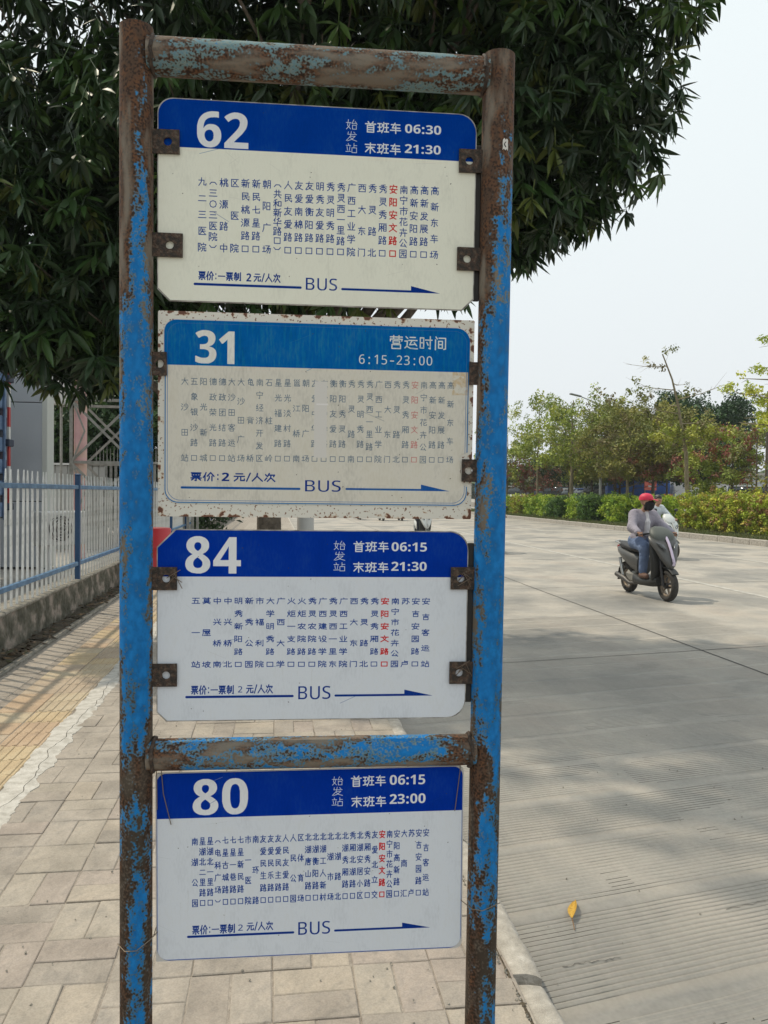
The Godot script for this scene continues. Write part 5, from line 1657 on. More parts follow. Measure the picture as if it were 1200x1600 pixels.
func clumps(size: float, leaf: float, n: int) -> Array:
	var key := "%.2f %.2f %d" % [size, leaf, n]
	if clump_cache.has(key): return clump_cache[key]
	var r := RandomNumberGenerator.new()
	r.seed = int(size * 1000) + int(leaf * 7777) + n
	var out := []
	for k in 4:
		var st := newst(true)
		for i in n:
			var d := Vector3(r.randfn(), r.randfn() * 0.75, r.randfn()).normalized() * pow(r.randf(), 0.5) * size * 0.5
			var b := Basis.from_euler(Vector3(r.randf_range(-1.1, 1.1), r.randf() * TAU, r.randf_range(-0.9, 0.9)))
			var L := leaf * r.randf_range(0.7, 1.3)
			var w := L * 0.27
			var p := [d + b * Vector3(0, 0, -L * 0.5), d + b * Vector3(w, L * 0.06, -L * 0.05), d + b * Vector3(0, -L * 0.08, L * 0.5), d + b * Vector3(-w, L * 0.06, -L * 0.05)]
			quad(st, p[0], p[1], p[2], p[3])
		out.append(mesh_of(st))
	clump_cache[key] = out
	return out

# tapered trunk, limbs and twigs; the crown's leaf clumps sit along the outer limbs and twigs
func tree(called: String, label: String, at: Vector3, q: Dictionary, group := "") -> Node3D:
	var r := RandomNumberGenerator.new()
	r.seed = q.seed
	var t := thing(called, label, "tree", at, 0.0, group)
	var h: float = q.h
	var lean: Vector3 = q.get("lean", Vector3.ZERO)
	var bow: Vector3 = q.get("bow", Vector3.ZERO)
	var trunk := []; var rad := []
	for i in 8:
		var s := i / 7.0
		trunk.append(Vector3(0, s * h * 0.97, 0) + lean * s * h + bow * s * s * s * h + Vector3(r.randf_range(-1, 1), 0, r.randf_range(-1, 1)) * h * 0.008 * (1.0 if i > 0 else 0.0))
		rad.append(lerpf(q.r, q.r * 0.18, pow(s, 0.8)) * (1.25 if i == 0 else 1.0))
	var st := newst()
	tube(st, trunk, rad, 9)
	obj("trunk", st, q.bark, t)
	st = newst()
	var spots := []
	var spread: float = q.spread
	for k in int(q.branches):
		var f: float = lerpf(q.first, 0.97, (k + r.randf() * 0.6) / q.branches)
		var at0: Vector3 = curve_at(trunk, f)
		var az := k * 2.4 + r.randf_range(-0.5, 0.5)
		var prof: float = q.get("top", 0.35) + (1.0 - q.get("top", 0.35)) * sin(PI * clampf((1.0 - f) / (1.0 - q.first) * 0.85 + 0.12, 0.0, 1.0))
		var len := spread * prof * r.randf_range(0.75, 1.15)
		var rise: float = q.get("rise", 0.35) * len * r.randf_range(0.5, 1.4)
		var d := Vector3(cos(az), 0, sin(az))
		var mid := at0 + d * len * 0.55 + Vector3(0, rise * 0.35, 0)
		var end := at0 + d * len + Vector3(0, rise, 0)
		var br: float = q.r * 0.34 * (1.0 - f * 0.6)
		tube(st, [at0, mid, end], [br, br * 0.6, br * 0.2], 5)
		for i in 3: spots.append(at0.lerp(mid, 0.55 + 0.2 * i))
		for j in int(q.subs):
			var s0 := at0.lerp(mid, r.randf_range(0.5, 1.0)) if r.randf() < 0.4 else mid.lerp(end, r.randf())
			var dd := (d * 0.7 + Vector3(r.randf_range(-1, 1), r.randf_range(-0.35, 0.75), r.randf_range(-1, 1))).normalized() * spread * r.randf_range(0.2, 0.45)
			tube(st, [s0, s0 + dd], [br * 0.3, br * 0.1], 4)
			spots.append(s0 + dd * 0.6); spots.append(s0 + dd); spots.append(s0 + dd * 1.1)
		spots.append(end)
	obj("limbs", st, q.bark, t)
	var places := []; var cols := []
	for i in int(q.clumps):
		var p: Vector3 = spots[r.randi() % spots.size()] + Vector3(r.randfn(), r.randfn() * 0.7, r.randfn()) * q.clump * q.get("loose", 0.6)
		if p.y < q.get("floor", 0.0): continue
		places.append(Transform3D(Basis.from_euler(Vector3(r.randf_range(-0.4, 0.4), r.randf() * TAU, r.randf_range(-0.4, 0.4))).scaled(Vector3.ONE * r.randf_range(0.7, 1.3)), p))
		var tn: Array = q.tones
		var c: Color = tn[r.randi() % tn.size()]
		cols.append(c * r.randf_range(0.8, 1.2))
	scatter("crown", t, clumps(q.clump, q.leaf, q.get("per", 26)), leaf_material("broad"), places, cols)
	return t

func curve_at(pts: Array, s: float) -> Vector3:
	var x := clampf(s, 0.0, 1.0) * (pts.size() - 1)
	var i: int = min(int(x), pts.size() - 2)
	return pts[i].lerp(pts[i + 1], x - i)

func bush(label: String, at: Vector3, size: Vector3, n: int, tones: Array, s: int) -> void:
	var r := RandomNumberGenerator.new()
	r.seed = s
	var t := thing("hedge_bush", label, "bush", at, 0.0, "bushes along the median")
	var st := newst()
	for k in 7:
		var d := Vector3(r.randf_range(-0.35, 0.35) * size.x, size.y * r.randf_range(0.5, 0.8), r.randf_range(-0.35, 0.35) * size.z)
		tube(st, [Vector3(d.x * 0.15, -0.05, d.z * 0.15), d * 0.5, d], [0.025, 0.016, 0.006], 5)
	obj("stems", st, M.bark, t)
	var places := []; var cols := []
	var bumpy := noise(s, 1.1, 3)
	for i in n:
		var d := Vector3(r.randf_range(-1, 1), r.randf_range(-1, 1), r.randf_range(-1, 1))
		# a box with rounded corners, filled mostly near its skin
		var l := pow(pow(abs(d.x), 4.0) + pow(abs(d.y), 4.0) + pow(abs(d.z), 4.0), 0.25)
		d = d / max(l, 0.01) * pow(r.randf(), 0.3) * (1.0 + bumpy.get_noise_3dv(d * 2.0) * 0.45)
		places.append(Transform3D(Basis.from_euler(Vector3(r.randf_range(-0.5, 0.5), r.randf() * TAU, r.randf_range(-0.5, 0.5))).scaled(Vector3.ONE * r.randf_range(0.7, 1.25)), Vector3(0, size.y * 0.52, 0) + d * size * 0.5))
		cols.append(tones[r.randi() % tones.size()] * r.randf_range(0.8, 1.2))
	scatter("foliage", t, clumps(0.3, 0.11, 22), leaf_material("broad"), places, cols)

# ---------------------------------------------------------------- the planted median and what lies beyond
func build_median() -> void:
	var r := RandomNumberGenerator.new()
	r.seed = 99
	var st := newst(true)
	bx(st, Vector3(18.85, -0.06, -180), Vector3(4.9, 0.2, 480))
	setting("median_bed", st, M.earth)
	var k0 := newst(true)
	bx(k0, Vector3(16.27, -0.08, -180), Vector3(0.12, 0.24, 480))
	bx(k0, Vector3(21.38, -0.08, -180), Vector3(0.12, 0.24, 480))
	var kerb := setting("median_kerb", k0, M.walltop)
	st = newst(true)
	cbx(st, Vector3.ZERO, Vector3(0.18, 0.26, 0.985), 0.02)
	var km := mesh_of(st)
	for i in 70:
		shared("kerb_stone", km, M.kerb, kerb, Transform3D(Basis.from_euler(Vector3(0, r.randf_range(-0.006, 0.006), 0)), Vector3(16.24, -0.02 + r.randf_range(-0.006, 0.006), -16.0 - i)))
	# grass along the kerb
	var blade := newst(true)
	for i in 16:
		var b := Vector3(r.randf_range(-0.12, 0.12), 0, r.randf_range(-0.12, 0.12))
		var tip := b + Vector3(r.randf_range(-0.08, 0.08), r.randf_range(0.08, 0.2), r.randf_range(-0.08, 0.08))
		var w := Vector3(r.randf_range(-0.012, 0.012), 0, r.randf_range(-0.012, 0.012))
		v(blade, b - w); v(blade, tip); v(blade, b + w)
	var gm := MultiMesh.new()
	gm.transform_format = MultiMesh.TRANSFORM_3D
	gm.use_colors = true
	gm.mesh = mesh_of(blade)
	gm.instance_count = 9000
	for i in 9000:
		var z := -14.0 - pow(r.randf(), 1.3) * 76.0
		gm.set_instance_transform(i, Transform3D(Basis.from_euler(Vector3(0, r.randf() * TAU, 0)).scaled(Vector3.ONE * r.randf_range(0.6, 1.4)), Vector3(16.4 + r.randf() * 2.2, 0.04, z)))
		gm.set_instance_color(i, [Color(0.10, 0.13, 0.03), Color(0.14, 0.15, 0.04), Color(0.08, 0.12, 0.03), Color(0.18, 0.16, 0.07)][r.randi() % 4])
	var go := MultiMeshInstance3D.new()
	go.multimesh = gm
	go.material_override = leaf_material("broad")
	go.name = "grass"
	add_child(go)
	tag(go, "short green grass between the median kerb and the bushes", "grass", "", "stuff")
	# bushes, one by one; place = distance down the road
	var green := [Color(0.28, 0.40, 0.03), Color(0.38, 0.49, 0.04), Color(0.17, 0.29, 0.025), Color(0.45, 0.54, 0.06)]
	var deep := [Color(0.09, 0.18, 0.03), Color(0.14, 0.25, 0.035), Color(0.06, 0.13, 0.025)]
	var ruddy := [Color(0.36, 0.42, 0.04), Color(0.42, 0.34, 0.06), Color(0.48, 0.50, 0.05), Color(0.30, 0.16, 0.07), Color(0.26, 0.34, 0.03), Color(0.40, 0.48, 0.05)]
	var bushes := [
		[-27.0, 2.3, 1.62, ruddy, "wide reddish green bush at the right edge of the median"], [-29.6, 2.4, 1.62, ruddy, "yellow green bush with red tips, second from the right edge"], [-32.0, 2.1, 1.5, ruddy, "yellow green bush just right of the tall thin tree"],
		[-36.2, 2.4, 1.45, green, "bright green bush directly behind the second rider"], [-40.3, 2.0, 1.45, green, "light green bush left of the rider in the red cap"], [-42.8, 1.25, 1.55, deep, "dark rounded bush standing forward, left of the red cap"],
		[-45.4, 1.7, 1.35, green, "green bush with a reddish shoot, left of the dark rounded bush"], [-47.9, 2.0, 1.4, deep, "deep green bush below the tree with tiered branches"], [-50.7, 2.3, 1.45, green, "light topped bush left of the tiered tree trunk"], [-53.6, 2.2, 1.4, green, "light green bush by the thin leaning tree trunk"], [-57.0, 2.6, 1.4, ruddy, "olive bush nearest the sign frame's right post"], [-61.0, 3.0, 1.4, green, "farthest bush partly hidden by the right post"],
	]
	var kk := 0
	for b in bushes:
		kk += 1
		bush(b[4], Vector3(18.3 + (-0.55 if b[3] == deep else 0.0) + r.randf_range(-0.15, 0.15), 0.03, b[0]), Vector3(1.9, b[2] * r.randf_range(0.95, 1.05), b[1]), 520, b[3], 700 + kk)
	# trees
	var lime := [Color(0.30, 0.35, 0.05), Color(0.23, 0.29, 0.045), Color(0.36, 0.38, 0.06), Color(0.17, 0.22, 0.04)]
	var olive := [Color(0.22, 0.23, 0.05), Color(0.17, 0.19, 0.04), Color(0.27, 0.25, 0.055), Color(0.18, 0.15, 0.06)]
	var dark := [Color(0.035, 0.085, 0.03), Color(0.05, 0.11, 0.035), Color(0.022, 0.055, 0.022)]
	var red := [Color(0.24, 0.08, 0.05), Color(0.17, 0.08, 0.045), Color(0.30, 0.10, 0.07), Color(0.15, 0.13, 0.045)]
	var yel := [Color(0.46, 0.50, 0.06), Color(0.38, 0.45, 0.06), Color(0.55, 0.55, 0.08)]
	var T := [
		["median_tree", "median tree with tiered branches and a straight thick trunk", Vector3(18.5, 0.03, -48.4), {"h": 7.7, "r": 0.17, "spread": 3.1, "first": 0.42, "branches": 13, "subs": 4, "clumps": 300, "clump": 0.62, "leaf": 0.17, "rise": 0.25, "tones": lime, "floor": 2.7, "seed": 1, "bark": M.palebark}],
		["median_tree", "slender light green tree left of the tiered tree", Vector3(19.0, 0.03, -56.4), {"h": 8.3, "r": 0.12, "spread": 2.6, "first": 0.5, "branches": 9, "subs": 4, "clumps": 190, "clump": 0.62, "leaf": 0.17, "rise": 0.2, "tones": lime, "floor": 2.9, "seed": 2, "bark": M.palebark}],
		["median_tree", "airy light green tree beside the sign frame's right post", Vector3(18.6, 0.03, -63.0), {"h": 6.6, "r": 0.12, "spread": 2.6, "first": 0.3, "branches": 10, "subs": 4, "clumps": 260, "clump": 0.6, "leaf": 0.17, "tones": lime, "floor": 2.2, "seed": 3, "bark": M.palebark}],
		["median_tree", "olive tree on a pale leaning trunk behind the red cap", Vector3(19.0, 0.03, -41.5), {"h": 6.2, "r": 0.12, "spread": 2.3, "first": 0.33, "branches": 11, "subs": 5, "clumps": 520, "clump": 0.6, "leaf": 0.16, "lean": Vector3(0.05, 0, -0.05), "tones": olive, "floor": 2.6, "seed": 4, "bark": M.palebark}],
		["median_tree", "dense olive tree in the middle of the far row", Vector3(22.5, 0.03, -51.0), {"h": 7.0, "r": 0.14, "spread": 2.5, "first": 0.28, "branches": 13, "subs": 5, "clumps": 800, "clump": 0.7, "leaf": 0.17, "tones": olive, "floor": 2.7, "seed": 5, "bark": M.bark}],
		["median_tree", "olive tree rising behind the two riders", Vector3(22.5, 0.03, -45.5), {"h": 6.9, "r": 0.14, "spread": 2.4, "first": 0.28, "branches": 13, "subs": 5, "clumps": 760, "clump": 0.7, "leaf": 0.17, "tones": olive, "floor": 2.7, "seed": 6, "bark": M.bark}],
		["median_tree", "reddish brown shrubby tree under the olive crowns", Vector3(21.5, 0.03, -46.0), {"h": 3.9, "r": 0.09, "spread": 1.6, "first": 0.3, "branches": 10, "subs": 4, "clumps": 190, "clump": 0.5, "leaf": 0.15, "tones": red, "floor": 2.5, "seed": 7, "bark": M.bark}],
		["median_tree", "red leaved tree on a dark trunk right of the second rider", Vector3(21.0, 0.03, -40.9), {"h": 3.8, "r": 0.1, "spread": 1.5, "first": 0.42, "branches": 9, "subs": 4, "clumps": 170, "clump": 0.5, "leaf": 0.15, "tones": red, "floor": 2.5, "seed": 8, "bark": M.bark}],
		["median_tree", "tall thin tree with a bare curved top over the median", Vector3(18.0, 0.03, -33.1), {"h": 8.0, "r": 0.14, "spread": 2.3, "first": 0.60, "branches": 8, "subs": 4, "clumps": 24, "clump": 0.4, "leaf": 0.13, "top": 0.8, "rise": 0.12, "lean": Vector3(-0.01, 0, 0), "bow": Vector3(-0.15, 0, -0.03), "tones": olive, "seed": 9, "bark": M.palebark}],
		["median_tree", "broad dark green tree behind the tall thin tree", Vector3(27.0, 0.03, -48.0), {"h": 7.6, "r": 0.2, "spread": 3.1, "first": 0.22, "branches": 18, "subs": 7, "clumps": 1300, "clump": 0.8, "leaf": 0.22, "top": 0.3, "tones": dark, "floor": 2.6, "seed": 10, "bark": M.bark}],
		["median_tree", "small bright green tree right of the tall thin trunk", Vector3(21.0, 0.03, -37.1), {"h": 3.5, "r": 0.08, "spread": 1.3, "first": 0.45, "branches": 8, "subs": 4, "clumps": 130, "clump": 0.45, "leaf": 0.16, "tones": lime, "floor": 1.6, "seed": 11, "bark": M.bark}],
		["median_tree", "green and red leaved tree near the right edge", Vector3(22.0, 0.03, -36.2), {"h": 4.9, "r": 0.1, "spread": 1.45, "first": 0.4, "branches": 10, "subs": 4, "clumps": 190, "clump": 0.5, "leaf": 0.15, "tones": [red[0], olive[0], olive[1], lime[1], red[2]], "floor": 2.2, "seed": 12, "bark": M.bark}],
		["median_tree", "dark low tree under the light crowns beside the sign post", Vector3(25.0, 0.03, -66.0), {"h": 4.8, "r": 0.14, "spread": 3.0, "first": 0.25, "branches": 12, "subs": 5, "clumps": 700, "clump": 0.75, "leaf": 0.22, "tones": dark, "floor": 2.5, "seed": 13, "bark": M.bark}],
		["median_tree", "dark low tree behind the tiered tree's trunk", Vector3(26.0, 0.03, -58.0), {"h": 5.0, "r": 0.14, "spread": 3.0, "first": 0.28, "branches": 12, "subs": 5, "clumps": 700, "clump": 0.75, "leaf": 0.22, "tones": dark, "floor": 2.6, "seed": 14, "bark": M.bark}],
		["median_tree", "reddish small tree beside the sign frame's right post", Vector3(20.5, 0.03, -62.0), {"h": 4.2, "r": 0.1, "spread": 2.0, "first": 0.3, "branches": 10, "subs": 4, "clumps": 210, "clump": 0.55, "leaf": 0.16, "tones": red, "floor": 1.8, "seed": 15, "bark": M.bark}],
		["median_tree", "olive tree between the tiered tree and the lamp", Vector3(22.8, 0.03, -55.6), {"h": 6.3, "r": 0.13, "spread": 2.5, "first": 0.3, "branches": 12, "subs": 5, "clumps": 700, "clump": 0.7, "leaf": 0.17, "tones": olive + lime, "floor": 2.6, "seed": 16, "bark": M.bark}],
		["median_tree", "bare twigged sapling on a dark stem near the right edge", Vector3(19.0, 0.03, -29.6), {"h": 4.9, "r": 0.06, "spread": 1.1, "first": 0.35, "branches": 9, "subs": 3, "clumps": 26, "clump": 0.4, "leaf": 0.13, "tones": olive, "seed": 17, "bark": M.bark}],
	]
	for q in T: tree(q[0], q[1], q[2], q[3], "trees along the median")
	# the tall thin tree keeps one leafy tier half way up
	var tall: Node3D
	for c in get_children():
		if c.has_meta("label") and c.get_meta("label").begins_with("tall thin tree"): tall = c
	var places := []; var cols := []
	st = newst()
	for i in 8:
		var a := TAU * i / 8.0 + 0.3
		var d := Vector3(cos(a), 0.1, sin(a)) * r.randf_range(1.1, 2.1)
		tube(st, [Vector3(0, 3.9 + 0.1 * (i % 3), 0), Vector3(d.x * 0.5, 4.1, d.z * 0.5), Vector3(d.x, 4.25 + d.y, d.z)], [0.04, 0.028, 0.01], 5)
		for j in 15:
			var p := Vector3(0, 4.15, 0) + d * r.randf_range(0.35, 1.1) + Vector3(r.randfn() * 0.25, r.randfn() * 0.22, r.randfn() * 0.25)
			places.append(Transform3D(Basis.from_euler(Vector3(0, r.randf() * TAU, 0)), p))
			cols.append(yel[r.randi() % 3] * 0.7 if j % 3 else olive[r.randi() % 4])
	obj("tier_limbs", st, M.palebark, tall)
	scatter("leafy_tier", tall, clumps(0.45, 0.15, 26), leaf_material("broad"), places, cols)
	# the yellow green tree whose boughs reach in from the right; its trunk stands outside the frame
	var yt := thing("median_tree", "yellow green boughs reaching in from the right edge", "tree", Vector3(18.0, 0.03, -24.9), 0.0, "trees along the median")
	st = newst()
	tube(st, [Vector3(0, 0, 0), Vector3(0.05, 2.5, 0), Vector3(0, 5.0, 0.05), Vector3(0.05, 7.5, 0)], [0.17, 0.14, 0.1, 0.04], 10)
	obj("trunk", st, M.palebark, yt)
	places = []; cols = []
	st = newst()
	for q in [[4.1, Vector3(-0.9, 0.32, -2.6)], [4.4, Vector3(-1.5, 0.9, -2.2)], [4.9, Vector3(-0.4, 0.35, -2.4)], [5.2, Vector3(-1.6, 0.55, -1.8)], [5.6, Vector3(-1.1, 0.6, -2.0)], [4.6, Vector3(1.8, 0.6, 0.9)], [5.4, Vector3(0.6, 0.7, 2.0)], [3.6, Vector3(-2.1, 0.5, -1.0)], [6.2, Vector3(-0.9, 0.7, -1.0)], [4.2, Vector3(1.5, 0.5, -1.8)], [5.0, Vector3(-1.6, 0.4, 1.4)]]:
		var a := Vector3(0, q[0], 0)
		var e: Vector3 = a + q[1]
		tube(st, [a, a.lerp(e, 0.5) + Vector3(0, 0.12, 0), e], [0.05, 0.03, 0.008], 5)
		for i in 5:
			var s0 := a.lerp(e, r.randf_range(0.4, 1.0))
			var tw := Vector3(r.randf_range(-0.7, 0.5), r.randf_range(-0.2, 0.3), r.randf_range(-0.7, 0.5))
			tube(st, [s0, s0 + tw], [0.012, 0.004], 4)
			if r.randf() < 0.62:
				for j in 5:
					places.append(Transform3D(Basis.from_euler(Vector3(0, r.randf() * TAU, 0)), s0 + tw * r.randf_range(0.5, 1.1) + Vector3(r.randfn() * 0.16, r.randfn() * 0.1, r.randfn() * 0.16)))
					cols.append(yel[r.randi() % 3])
	obj("limbs", st, M.palebark, yt)
	scatter("crown", yt, clumps(0.4, 0.13, 24), leaf_material("broad"), places, cols)
	build_beyond()

# ---------------------------------------------------------------- across the far carriageway
func car(called: String, label: String, at: Vector3, turn: float, c: Color, high := 1.45, boxy := false) -> void:
	var t := thing(called, label, "van" if boxy else "car", at, turn, "vehicles parked beyond the median")
	var L := 4.4; var W := 0.86
	var prof := [[-2.2, 0.35, 0.78], [-2.1, 0.3, 0.92], [-1.2, 0.28, 0.95], [0.9, 0.28, 0.95], [1.9, 0.3, 0.82], [2.2, 0.36, 0.66]]
	if boxy: prof = [[-2.2, 0.35, 1.0], [-2.15, 0.3, 1.1], [-1.2, 0.28, 1.1], [1.5, 0.28, 1.08], [2.0, 0.3, 0.95], [2.2, 0.36, 0.7]]
	var rings := []
	for q in prof:
		rings.append(ring(Vector3(0, (q[1] + q[2]) * 0.5, q[0]), Vector3(W, 0, 0), Vector3(0, (q[2] - q[1]) * 0.5, 0), 16, 5.0))
	var st := newst()
	loft(st, rings)
	obj("body", st, mat(c, 0.25), t)
	rings = []
	var cab := [[-1.9, 0.9, 0.5], [-1.35, high, 0.62], [0.1, high + 0.02, 0.64], [1.15, 0.92, 0.7]] if not boxy else [[-2.15, 1.05, 0.78], [-2.05, high, 0.74], [0.9, high, 0.74], [1.7, 1.04, 0.78]]
	for q in cab: rings.append(ring(Vector3(0, (0.85 + q[1]) * 0.5, q[0]), Vector3(q[2], 0, 0), Vector3(0, (q[1] - 0.85) * 0.5, 0), 14, 4.0))
	st = newst()
	loft(st, rings)
	obj("window", st, M.glass, t)
	st = newst(true)
	cbx(st, Vector3(0, high + 0.02, -0.6), Vector3(1.2, 0.05, 1.5 if not boxy else 2.9), 0.02)
	obj("roof", st, mat(c, 0.25), t)
	for sx in [-0.55, 0.55]:
		st = newst()
		tube(st, [Vector3(sx, 0.66, 2.1), Vector3(sx, 0.66, 2.19)], [0.11, 0.09], 10)
		obj("headlight", st, M.white, t)
	for q in [[-0.74, -1.35], [0.74, -1.35], [-0.74, 1.4], [0.74, 1.4]]: wheel(t, Vector3(q[0], 0.31, q[1]), 0.31, 0.2)

func build_beyond() -> void:
	var G := 0.55
	var lot := newst(true)
	bx(lot, Vector3(86, -0.2, -95), Vector3(120, 1.5, 190))
	setting("parking_lot", lot, M.yard)
	# row of parked vehicles, seen between the hedge and the crowns
	car("parked_van", "white van parked beside the sign frame's right post, beyond the median", Vector3(28.5, G, -91.0), 0.6, Color(0.62, 0.62, 0.62), 2.0, true)
	car("parked_car", "red car seen under the trees, second vehicle from the sign post", Vector3(28.5, G, -82.5), 0.9, Color(0.42, 0.04, 0.04), 1.55)
	car("parked_van", "brown van under the dark low trees", Vector3(28.5, G, -76.5), 1.2, Color(0.16, 0.07, 0.05), 1.9, true)
	car("parked_car", "white hatchback behind the tiered tree's trunk", Vector3(28.3, G, -72.5), 0.4, Color(0.6, 0.6, 0.6), 1.6)
	car("parked_car", "dark blue car with pale windows left of the tarpaulin truck", Vector3(28.2, G, -69.5), 0.2, Color(0.02, 0.07, 0.32), 1.6)
	car("parked_van", "white minivan nearest the tarpaulin truck", Vector3(28.6, G, -66.2), 0.5, Color(0.62, 0.63, 0.63), 2.0, true)
	car("parked_car", "silver car parked in front of the long pale warehouse", Vector3(34.5, G, -56.8), 1.1, Color(0.45, 0.47, 0.48), 1.55)
	car("parked_van", "pale minivan in front of the long pale warehouse", Vector3(34.8, G, -54.0), 1.1, Color(0.55, 0.57, 0.58), 1.8, true)
	car("parked_car", "dark grey car at the right edge behind the bushes", Vector3(33.5, G, -48.3), 1.0, Color(0.06, 0.065, 0.07), 1.6)
	# truck under a blue tarpaulin
	var t := thing("tarpaulin_truck", "truck under a bright blue tarpaulin beyond the median", "truck", Vector3(29.3, G, -61.6), 1.25)
	var tarp := tmat(wander(128, 88, 0.03, 4, [[0.0, Color(0.02, 0.07, 0.26)], [1.0, Color(0.04, 0.13, 0.42)]], 0.05), 2.0, 0.5)
	var rings := []
	for i in 9:
		var z := -2.6 + i * 0.6
		var hh := 2.9 + 0.12 * sin(i * 1.9) - (0.5 if i == 8 else 0.0)
		rings.append(ring(Vector3(0, (0.95 + hh) * 0.5, z), Vector3(1.12, 0, 0), Vector3(0, (hh - 0.95) * 0.5, 0), 18, 3.6))
	var st := newst()
	loft(st, rings)
	obj("tarpaulin", st, tarp, t)
	st = newst(true)
	cbx(st, Vector3(0, 1.45, 3.2), Vector3(2.0, 1.75, 1.5), 0.16)
	var cab := obj("cab", st, mat(Color(0.55, 0.56, 0.57), 0.35), t)
	st = newst(true)
	cbx(st, Vector3(0, 1.85, 3.96), Vector3(1.75, 0.65, 0.03), 0.01)
	obj("windscreen", st, M.glass, cab)
	st = newst(true)
	bx(st, Vector3(0, 0.75, 0.3), Vector3(1.0, 0.3, 6.6))
	obj("chassis", st, M.black, t)
	for q in [[-0.85, -1.6], [0.85, -1.6], [-0.85, 3.1], [0.85, 3.1]]: wheel(t, Vector3(q[0], 0.45, q[1]), 0.45, 0.25)
	# red notice board on a post
	var sb := thing("red_board", "red notice board on posts behind the two riders", "sign board", Vector3(27.0, G, -55.0), 0.45)
	st = newst(true)
	cbx(st, Vector3(0, 2.1, 0), Vector3(1.35, 1.3, 0.05), 0.012)
	var pan := obj("panel", st, mat(Color(0.62, 0.12, 0.08), 0.5), sb)
	for row in 3:
		st = newst(true)
		bx(st, Vector3(0, 2.5 - row * 0.38, 0.03), Vector3(0.95 - row * 0.2, 0.12, 0.012))
		obj("text_line", st, M.white, pan)
	for x in [-0.55, 0.55]:
		st = newst()
		tube(st, [Vector3(x, 0, -0.04), Vector3(x, 2.75, -0.04)], 0.035, 8)
		obj("post", st, M.steel, sb)
	# long pale warehouse
	var w := thing("warehouse", "long pale warehouse with a grey roof line at the right", "building", Vector3(50, G, -69), -1.05)
	var rib := tmat(wander(128, 89, 0.02, 3, [[0.0, Color(0.42, 0.42, 0.41)], [1.0, Color(0.50, 0.50, 0.48)]], 0.04), 3.0, 0.6)
	for i in 16:
		st = newst(true)
		cbx(st, Vector3(-19.5 + i * 2.6, 1.6, 0), Vector3(2.57, 3.2, 0.2), 0.03)
		obj("wall_panel", st, rib, w)
	st = newst(true)
	bx(st, Vector3(0, 1.6, -7.2), Vector3(41.0, 3.1, 14.0))
	obj("wall", st, rib, w)
	st = newst(true)
	bx(st, Vector3(0, 3.32, -7), Vector3(42.4, 0.24, 15.2))
	obj("roof", st, M.steel, w)
	for i in 4:
		st = newst(true)
		cbx(st, Vector3(-14 + i * 9.0, 1.4, 0.12), Vector3(3.4, 2.8, 0.06), 0.02)
		obj("door", st, M.clad, w)
	# orange and red plastic barriers
	for q in [[Vector3(30.6, G, -47.6), "orange plastic barrier left of the right edge, behind the bushes"], [Vector3(31.2, G, -49.6), "orange plastic barrier beside the green and red leaved tree"], [Vector3(29.0, G, -56.2), "orange plastic barrier right of the blue tarpaulin truck"]]:
		var b := thing("road_barrier", q[1], "barrier", q[0], 0.9, "orange barriers beyond the median")
		st = newst(true)
		for e in [[0.0, 0.25, 0.42], [0.55, 0.5, 0.28]]:
			cbx(st, Vector3(0, e[0] + e[1] * 0.5 + 0.0, 0), Vector3(2.0, e[1] + 0.3, e[2]), 0.05)
		obj("shell", st, mat(Color(0.75, 0.16, 0.02), 0.5), b)
		for y in [0.5, 0.95]:
			st = newst(true)
			bx(st, Vector3(0, y, 0.0), Vector3(1.9, 0.12, 0.44 if y < 0.6 else 0.30))
			obj("reflective_band", st, mat(Color(0.7, 0.45, 0.03), 0.4), b)
	# far-off wood that closes the view down the road
	var fr := RandomNumberGenerator.new()
	fr.seed = 12
	var places := []; var cols := []
	for i in 2600:
		var az := fr.randf_range(-0.45, 0.72)
		var dist := fr.randf_range(190.0, 260.0)
		var hh: float = 6.0 + 3.0 * sin(az * 23.0) + 1.5 * sin(az * 61.0)
		places.append(Transform3D(Basis.from_euler(Vector3(0, fr.randf() * TAU, 0)).scaled(Vector3.ONE * fr.randf_range(2.5, 4.5)), Vector3(sin(az) * dist, fr.randf() * hh, -cos(az) * dist)))
		cols.append([Color(0.10, 0.14, 0.05), Color(0.13, 0.16, 0.06), Color(0.07, 0.11, 0.04)][fr.randi() % 3])
	var wood := thing("distant_wood", "far-off belt of trees closing the view down the road", "wood")
	wood.set_meta("kind", "stuff")
	scatter("foliage", wood, clumps(1.0, 0.5, 30), leaf_material("broad"), places, cols)
	# street lamp of the median
	var l := thing("street_lamp", "pale street lamp whose arm rises above the median trees", "street lamp", Vector3(21.0, 0.03, -49.8))
	st = newst()
	tube(st, [Vector3(0, 0, 0), Vector3(0, 4.0, 0), Vector3(0, 7.3, 0)], [0.1, 0.08, 0.06], 12)
	obj("pole", st, mat(Color(0.5, 0.51, 0.5), 0.5), l)
	st = newst()
	tube(st, [Vector3(0, 7.25, 0), Vector3(-0.5, 7.6, 0), Vector3(-1.5, 7.95, 0)], [0.045, 0.04, 0.035], 8)
	var arm := obj("arm", st, mat(Color(0.3, 0.31, 0.31), 0.5), l)
	st = newst(true)
	cbx(st, Vector3(-1.8, 8.02, 0), Vector3(0.8, 0.1, 0.25), 0.04, Basis(Vector3.BACK, -0.2))
	obj("lamp_head", st, mat(Color(0.2, 0.21, 0.22), 0.4), arm)
	st = newst()
	tube(st, [Vector3(0, 0.0, 0), Vector3(0, 6.0, 0)], [0.07, 0.05], 8)
	var up := thing("utility_pole", "thin dark utility pole at the right behind the bushes", "pole", Vector3(20.6, 0.03, -31.4))
	obj("pole", st, M.bark, up)
	st = newst(true)
	bx(st, Vector3(0, 5.6, 0), Vector3(0.9, 0.07, 0.07))
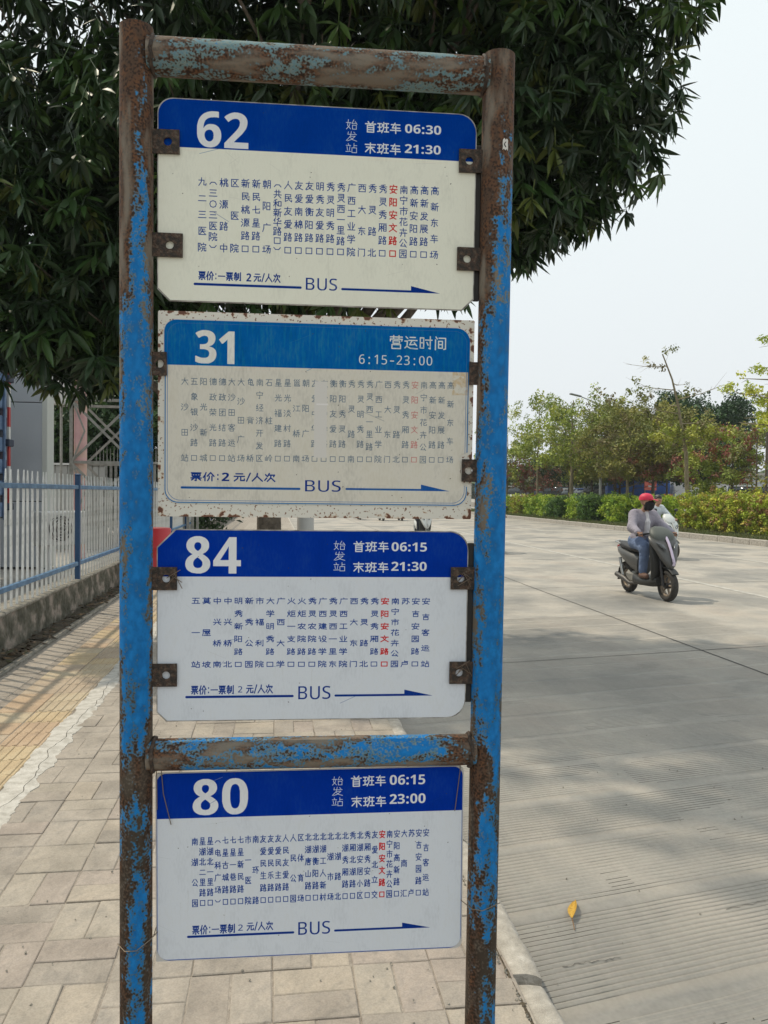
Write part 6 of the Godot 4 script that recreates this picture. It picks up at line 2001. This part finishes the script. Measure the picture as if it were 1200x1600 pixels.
	obj("cross_arm", st, M.bark, up)

# ---------------------------------------------------------------- scooters and riders
func scooter_wheel(t: Node, at: Vector3, r: float, rimc: Material) -> void:
	var xf := Transform3D(Basis(Vector3.FORWARD, PI / 2), at)
	var prof := []
	var w := 0.055
	for i in 13:
		var a := TAU * i / 12.0
		prof.append([r - w * 0.8 + cos(a) * w * 0.8, sin(a) * w])
	var st := newst()
	lathe(st, prof, 32, xf, false)
	var o := obj("wheel", st, M.rubber, t)
	st = newst()
	lathe(st, [[r * 0.70, -0.035], [r * 0.58, -0.03], [r * 0.56, 0.0], [r * 0.58, 0.03], [r * 0.70, 0.035], [r * 0.74, 0.0], [r * 0.70, -0.035]], 28, xf, false)
	obj("rim", st, rimc, o)
	for k in 5:
		st = newst()
		var d := Vector3(0, cos(TAU * k / 5.0 + 0.3), sin(TAU * k / 5.0 + 0.3))
		tube(st, [at + d * 0.03, at + d * r * 0.6], [0.02, 0.013], 6)
		obj("spoke", st, rimc, o)
	st = newst()
	lathe(st, [[0.045, -0.05], [0.05, 0.0], [0.045, 0.05]], 14, xf)
	obj("hub", st, M.black, o)

func make_scooter(label: String, paint: Color, lower: Color, pad: Color, stripe: Color, tall: bool) -> Node3D:
	var t := thing("scooter", label, "scooter", Vector3.ZERO, 0.0, "scooters on the road")
	var pm := mat(paint, 0.38)
	var lm := mat(lower, 0.5)
	var rimc := mat(Color(0.24, 0.19, 0.14), 0.5, 0.3)
	scooter_wheel(t, Vector3(0, 0.245, 0.60), 0.245, rimc)
	scooter_wheel(t, Vector3(0, 0.235, -0.59), 0.235, rimc)
	var st := newst()
	# nose and shield
	var rings := []
	for q in [[0.50, 0.70, 0.030, 0.035], [0.56, 0.695, 0.075, 0.075], [0.66, 0.645, 0.135, 0.105], [0.78, 0.575, 0.180, 0.115], [0.90, 0.50, 0.235, 0.115], [0.98, 0.44, 0.225, 0.10], [1.02, 0.39, 0.15, 0.06]]:
		rings.append(ring(Vector3(0, q[0], q[1] - 0.05), Vector3(q[2], 0, 0), Vector3(0, -q[3] * 0.25, q[3]), 18, 2.3))
	loft(st, rings)
	var fair := obj("front_fairing", st, pm, t)
	st = newst()
	var pts := []
	for q in [[0.53, 0.695], [0.60, 0.735], [0.68, 0.695], [0.78, 0.645], [0.90, 0.566], [0.985, 0.49]]: pts.append(Vector3(0.02, q[0], q[1]))
	var rr := []
	for p in pts: rr.append(ring(p, Vector3(0.024, 0, 0), Vector3(0, 0.01, 0.012), 8, 2.0))
	loft(st, rr)
	obj("stripe", st, mat(stripe, 0.4), fair)
	for sx in [-1.0, 1.0]:
		st = newst()
		loft(st, [ring(Vector3(0.07 * sx, 0.80, 0.655), Vector3(0.012, 0, 0), Vector3(0, 0.012, 0), 8), ring(Vector3(0.115 * sx, 0.86, 0.60), Vector3(0.04, 0, 0), Vector3(0, 0.022, 0.02), 8), ring(Vector3(0.165 * sx, 0.90, 0.54), Vector3(0.01, 0, 0), Vector3(0, 0.01, 0), 8)])
		obj("headlight", st, mat(Color(0.10, 0.11, 0.12), 0.15), fair)
	# inner leg shield and floor
	st = newst()
	rings = []
	for q in [[0.30, 0.36, 0.15], [0.5, 0.42, 0.19], [0.75, 0.41, 0.21], [0.95, 0.36, 0.19]]: rings.append(ring(Vector3(0, q[0], q[1]), Vector3(q[2], 0, 0), Vector3(0, 0, 0.05), 14, 3.0))
	loft(st, rings)
	obj("leg_shield", st, lm, t)
	st = newst()
	rings = []
	for q in [[0.46, 0.30, 0.12, 0.07], [0.3, 0.26, 0.17, 0.065], [0.0, 0.25, 0.175, 0.065], [-0.22, 0.28, 0.15, 0.09]]: rings.append(ring(Vector3(0, q[1], q[0]), Vector3(q[2], 0, 0), Vector3(0, q[3], 0), 14, 4.0))
	loft(st, rings)
	obj("floorboard", st, lm, t)
	# rear body, seat
	st = newst()
	rings = []
	for q in [[-0.12, 0.50, 0.13, 0.16], [-0.3, 0.55, 0.165, 0.15], [-0.55, 0.63, 0.165, 0.11], [-0.8, 0.70, 0.11, 0.07], [-0.93, 0.73, 0.05, 0.03]]: rings.append(ring(Vector3(0, q[1], q[0]), Vector3(q[2], 0, 0), Vector3(0, q[3], 0), 16, 2.6))
	loft(st, rings)
	var rear := obj("rear_body", st, pm, t)
	st = newst()
	tube(st, [Vector3(-0.04, 0.75, -0.93), Vector3(0.04, 0.75, -0.93)], 0.03, 8)
	obj("tail_light", st, mat(Color(0.3, 0.01, 0.01), 0.3), rear)
	st = newst()
	rings = []
	for q in [[-0.02, 0.70, 0.09, 0.04], [-0.12, 0.745, 0.135, 0.055], [-0.4, 0.755, 0.145, 0.055], [-0.7, 0.80, 0.13, 0.055], [-0.85, 0.82, 0.08, 0.03]]: rings.append(ring(Vector3(0, q[1], q[0]), Vector3(q[2], 0, 0), Vector3(0, q[3], 0), 14, 2.6))
	loft(st, rings)
	obj("seat", st, M.black, t)
	st = newst()
	tube(st, [Vector3(0.11, 0.80, -0.62), Vector3(0.13, 0.84, -0.85), Vector3(0, 0.85, -0.98), Vector3(-0.13, 0.84, -0.85), Vector3(-0.11, 0.80, -0.62)], 0.012, 6)
	obj("grab_rail", st, M.chrome, t)
	# running gear
	for sx in [-0.075, 0.075]:
		st = newst()
		tube(st, [Vector3(sx, 0.245, 0.60), Vector3(sx, 0.50, 0.53), Vector3(sx * 0.6, 0.75, 0.44)], [0.022, 0.026, 0.026], 8)
		obj("fork", st, M.black, t)
	st = newst()
	rings = []
	for i in 9:
		var a := lerpf(0.75, 2.5, i / 8.0)
		rings.append(ring(Vector3(0, 0.245 + sin(a) * 0.275, 0.60 + cos(a) * 0.275), Vector3(0.066, 0, 0), Vector3(0, sin(a), cos(a)) * 0.012, 8))
	loft(st, rings)
	obj("front_fender", st, lm, t)
	st = newst()
	rings = []
	for i in 7:
		var a := lerpf(1.2, 3.3, i / 6.0)
		rings.append(ring(Vector3(0, 0.235 + sin(a) * 0.285, -0.59 + cos(a) * 0.285), Vector3(0.07, 0, 0), Vector3(0, sin(a), cos(a)) * 0.01, 8))
	loft(st, rings)
	obj("rear_fender", st, M.black, t)
	st = newst()
	cbx(st, Vector3(0.02, 0.28, -0.42), Vector3(0.2, 0.2, 0.42), 0.05)
	lathe(st, [[0.09, -0.06], [0.11, 0.0], [0.09, 0.05]], 14, Transform3D(Basis(Vector3.FORWARD, PI / 2), Vector3(0.14, 0.25, -0.56)))
	obj("engine", st, M.steel, t)
	st = newst()
	tube(st, [Vector3(-0.10, 0.20, -0.15), Vector3(-0.14, 0.19, -0.32), Vector3(-0.15, 0.24, -0.45), Vector3(-0.155, 0.30, -0.74)], [0.02, 0.026, 0.045, 0.042], 10)
	obj("exhaust", st, mat(Color(0.09, 0.085, 0.08), 0.45, 0.5), t)
	st = newst()
	tube(st, [Vector3(-0.12, 0.28, -0.58), Vector3(-0.13, 0.58, -0.68)], 0.028, 8)
	tube(st, [Vector3(0.12, 0.28, -0.58), Vector3(0.13, 0.58, -0.68)], 0.028, 8)
	obj("shock_absorber", st, M.chrome, t)
	# handlebar, grips
	st = newst()
	tube(st, [Vector3(-0.34, 1.0, 0.24), Vector3(-0.16, 1.03, 0.31), Vector3(0, 1.02, 0.34), Vector3(0.16, 1.03, 0.31), Vector3(0.34, 1.0, 0.24)], 0.013, 8)
	tube(st, [Vector3(0, 1.0, 0.34), Vector3(0, 0.72, 0.44)], 0.03, 10)
	var hb := obj("handlebar", st, M.black, t)
	for sx in [-1.0, 1.0]:
		st = newst()
		tube(st, [Vector3(0.35 * sx, 0.998, 0.236), Vector3(0.24 * sx, 1.015, 0.28)], 0.019, 10)
		obj("grip", st, M.black, hb)
	if tall:
		# white cowl, screen and mirrors
		st = newst()
		rings = []
		for q in [[0.95, 0.44, 0.13, 0.09], [1.04, 0.40, 0.17, 0.10], [1.12, 0.34, 0.13, 0.08], [1.17, 0.30, 0.07, 0.04]]: rings.append(ring(Vector3(0, q[0], q[1]), Vector3(q[2], 0, 0), Vector3(0, 0, q[3]), 14, 2.4))
		loft(st, rings)
		obj("handlebar_cowl", st, pm, t)
		for sx in [-1.0, 1.0]:
			st = newst()
			tube(st, [Vector3(0.2 * sx, 1.03, 0.29), Vector3(0.29 * sx, 1.24, 0.27)], 0.008, 6)
			loft(st, [ring(Vector3(0.31 * sx, 1.27, 0.285), Vector3(0.04, 0, 0), Vector3(0, 0.025, 0), 10), ring(Vector3(0.31 * sx, 1.27, 0.25), Vector3(0.065, 0, 0), Vector3(0, 0.042, 0), 10)])
			obj("mirror", st, M.black, t)
	else:
		# hooded cowl over the middle of the bars, with a low screen
		st = newst()
		rings = []
		for q in [[0.93, 0.43, 0.17, 0.085], [1.0, 0.41, 0.20, 0.10], [1.06, 0.37, 0.185, 0.10], [1.11, 0.33, 0.14, 0.08], [1.135, 0.30, 0.08, 0.045]]: rings.append(ring(Vector3(0, q[0], q[1]), Vector3(q[2], 0, 0), Vector3(0, -q[3] * 0.2, q[3]), 16, 2.5))
		loft(st, rings)
		obj("handlebar_cowl", st, mat(pad, 0.55), t)
		for sx in [-1.0, 1.0]:
			st = newst()
			tube(st, [Vector3(0.20 * sx, 1.035, 0.325), Vector3(0.27 * sx, 1.03, 0.335), Vector3(0.33 * sx, 1.01, 0.30)], [0.009, 0.008, 0.006], 6)
			obj("brake_lever", st, M.black, hb)
	return t

var fold_tex: ImageTexture

func cloth(c: Color) -> StandardMaterial3D:
	if fold_tex == null: fold_tex = bumps(256, 44, 0.016, 3, 6.0)
	var m := mat(c, 0.92)
	m.normal_enabled = true
	m.normal_texture = fold_tex
	m.normal_scale = 1.0
	m.uv1_triplanar = true
	m.uv1_scale = Vector3(1.6, 1.6, 1.6)
	return m

func limb_chain(out: Array, pts: Array, rad: Array) -> void:
	for i in pts.size() - 1: out.append([pts[i], pts[i + 1], rad[i], rad[i + 1]])

func hand_bones(wrist: Vector3, grip: Vector3, sx: float) -> Array:
	# a fist closed round the grip: palm behind the bar, four fingers over and under it, thumb below
	var out := []
	var along := Vector3(1, 0, 0) * sx
	limb_chain(out, [wrist, grip + Vector3(0, 0.028, -0.035)], [0.026, 0.027])
	for k in 4:
		var o := along * (0.028 - k * 0.019)
		var L: float = [0.92, 1.0, 0.97, 0.8][k]
		var a := grip + o + Vector3(0, 0.034, -0.02)
		var b := grip + o + Vector3(0, 0.036, 0.018 * L)
		var c := grip + o + Vector3(0, 0.008, 0.036 * L)
		var d := grip + o + Vector3(0, -0.018, 0.026 * L)
		limb_chain(out, [a, b, c, d], [0.0095, 0.009, 0.0085, 0.0075])
	limb_chain(out, [grip - along * 0.02 + Vector3(0, 0.012, -0.034), grip - along * 0.045 + Vector3(0, -0.012, -0.012), grip - along * 0.04 + Vector3(0, -0.026, 0.012)], [0.013, 0.011, 0.009])
	return out

func make_rider(label: String, q: Dictionary) -> Node3D:
	var t := thing("person", label, "person", Vector3.ZERO, 0.0, "riders on the road")
	var H := Vector3(0, 1.515, -0.07)     # centre of the head
	var turn: float = q.turn
	var hb := Basis(Vector3.UP, turn)
	var hp := func(x: float, y: float, z: float) -> Vector3: return H + hb * Vector3(x, y, z)
	var torso := [[Vector3(0, 0.90, -0.26), Vector3(0, 1.06, -0.24), 0.135, 0.125], [Vector3(0, 1.06, -0.24), Vector3(0, 1.23, -0.20), 0.125, 0.135], [Vector3(-0.09, 1.24, -0.20), Vector3(0.09, 1.24, -0.20), 0.11, 0.11], [Vector3(-0.13, 1.315, -0.18), Vector3(0.13, 1.315, -0.18), 0.07, 0.07]]
	var neck := [[Vector3(0, 1.32, -0.17), Vector3(0, 1.44, -0.10), 0.058, 0.05]]
	var arms := []; var legs := []; var hands := []
	for sx in [-1.0, 1.0]:
		limb_chain(arms, [Vector3(0.165 * sx, 1.31, -0.18), Vector3(0.275 * sx, 1.12, -0.03), Vector3(0.29 * sx, 1.045, 0.19)], [0.062, 0.047, 0.034])
		limb_chain(legs, [Vector3(0.095 * sx, 0.875, -0.22), Vector3(0.155 * sx, 0.80, 0.17), Vector3(0.145 * sx, 0.43, 0.10)], [0.10, 0.068, 0.042])
		hands.append(hand_bones(Vector3(0.29 * sx, 1.045, 0.19), Vector3(0.295 * sx, 1.007, 0.258), sx))
	var feet := []
	for sx in [-1.0, 1.0]: feet.append([Vector3(0.145 * sx, 0.365, 0.08), Vector3(0.155 * sx, 0.355, 0.24), 0.042, 0.034])
	# the body itself: one skin, with head, hands and feet of finer grain added to it
	var st := newst()
	skin(st, torso + neck + arms + legs + feet, 0.017, 0.05)
	var head := [
		[hp.call(0, 0.03, -0.012), hp.call(0, 0.045, -0.02), 0.092, 0.09], [hp.call(0, -0.01, 0.01), hp.call(0, -0.075, 0.035), 0.075, 0.042],
		[hp.call(0, 0.012, 0.085), hp.call(0, -0.022, 0.104), 0.009, 0.014], [hp.call(-0.035, 0.022, 0.068), hp.call(0.035, 0.022, 0.068), 0.02, 0.02],
		[hp.call(-0.022, -0.055, 0.076), hp.call(0.022, -0.055, 0.076), 0.009, 0.009], [hp.call(-0.088, 0.01, -0.01), hp.call(-0.092, -0.03, -0.006), 0.016, 0.011], [hp.call(0.088, 0.01, -0.01), hp.call(0.092, -0.03, -0.006), 0.016, 0.011],
		[hp.call(0, -0.07, 0.0), Vector3(0, 1.40, -0.12), 0.05, 0.05]]
	skin(st, head, 0.006, 0.02)
	for hd in hands: skin(st, hd, 0.0055, 0.007)
	var body := obj("body", st, mat(q.skin, 0.6), t)
	for sx in [-1.0, 1.0]:
		st = newst()
		skin(st, [[hp.call(0.034 * sx, 0.012, 0.082), hp.call(0.036 * sx, 0.012, 0.082), 0.0115, 0.0115]], 0.004, 0.004)
		obj("eye", st, mat(Color(0.03, 0.02, 0.015), 0.2), body)
	# clothes
	var jm := cloth(q.top)
	st = newst()
	var up := []
	for b in torso: up.append([b[0], b[1], b[2] + 0.018, b[3] + 0.018])
	for k in arms.size():
		var b = arms[k]
		if q.long_sleeves or k % 2 == 0: up.append([b[0], b[1], b[2] + 0.022, b[3] + (0.020 if q.long_sleeves else 0.026)])
	# loose folds at elbow, waist and back
	for sx in [-1.0, 1.0]:
		up.append([Vector3(0.25 * sx, 1.10, -0.07), Vector3(0.28 * sx, 1.085, 0.0), 0.060, 0.058])
		up.append([Vector3(0.12 * sx, 0.95, -0.20), Vector3(0.13 * sx, 0.90, -0.12), 0.085, 0.06])
	up.append([Vector3(0, 0.88, -0.30), Vector3(0, 0.98, -0.31), 0.12, 0.11])
	skin(st, up, 0.017, 0.045)
	obj("jacket" if q.long_sleeves else "shirt", st, jm, t)
	if q.has("inner"):
		st = newst()
		skin(st, [[Vector3(0.005, 1.35, -0.095), Vector3(0.012, 1.20, -0.072), 0.035, 0.045], [Vector3(0.012, 1.20, -0.072), Vector3(0.02, 1.02, -0.085), 0.045, 0.055]], 0.012, 0.03)
		obj("undershirt", st, cloth(q.inner), t)
	st = newst()
	var lg := []
	for b in legs: lg.append([b[0], b[1], b[2] + 0.014, b[3] + 0.022])
	lg.append([Vector3(-0.08, 0.88, -0.25), Vector3(0.08, 0.88, -0.25), 0.13, 0.13])
	skin(st, lg, 0.017, 0.04)
	obj("trousers", st, cloth(q.trousers), t)
	for b in feet:
		st = newst()
		skin(st, [[b[0] + Vector3(0, -0.012, -0.02), b[1], 0.046, 0.04]], 0.01, 0.02)
		obj("shoe", st, mat(q.shoes, 0.7), t)
	if q.has("cap"):
		st = newst()
		var rings := []
		for e in [[0.035, 0.108, 0.115], [0.075, 0.108, 0.114], [0.115, 0.09, 0.096], [0.140, 0.055, 0.06], [0.150, 0.012, 0.012]]:
			rings.append(ring(H + hb * Vector3(0, e[0], -0.012), hb.x * e[1], hb.z * e[2], 22))
		loft(st, rings)
		var cap := obj("cap", st, mat(q.cap, 0.55), t)
		st = newst()
		rings = []
		for e in [[0.07, 0.095, 0.055], [0.12, 0.085, 0.047], [0.16, 0.06, 0.037], [0.175, 0.025, 0.03]]: rings.append(ring(H + hb * Vector3(0, e[2], e[0]), hb.x * e[1], Vector3(0, 0.005, 0), 12))
		loft(st, rings)
		obj("brim", st, mat(q.cap, 0.55), cap)
	else:
		st = newst()
		skin(st, [[hp.call(0, 0.075, -0.035), hp.call(0, 0.07, 0.01), 0.088, 0.078], [hp.call(0, 0.02, -0.06), hp.call(0, -0.03, -0.07), 0.075, 0.05], [hp.call(-0.07, 0.05, 0.0), hp.call(-0.078, 0.015, -0.02), 0.03, 0.022], [hp.call(0.07, 0.05, 0.0), hp.call(0.078, 0.015, -0.02), 0.03, 0.022]], 0.007, 0.02)
		obj("hair", st, mat(Color(0.012, 0.010, 0.009), 0.5), t)
	if q.has("mask"):
		st = newst()
		skin(st, [[hp.call(0, -0.03, 0.035), hp.call(0, -0.075, 0.045), 0.088, 0.06], [hp.call(0, -0.03, 0.085), hp.call(0, -0.06, 0.085), 0.045, 0.035], [hp.call(-0.075, -0.03, 0.02), hp.call(-0.07, -0.10, 0.01), 0.03, 0.03], [hp.call(0.075, -0.03, 0.02), hp.call(0.07, -0.10, 0.01), 0.03, 0.03]], 0.008, 0.025)
		obj("mask", st, mat(q.mask, 0.85), t)
	return t

func copy_of(o: Node3D, label: String, at: Vector3, turn: float) -> Node3D:
	var c: Node3D = o.duplicate()
	c.name = numbered(String(o.name).rstrip("_0123456789"))
	add_child(c)
	c.set_meta("label", label)
	c.position = at
	c.rotation.y = turn
	return c

func build_traffic() -> void:
	var a := Vector3(5.94, ROAD_Y, -12.13)
	var s1 := make_scooter("dark grey scooter with a lavender striped nose, ridden by the person in the red cap", Color(0.075, 0.075, 0.072), Color(0.022, 0.023, 0.022), Color(0.085, 0.095, 0.085), Color(0.55, 0.48, 0.62), false)
	s1.position = a
	s1.rotation.y = 0.06
	var p1 := make_rider("rider in a red cap, black mask, grey jacket and jeans on the dark scooter", {"turn": 0.75, "skin": Color(0.36, 0.20, 0.13), "top": Color(0.30, 0.28, 0.33), "long_sleeves": true, "inner": Color(0.62, 0.60, 0.62), "trousers": Color(0.13, 0.18, 0.30), "shoes": Color(0.13, 0.07, 0.05), "cap": Color(0.62, 0.02, 0.07), "mask": Color(0.012, 0.012, 0.014)})
	p1.position = a
	p1.rotation.y = 0.06
	var b := Vector3(10.05, ROAD_Y, -19.9)
	var s2 := make_scooter("white scooter partly hidden behind the dark grey scooter", Color(0.60, 0.62, 0.60), Color(0.03, 0.035, 0.03), Color(0.2, 0.2, 0.2), Color(0.45, 0.46, 0.45), true)
	s2.position = b
	s2.rotation.y = 0.12
	var p2 := make_rider("bareheaded rider in a pale shirt on the white scooter", {"turn": 0.1, "skin": Color(0.36, 0.20, 0.13), "top": Color(0.50, 0.55, 0.58), "long_sleeves": false, "trousers": Color(0.04, 0.045, 0.06), "shoes": Color(0.03, 0.03, 0.03)})
	p2.position = b
	p2.rotation.y = 0.12
	# riders farther down the road, mostly hidden by the route signs
	for q in [[s2, p2, Vector3(4.75, ROAD_Y, -25.6), 0.03, "white scooter showing below the route 31 sign, nearest of those down the road", "rider behind the route 31 sign on the nearest white scooter down the road"], [s1, p1, Vector3(5.13, ROAD_Y, -49.0), 0.0, "dark scooter far down the road under the route 31 sign, leftmost of three", "distant rider behind the route 31 sign, leftmost of three"], [s1, p1, Vector3(6.29, ROAD_Y, -47.3), 0.05, "dark scooter far down the road under the route 31 sign, middle of three", "distant rider behind the route 31 sign, middle of three"], [s1, p1, Vector3(7.48, ROAD_Y, -47.6), 0.0, "dark scooter far down the road under the route 31 sign, rightmost of three", "distant rider behind the route 31 sign, rightmost of three"], [s2, p2, Vector3(6.02, ROAD_Y, -21.8), 0.02, "white scooter hidden behind the frame's right post, its shadow on the road", "rider hidden behind the frame's right post"]]:
		copy_of(q[0], q[4], q[2], q[3])
		copy_of(q[1], q[5], q[2], q[3])

# ---------------------------------------------------------------- small things
func build_small() -> void:
	var r := RandomNumberGenerator.new()
	r.seed = 4
	# curled yellow leaf on the road
	var l := thing("fallen_leaf", "curled yellow dry leaf lying on the grooved road", "leaf", Vector3(1.145, ROAD_Y + 0.002, -2.90), -0.42)
	var st := newst()
	var rows := []
	for i in 9:
		var s := i / 8.0
		var w: float = 0.019 * sin(PI * clampf(s * 0.92 + 0.05, 0, 1)) + 0.002
		var lift := 0.02 + 0.012 * sin(s * 4.0)
		var row := []
		for k in 5:
			var a := (k - 2) / 2.0
			row.append(Vector3(a * w * (1.0 if a < 0.0 else 0.62), (0.004 + 0.012 * s * s) + (lift * pow(max(a, 0.0), 1.4) * 0.7 if a > 0.0 else 0.004 * a * a), -0.085 + s * 0.15 + 0.008 * a * a))
		rows.append(row)
	for i in 8:
		for k in 4: quad(st, rows[i][k], rows[i][k + 1], rows[i + 1][k + 1], rows[i + 1][k])
	var lm := tmat(wander(128, 95, 0.06, 4, [[0.0, Color(0.22, 0.10, 0.02)], [0.35, Color(0.48, 0.28, 0.03)], [1.0, Color(0.60, 0.38, 0.05)]], 0.1), 0.12, 0.6, null, 1.0, false)
	obj("blade", st, lm, l)
	st = newst()
	tube(st, [Vector3(0, 0.016, 0.07), Vector3(0.006, 0.012, 0.10), Vector3(0.012, 0.003, 0.125)], [0.0022, 0.002, 0.0016], 5)
	obj("stalk", st, mat(Color(0.20, 0.11, 0.05), 0.8), l)
	# dead leaves along the foot of the wall
	var lf := newst()
	long_leaf(lf, Transform3D(Basis(Vector3.RIGHT, PI / 2), Vector3(0, 0.01, -0.05)), 0.11, 0.04, 0.2)
	var mm := MultiMesh.new()
	mm.transform_format = MultiMesh.TRANSFORM_3D
	mm.use_colors = true
	mm.mesh = mesh_of(lf)
	mm.instance_count = 520
	for i in 520:
		var x: float = -2.36 + absf(r.randfn()) * 0.06
		mm.set_instance_transform(i, Transform3D(Basis.from_euler(Vector3(r.randf_range(-0.4, 0.4), r.randf() * TAU, r.randf_range(-0.4, 0.4))).scaled(Vector3.ONE * r.randf_range(0.5, 1.1)), Vector3(min(x, -2.24), 0.035 + r.randf() * 0.02, -5.0 - r.randf() * 13.0)))
		mm.set_instance_color(i, [Color(0.09, 0.055, 0.03), Color(0.05, 0.035, 0.02), Color(0.14, 0.09, 0.045), Color(0.06, 0.06, 0.025)][r.randi() % 4])
	var o := MultiMeshInstance3D.new()
	o.multimesh = mm
	o.material_override = leafmat(0.8, Color(0.02, 0.02, 0.0))
	o.name = "leaf_litter"
	add_child(o)
	tag(o, "dead brown leaves gathered along the foot of the mossy wall", "leaf litter", "", "stuff")
	# pebbles and crumbs of mortar
	st = newst(true)
	for i in 260:
		var p := Vector3(r.randf_range(-1.15, 0.7), 0.004, -2.0 - pow(r.randf(), 1.5) * 4.0)
		if i < 70: p = Vector3(0.735 + r.randfn() * 0.006, 0.004, -2.0 - r.randf() * 1.2)
		elif i > 210: p = Vector3(r.randf_range(0.9, 3.0), ROAD_Y + 0.004, -2.2 - r.randf() * 3.0)
		var s := r.randf_range(0.0025, 0.006)
		bx(st, p, Vector3(s, s * 0.8, s * 1.2), Basis.from_euler(Vector3(r.randf(), r.randf() * TAU, r.randf())))
	var gr := obj("grit", st, M.walltop)
	tag(gr, "scattered grit and mortar crumbs on the pavement and kerb", "grit", "", "stuff")
	# red oil drum far down the pavement, just showing beside the left post
	var d := thing("red_drum", "red drum showing in the gap between the left post and the signs", "drum", Vector3(-1.95, 0, -13.3))
	st = newst()
	lathe(st, [[0.27, 0.0], [0.28, 0.02], [0.28, 0.28], [0.29, 0.30], [0.28, 0.32], [0.28, 0.58], [0.29, 0.60], [0.28, 0.62], [0.28, 0.88], [0.27, 0.90]], 24, Transform3D.IDENTITY)
	obj("shell", st, mat(Color(0.5, 0.02, 0.03), 0.4), d)
	st = newst()
	lathe(st, [[0.26, 0.89], [0.26, 0.905]], 24, Transform3D.IDENTITY)
	obj("lid", st, mat(Color(0.3, 0.02, 0.02), 0.5), d)
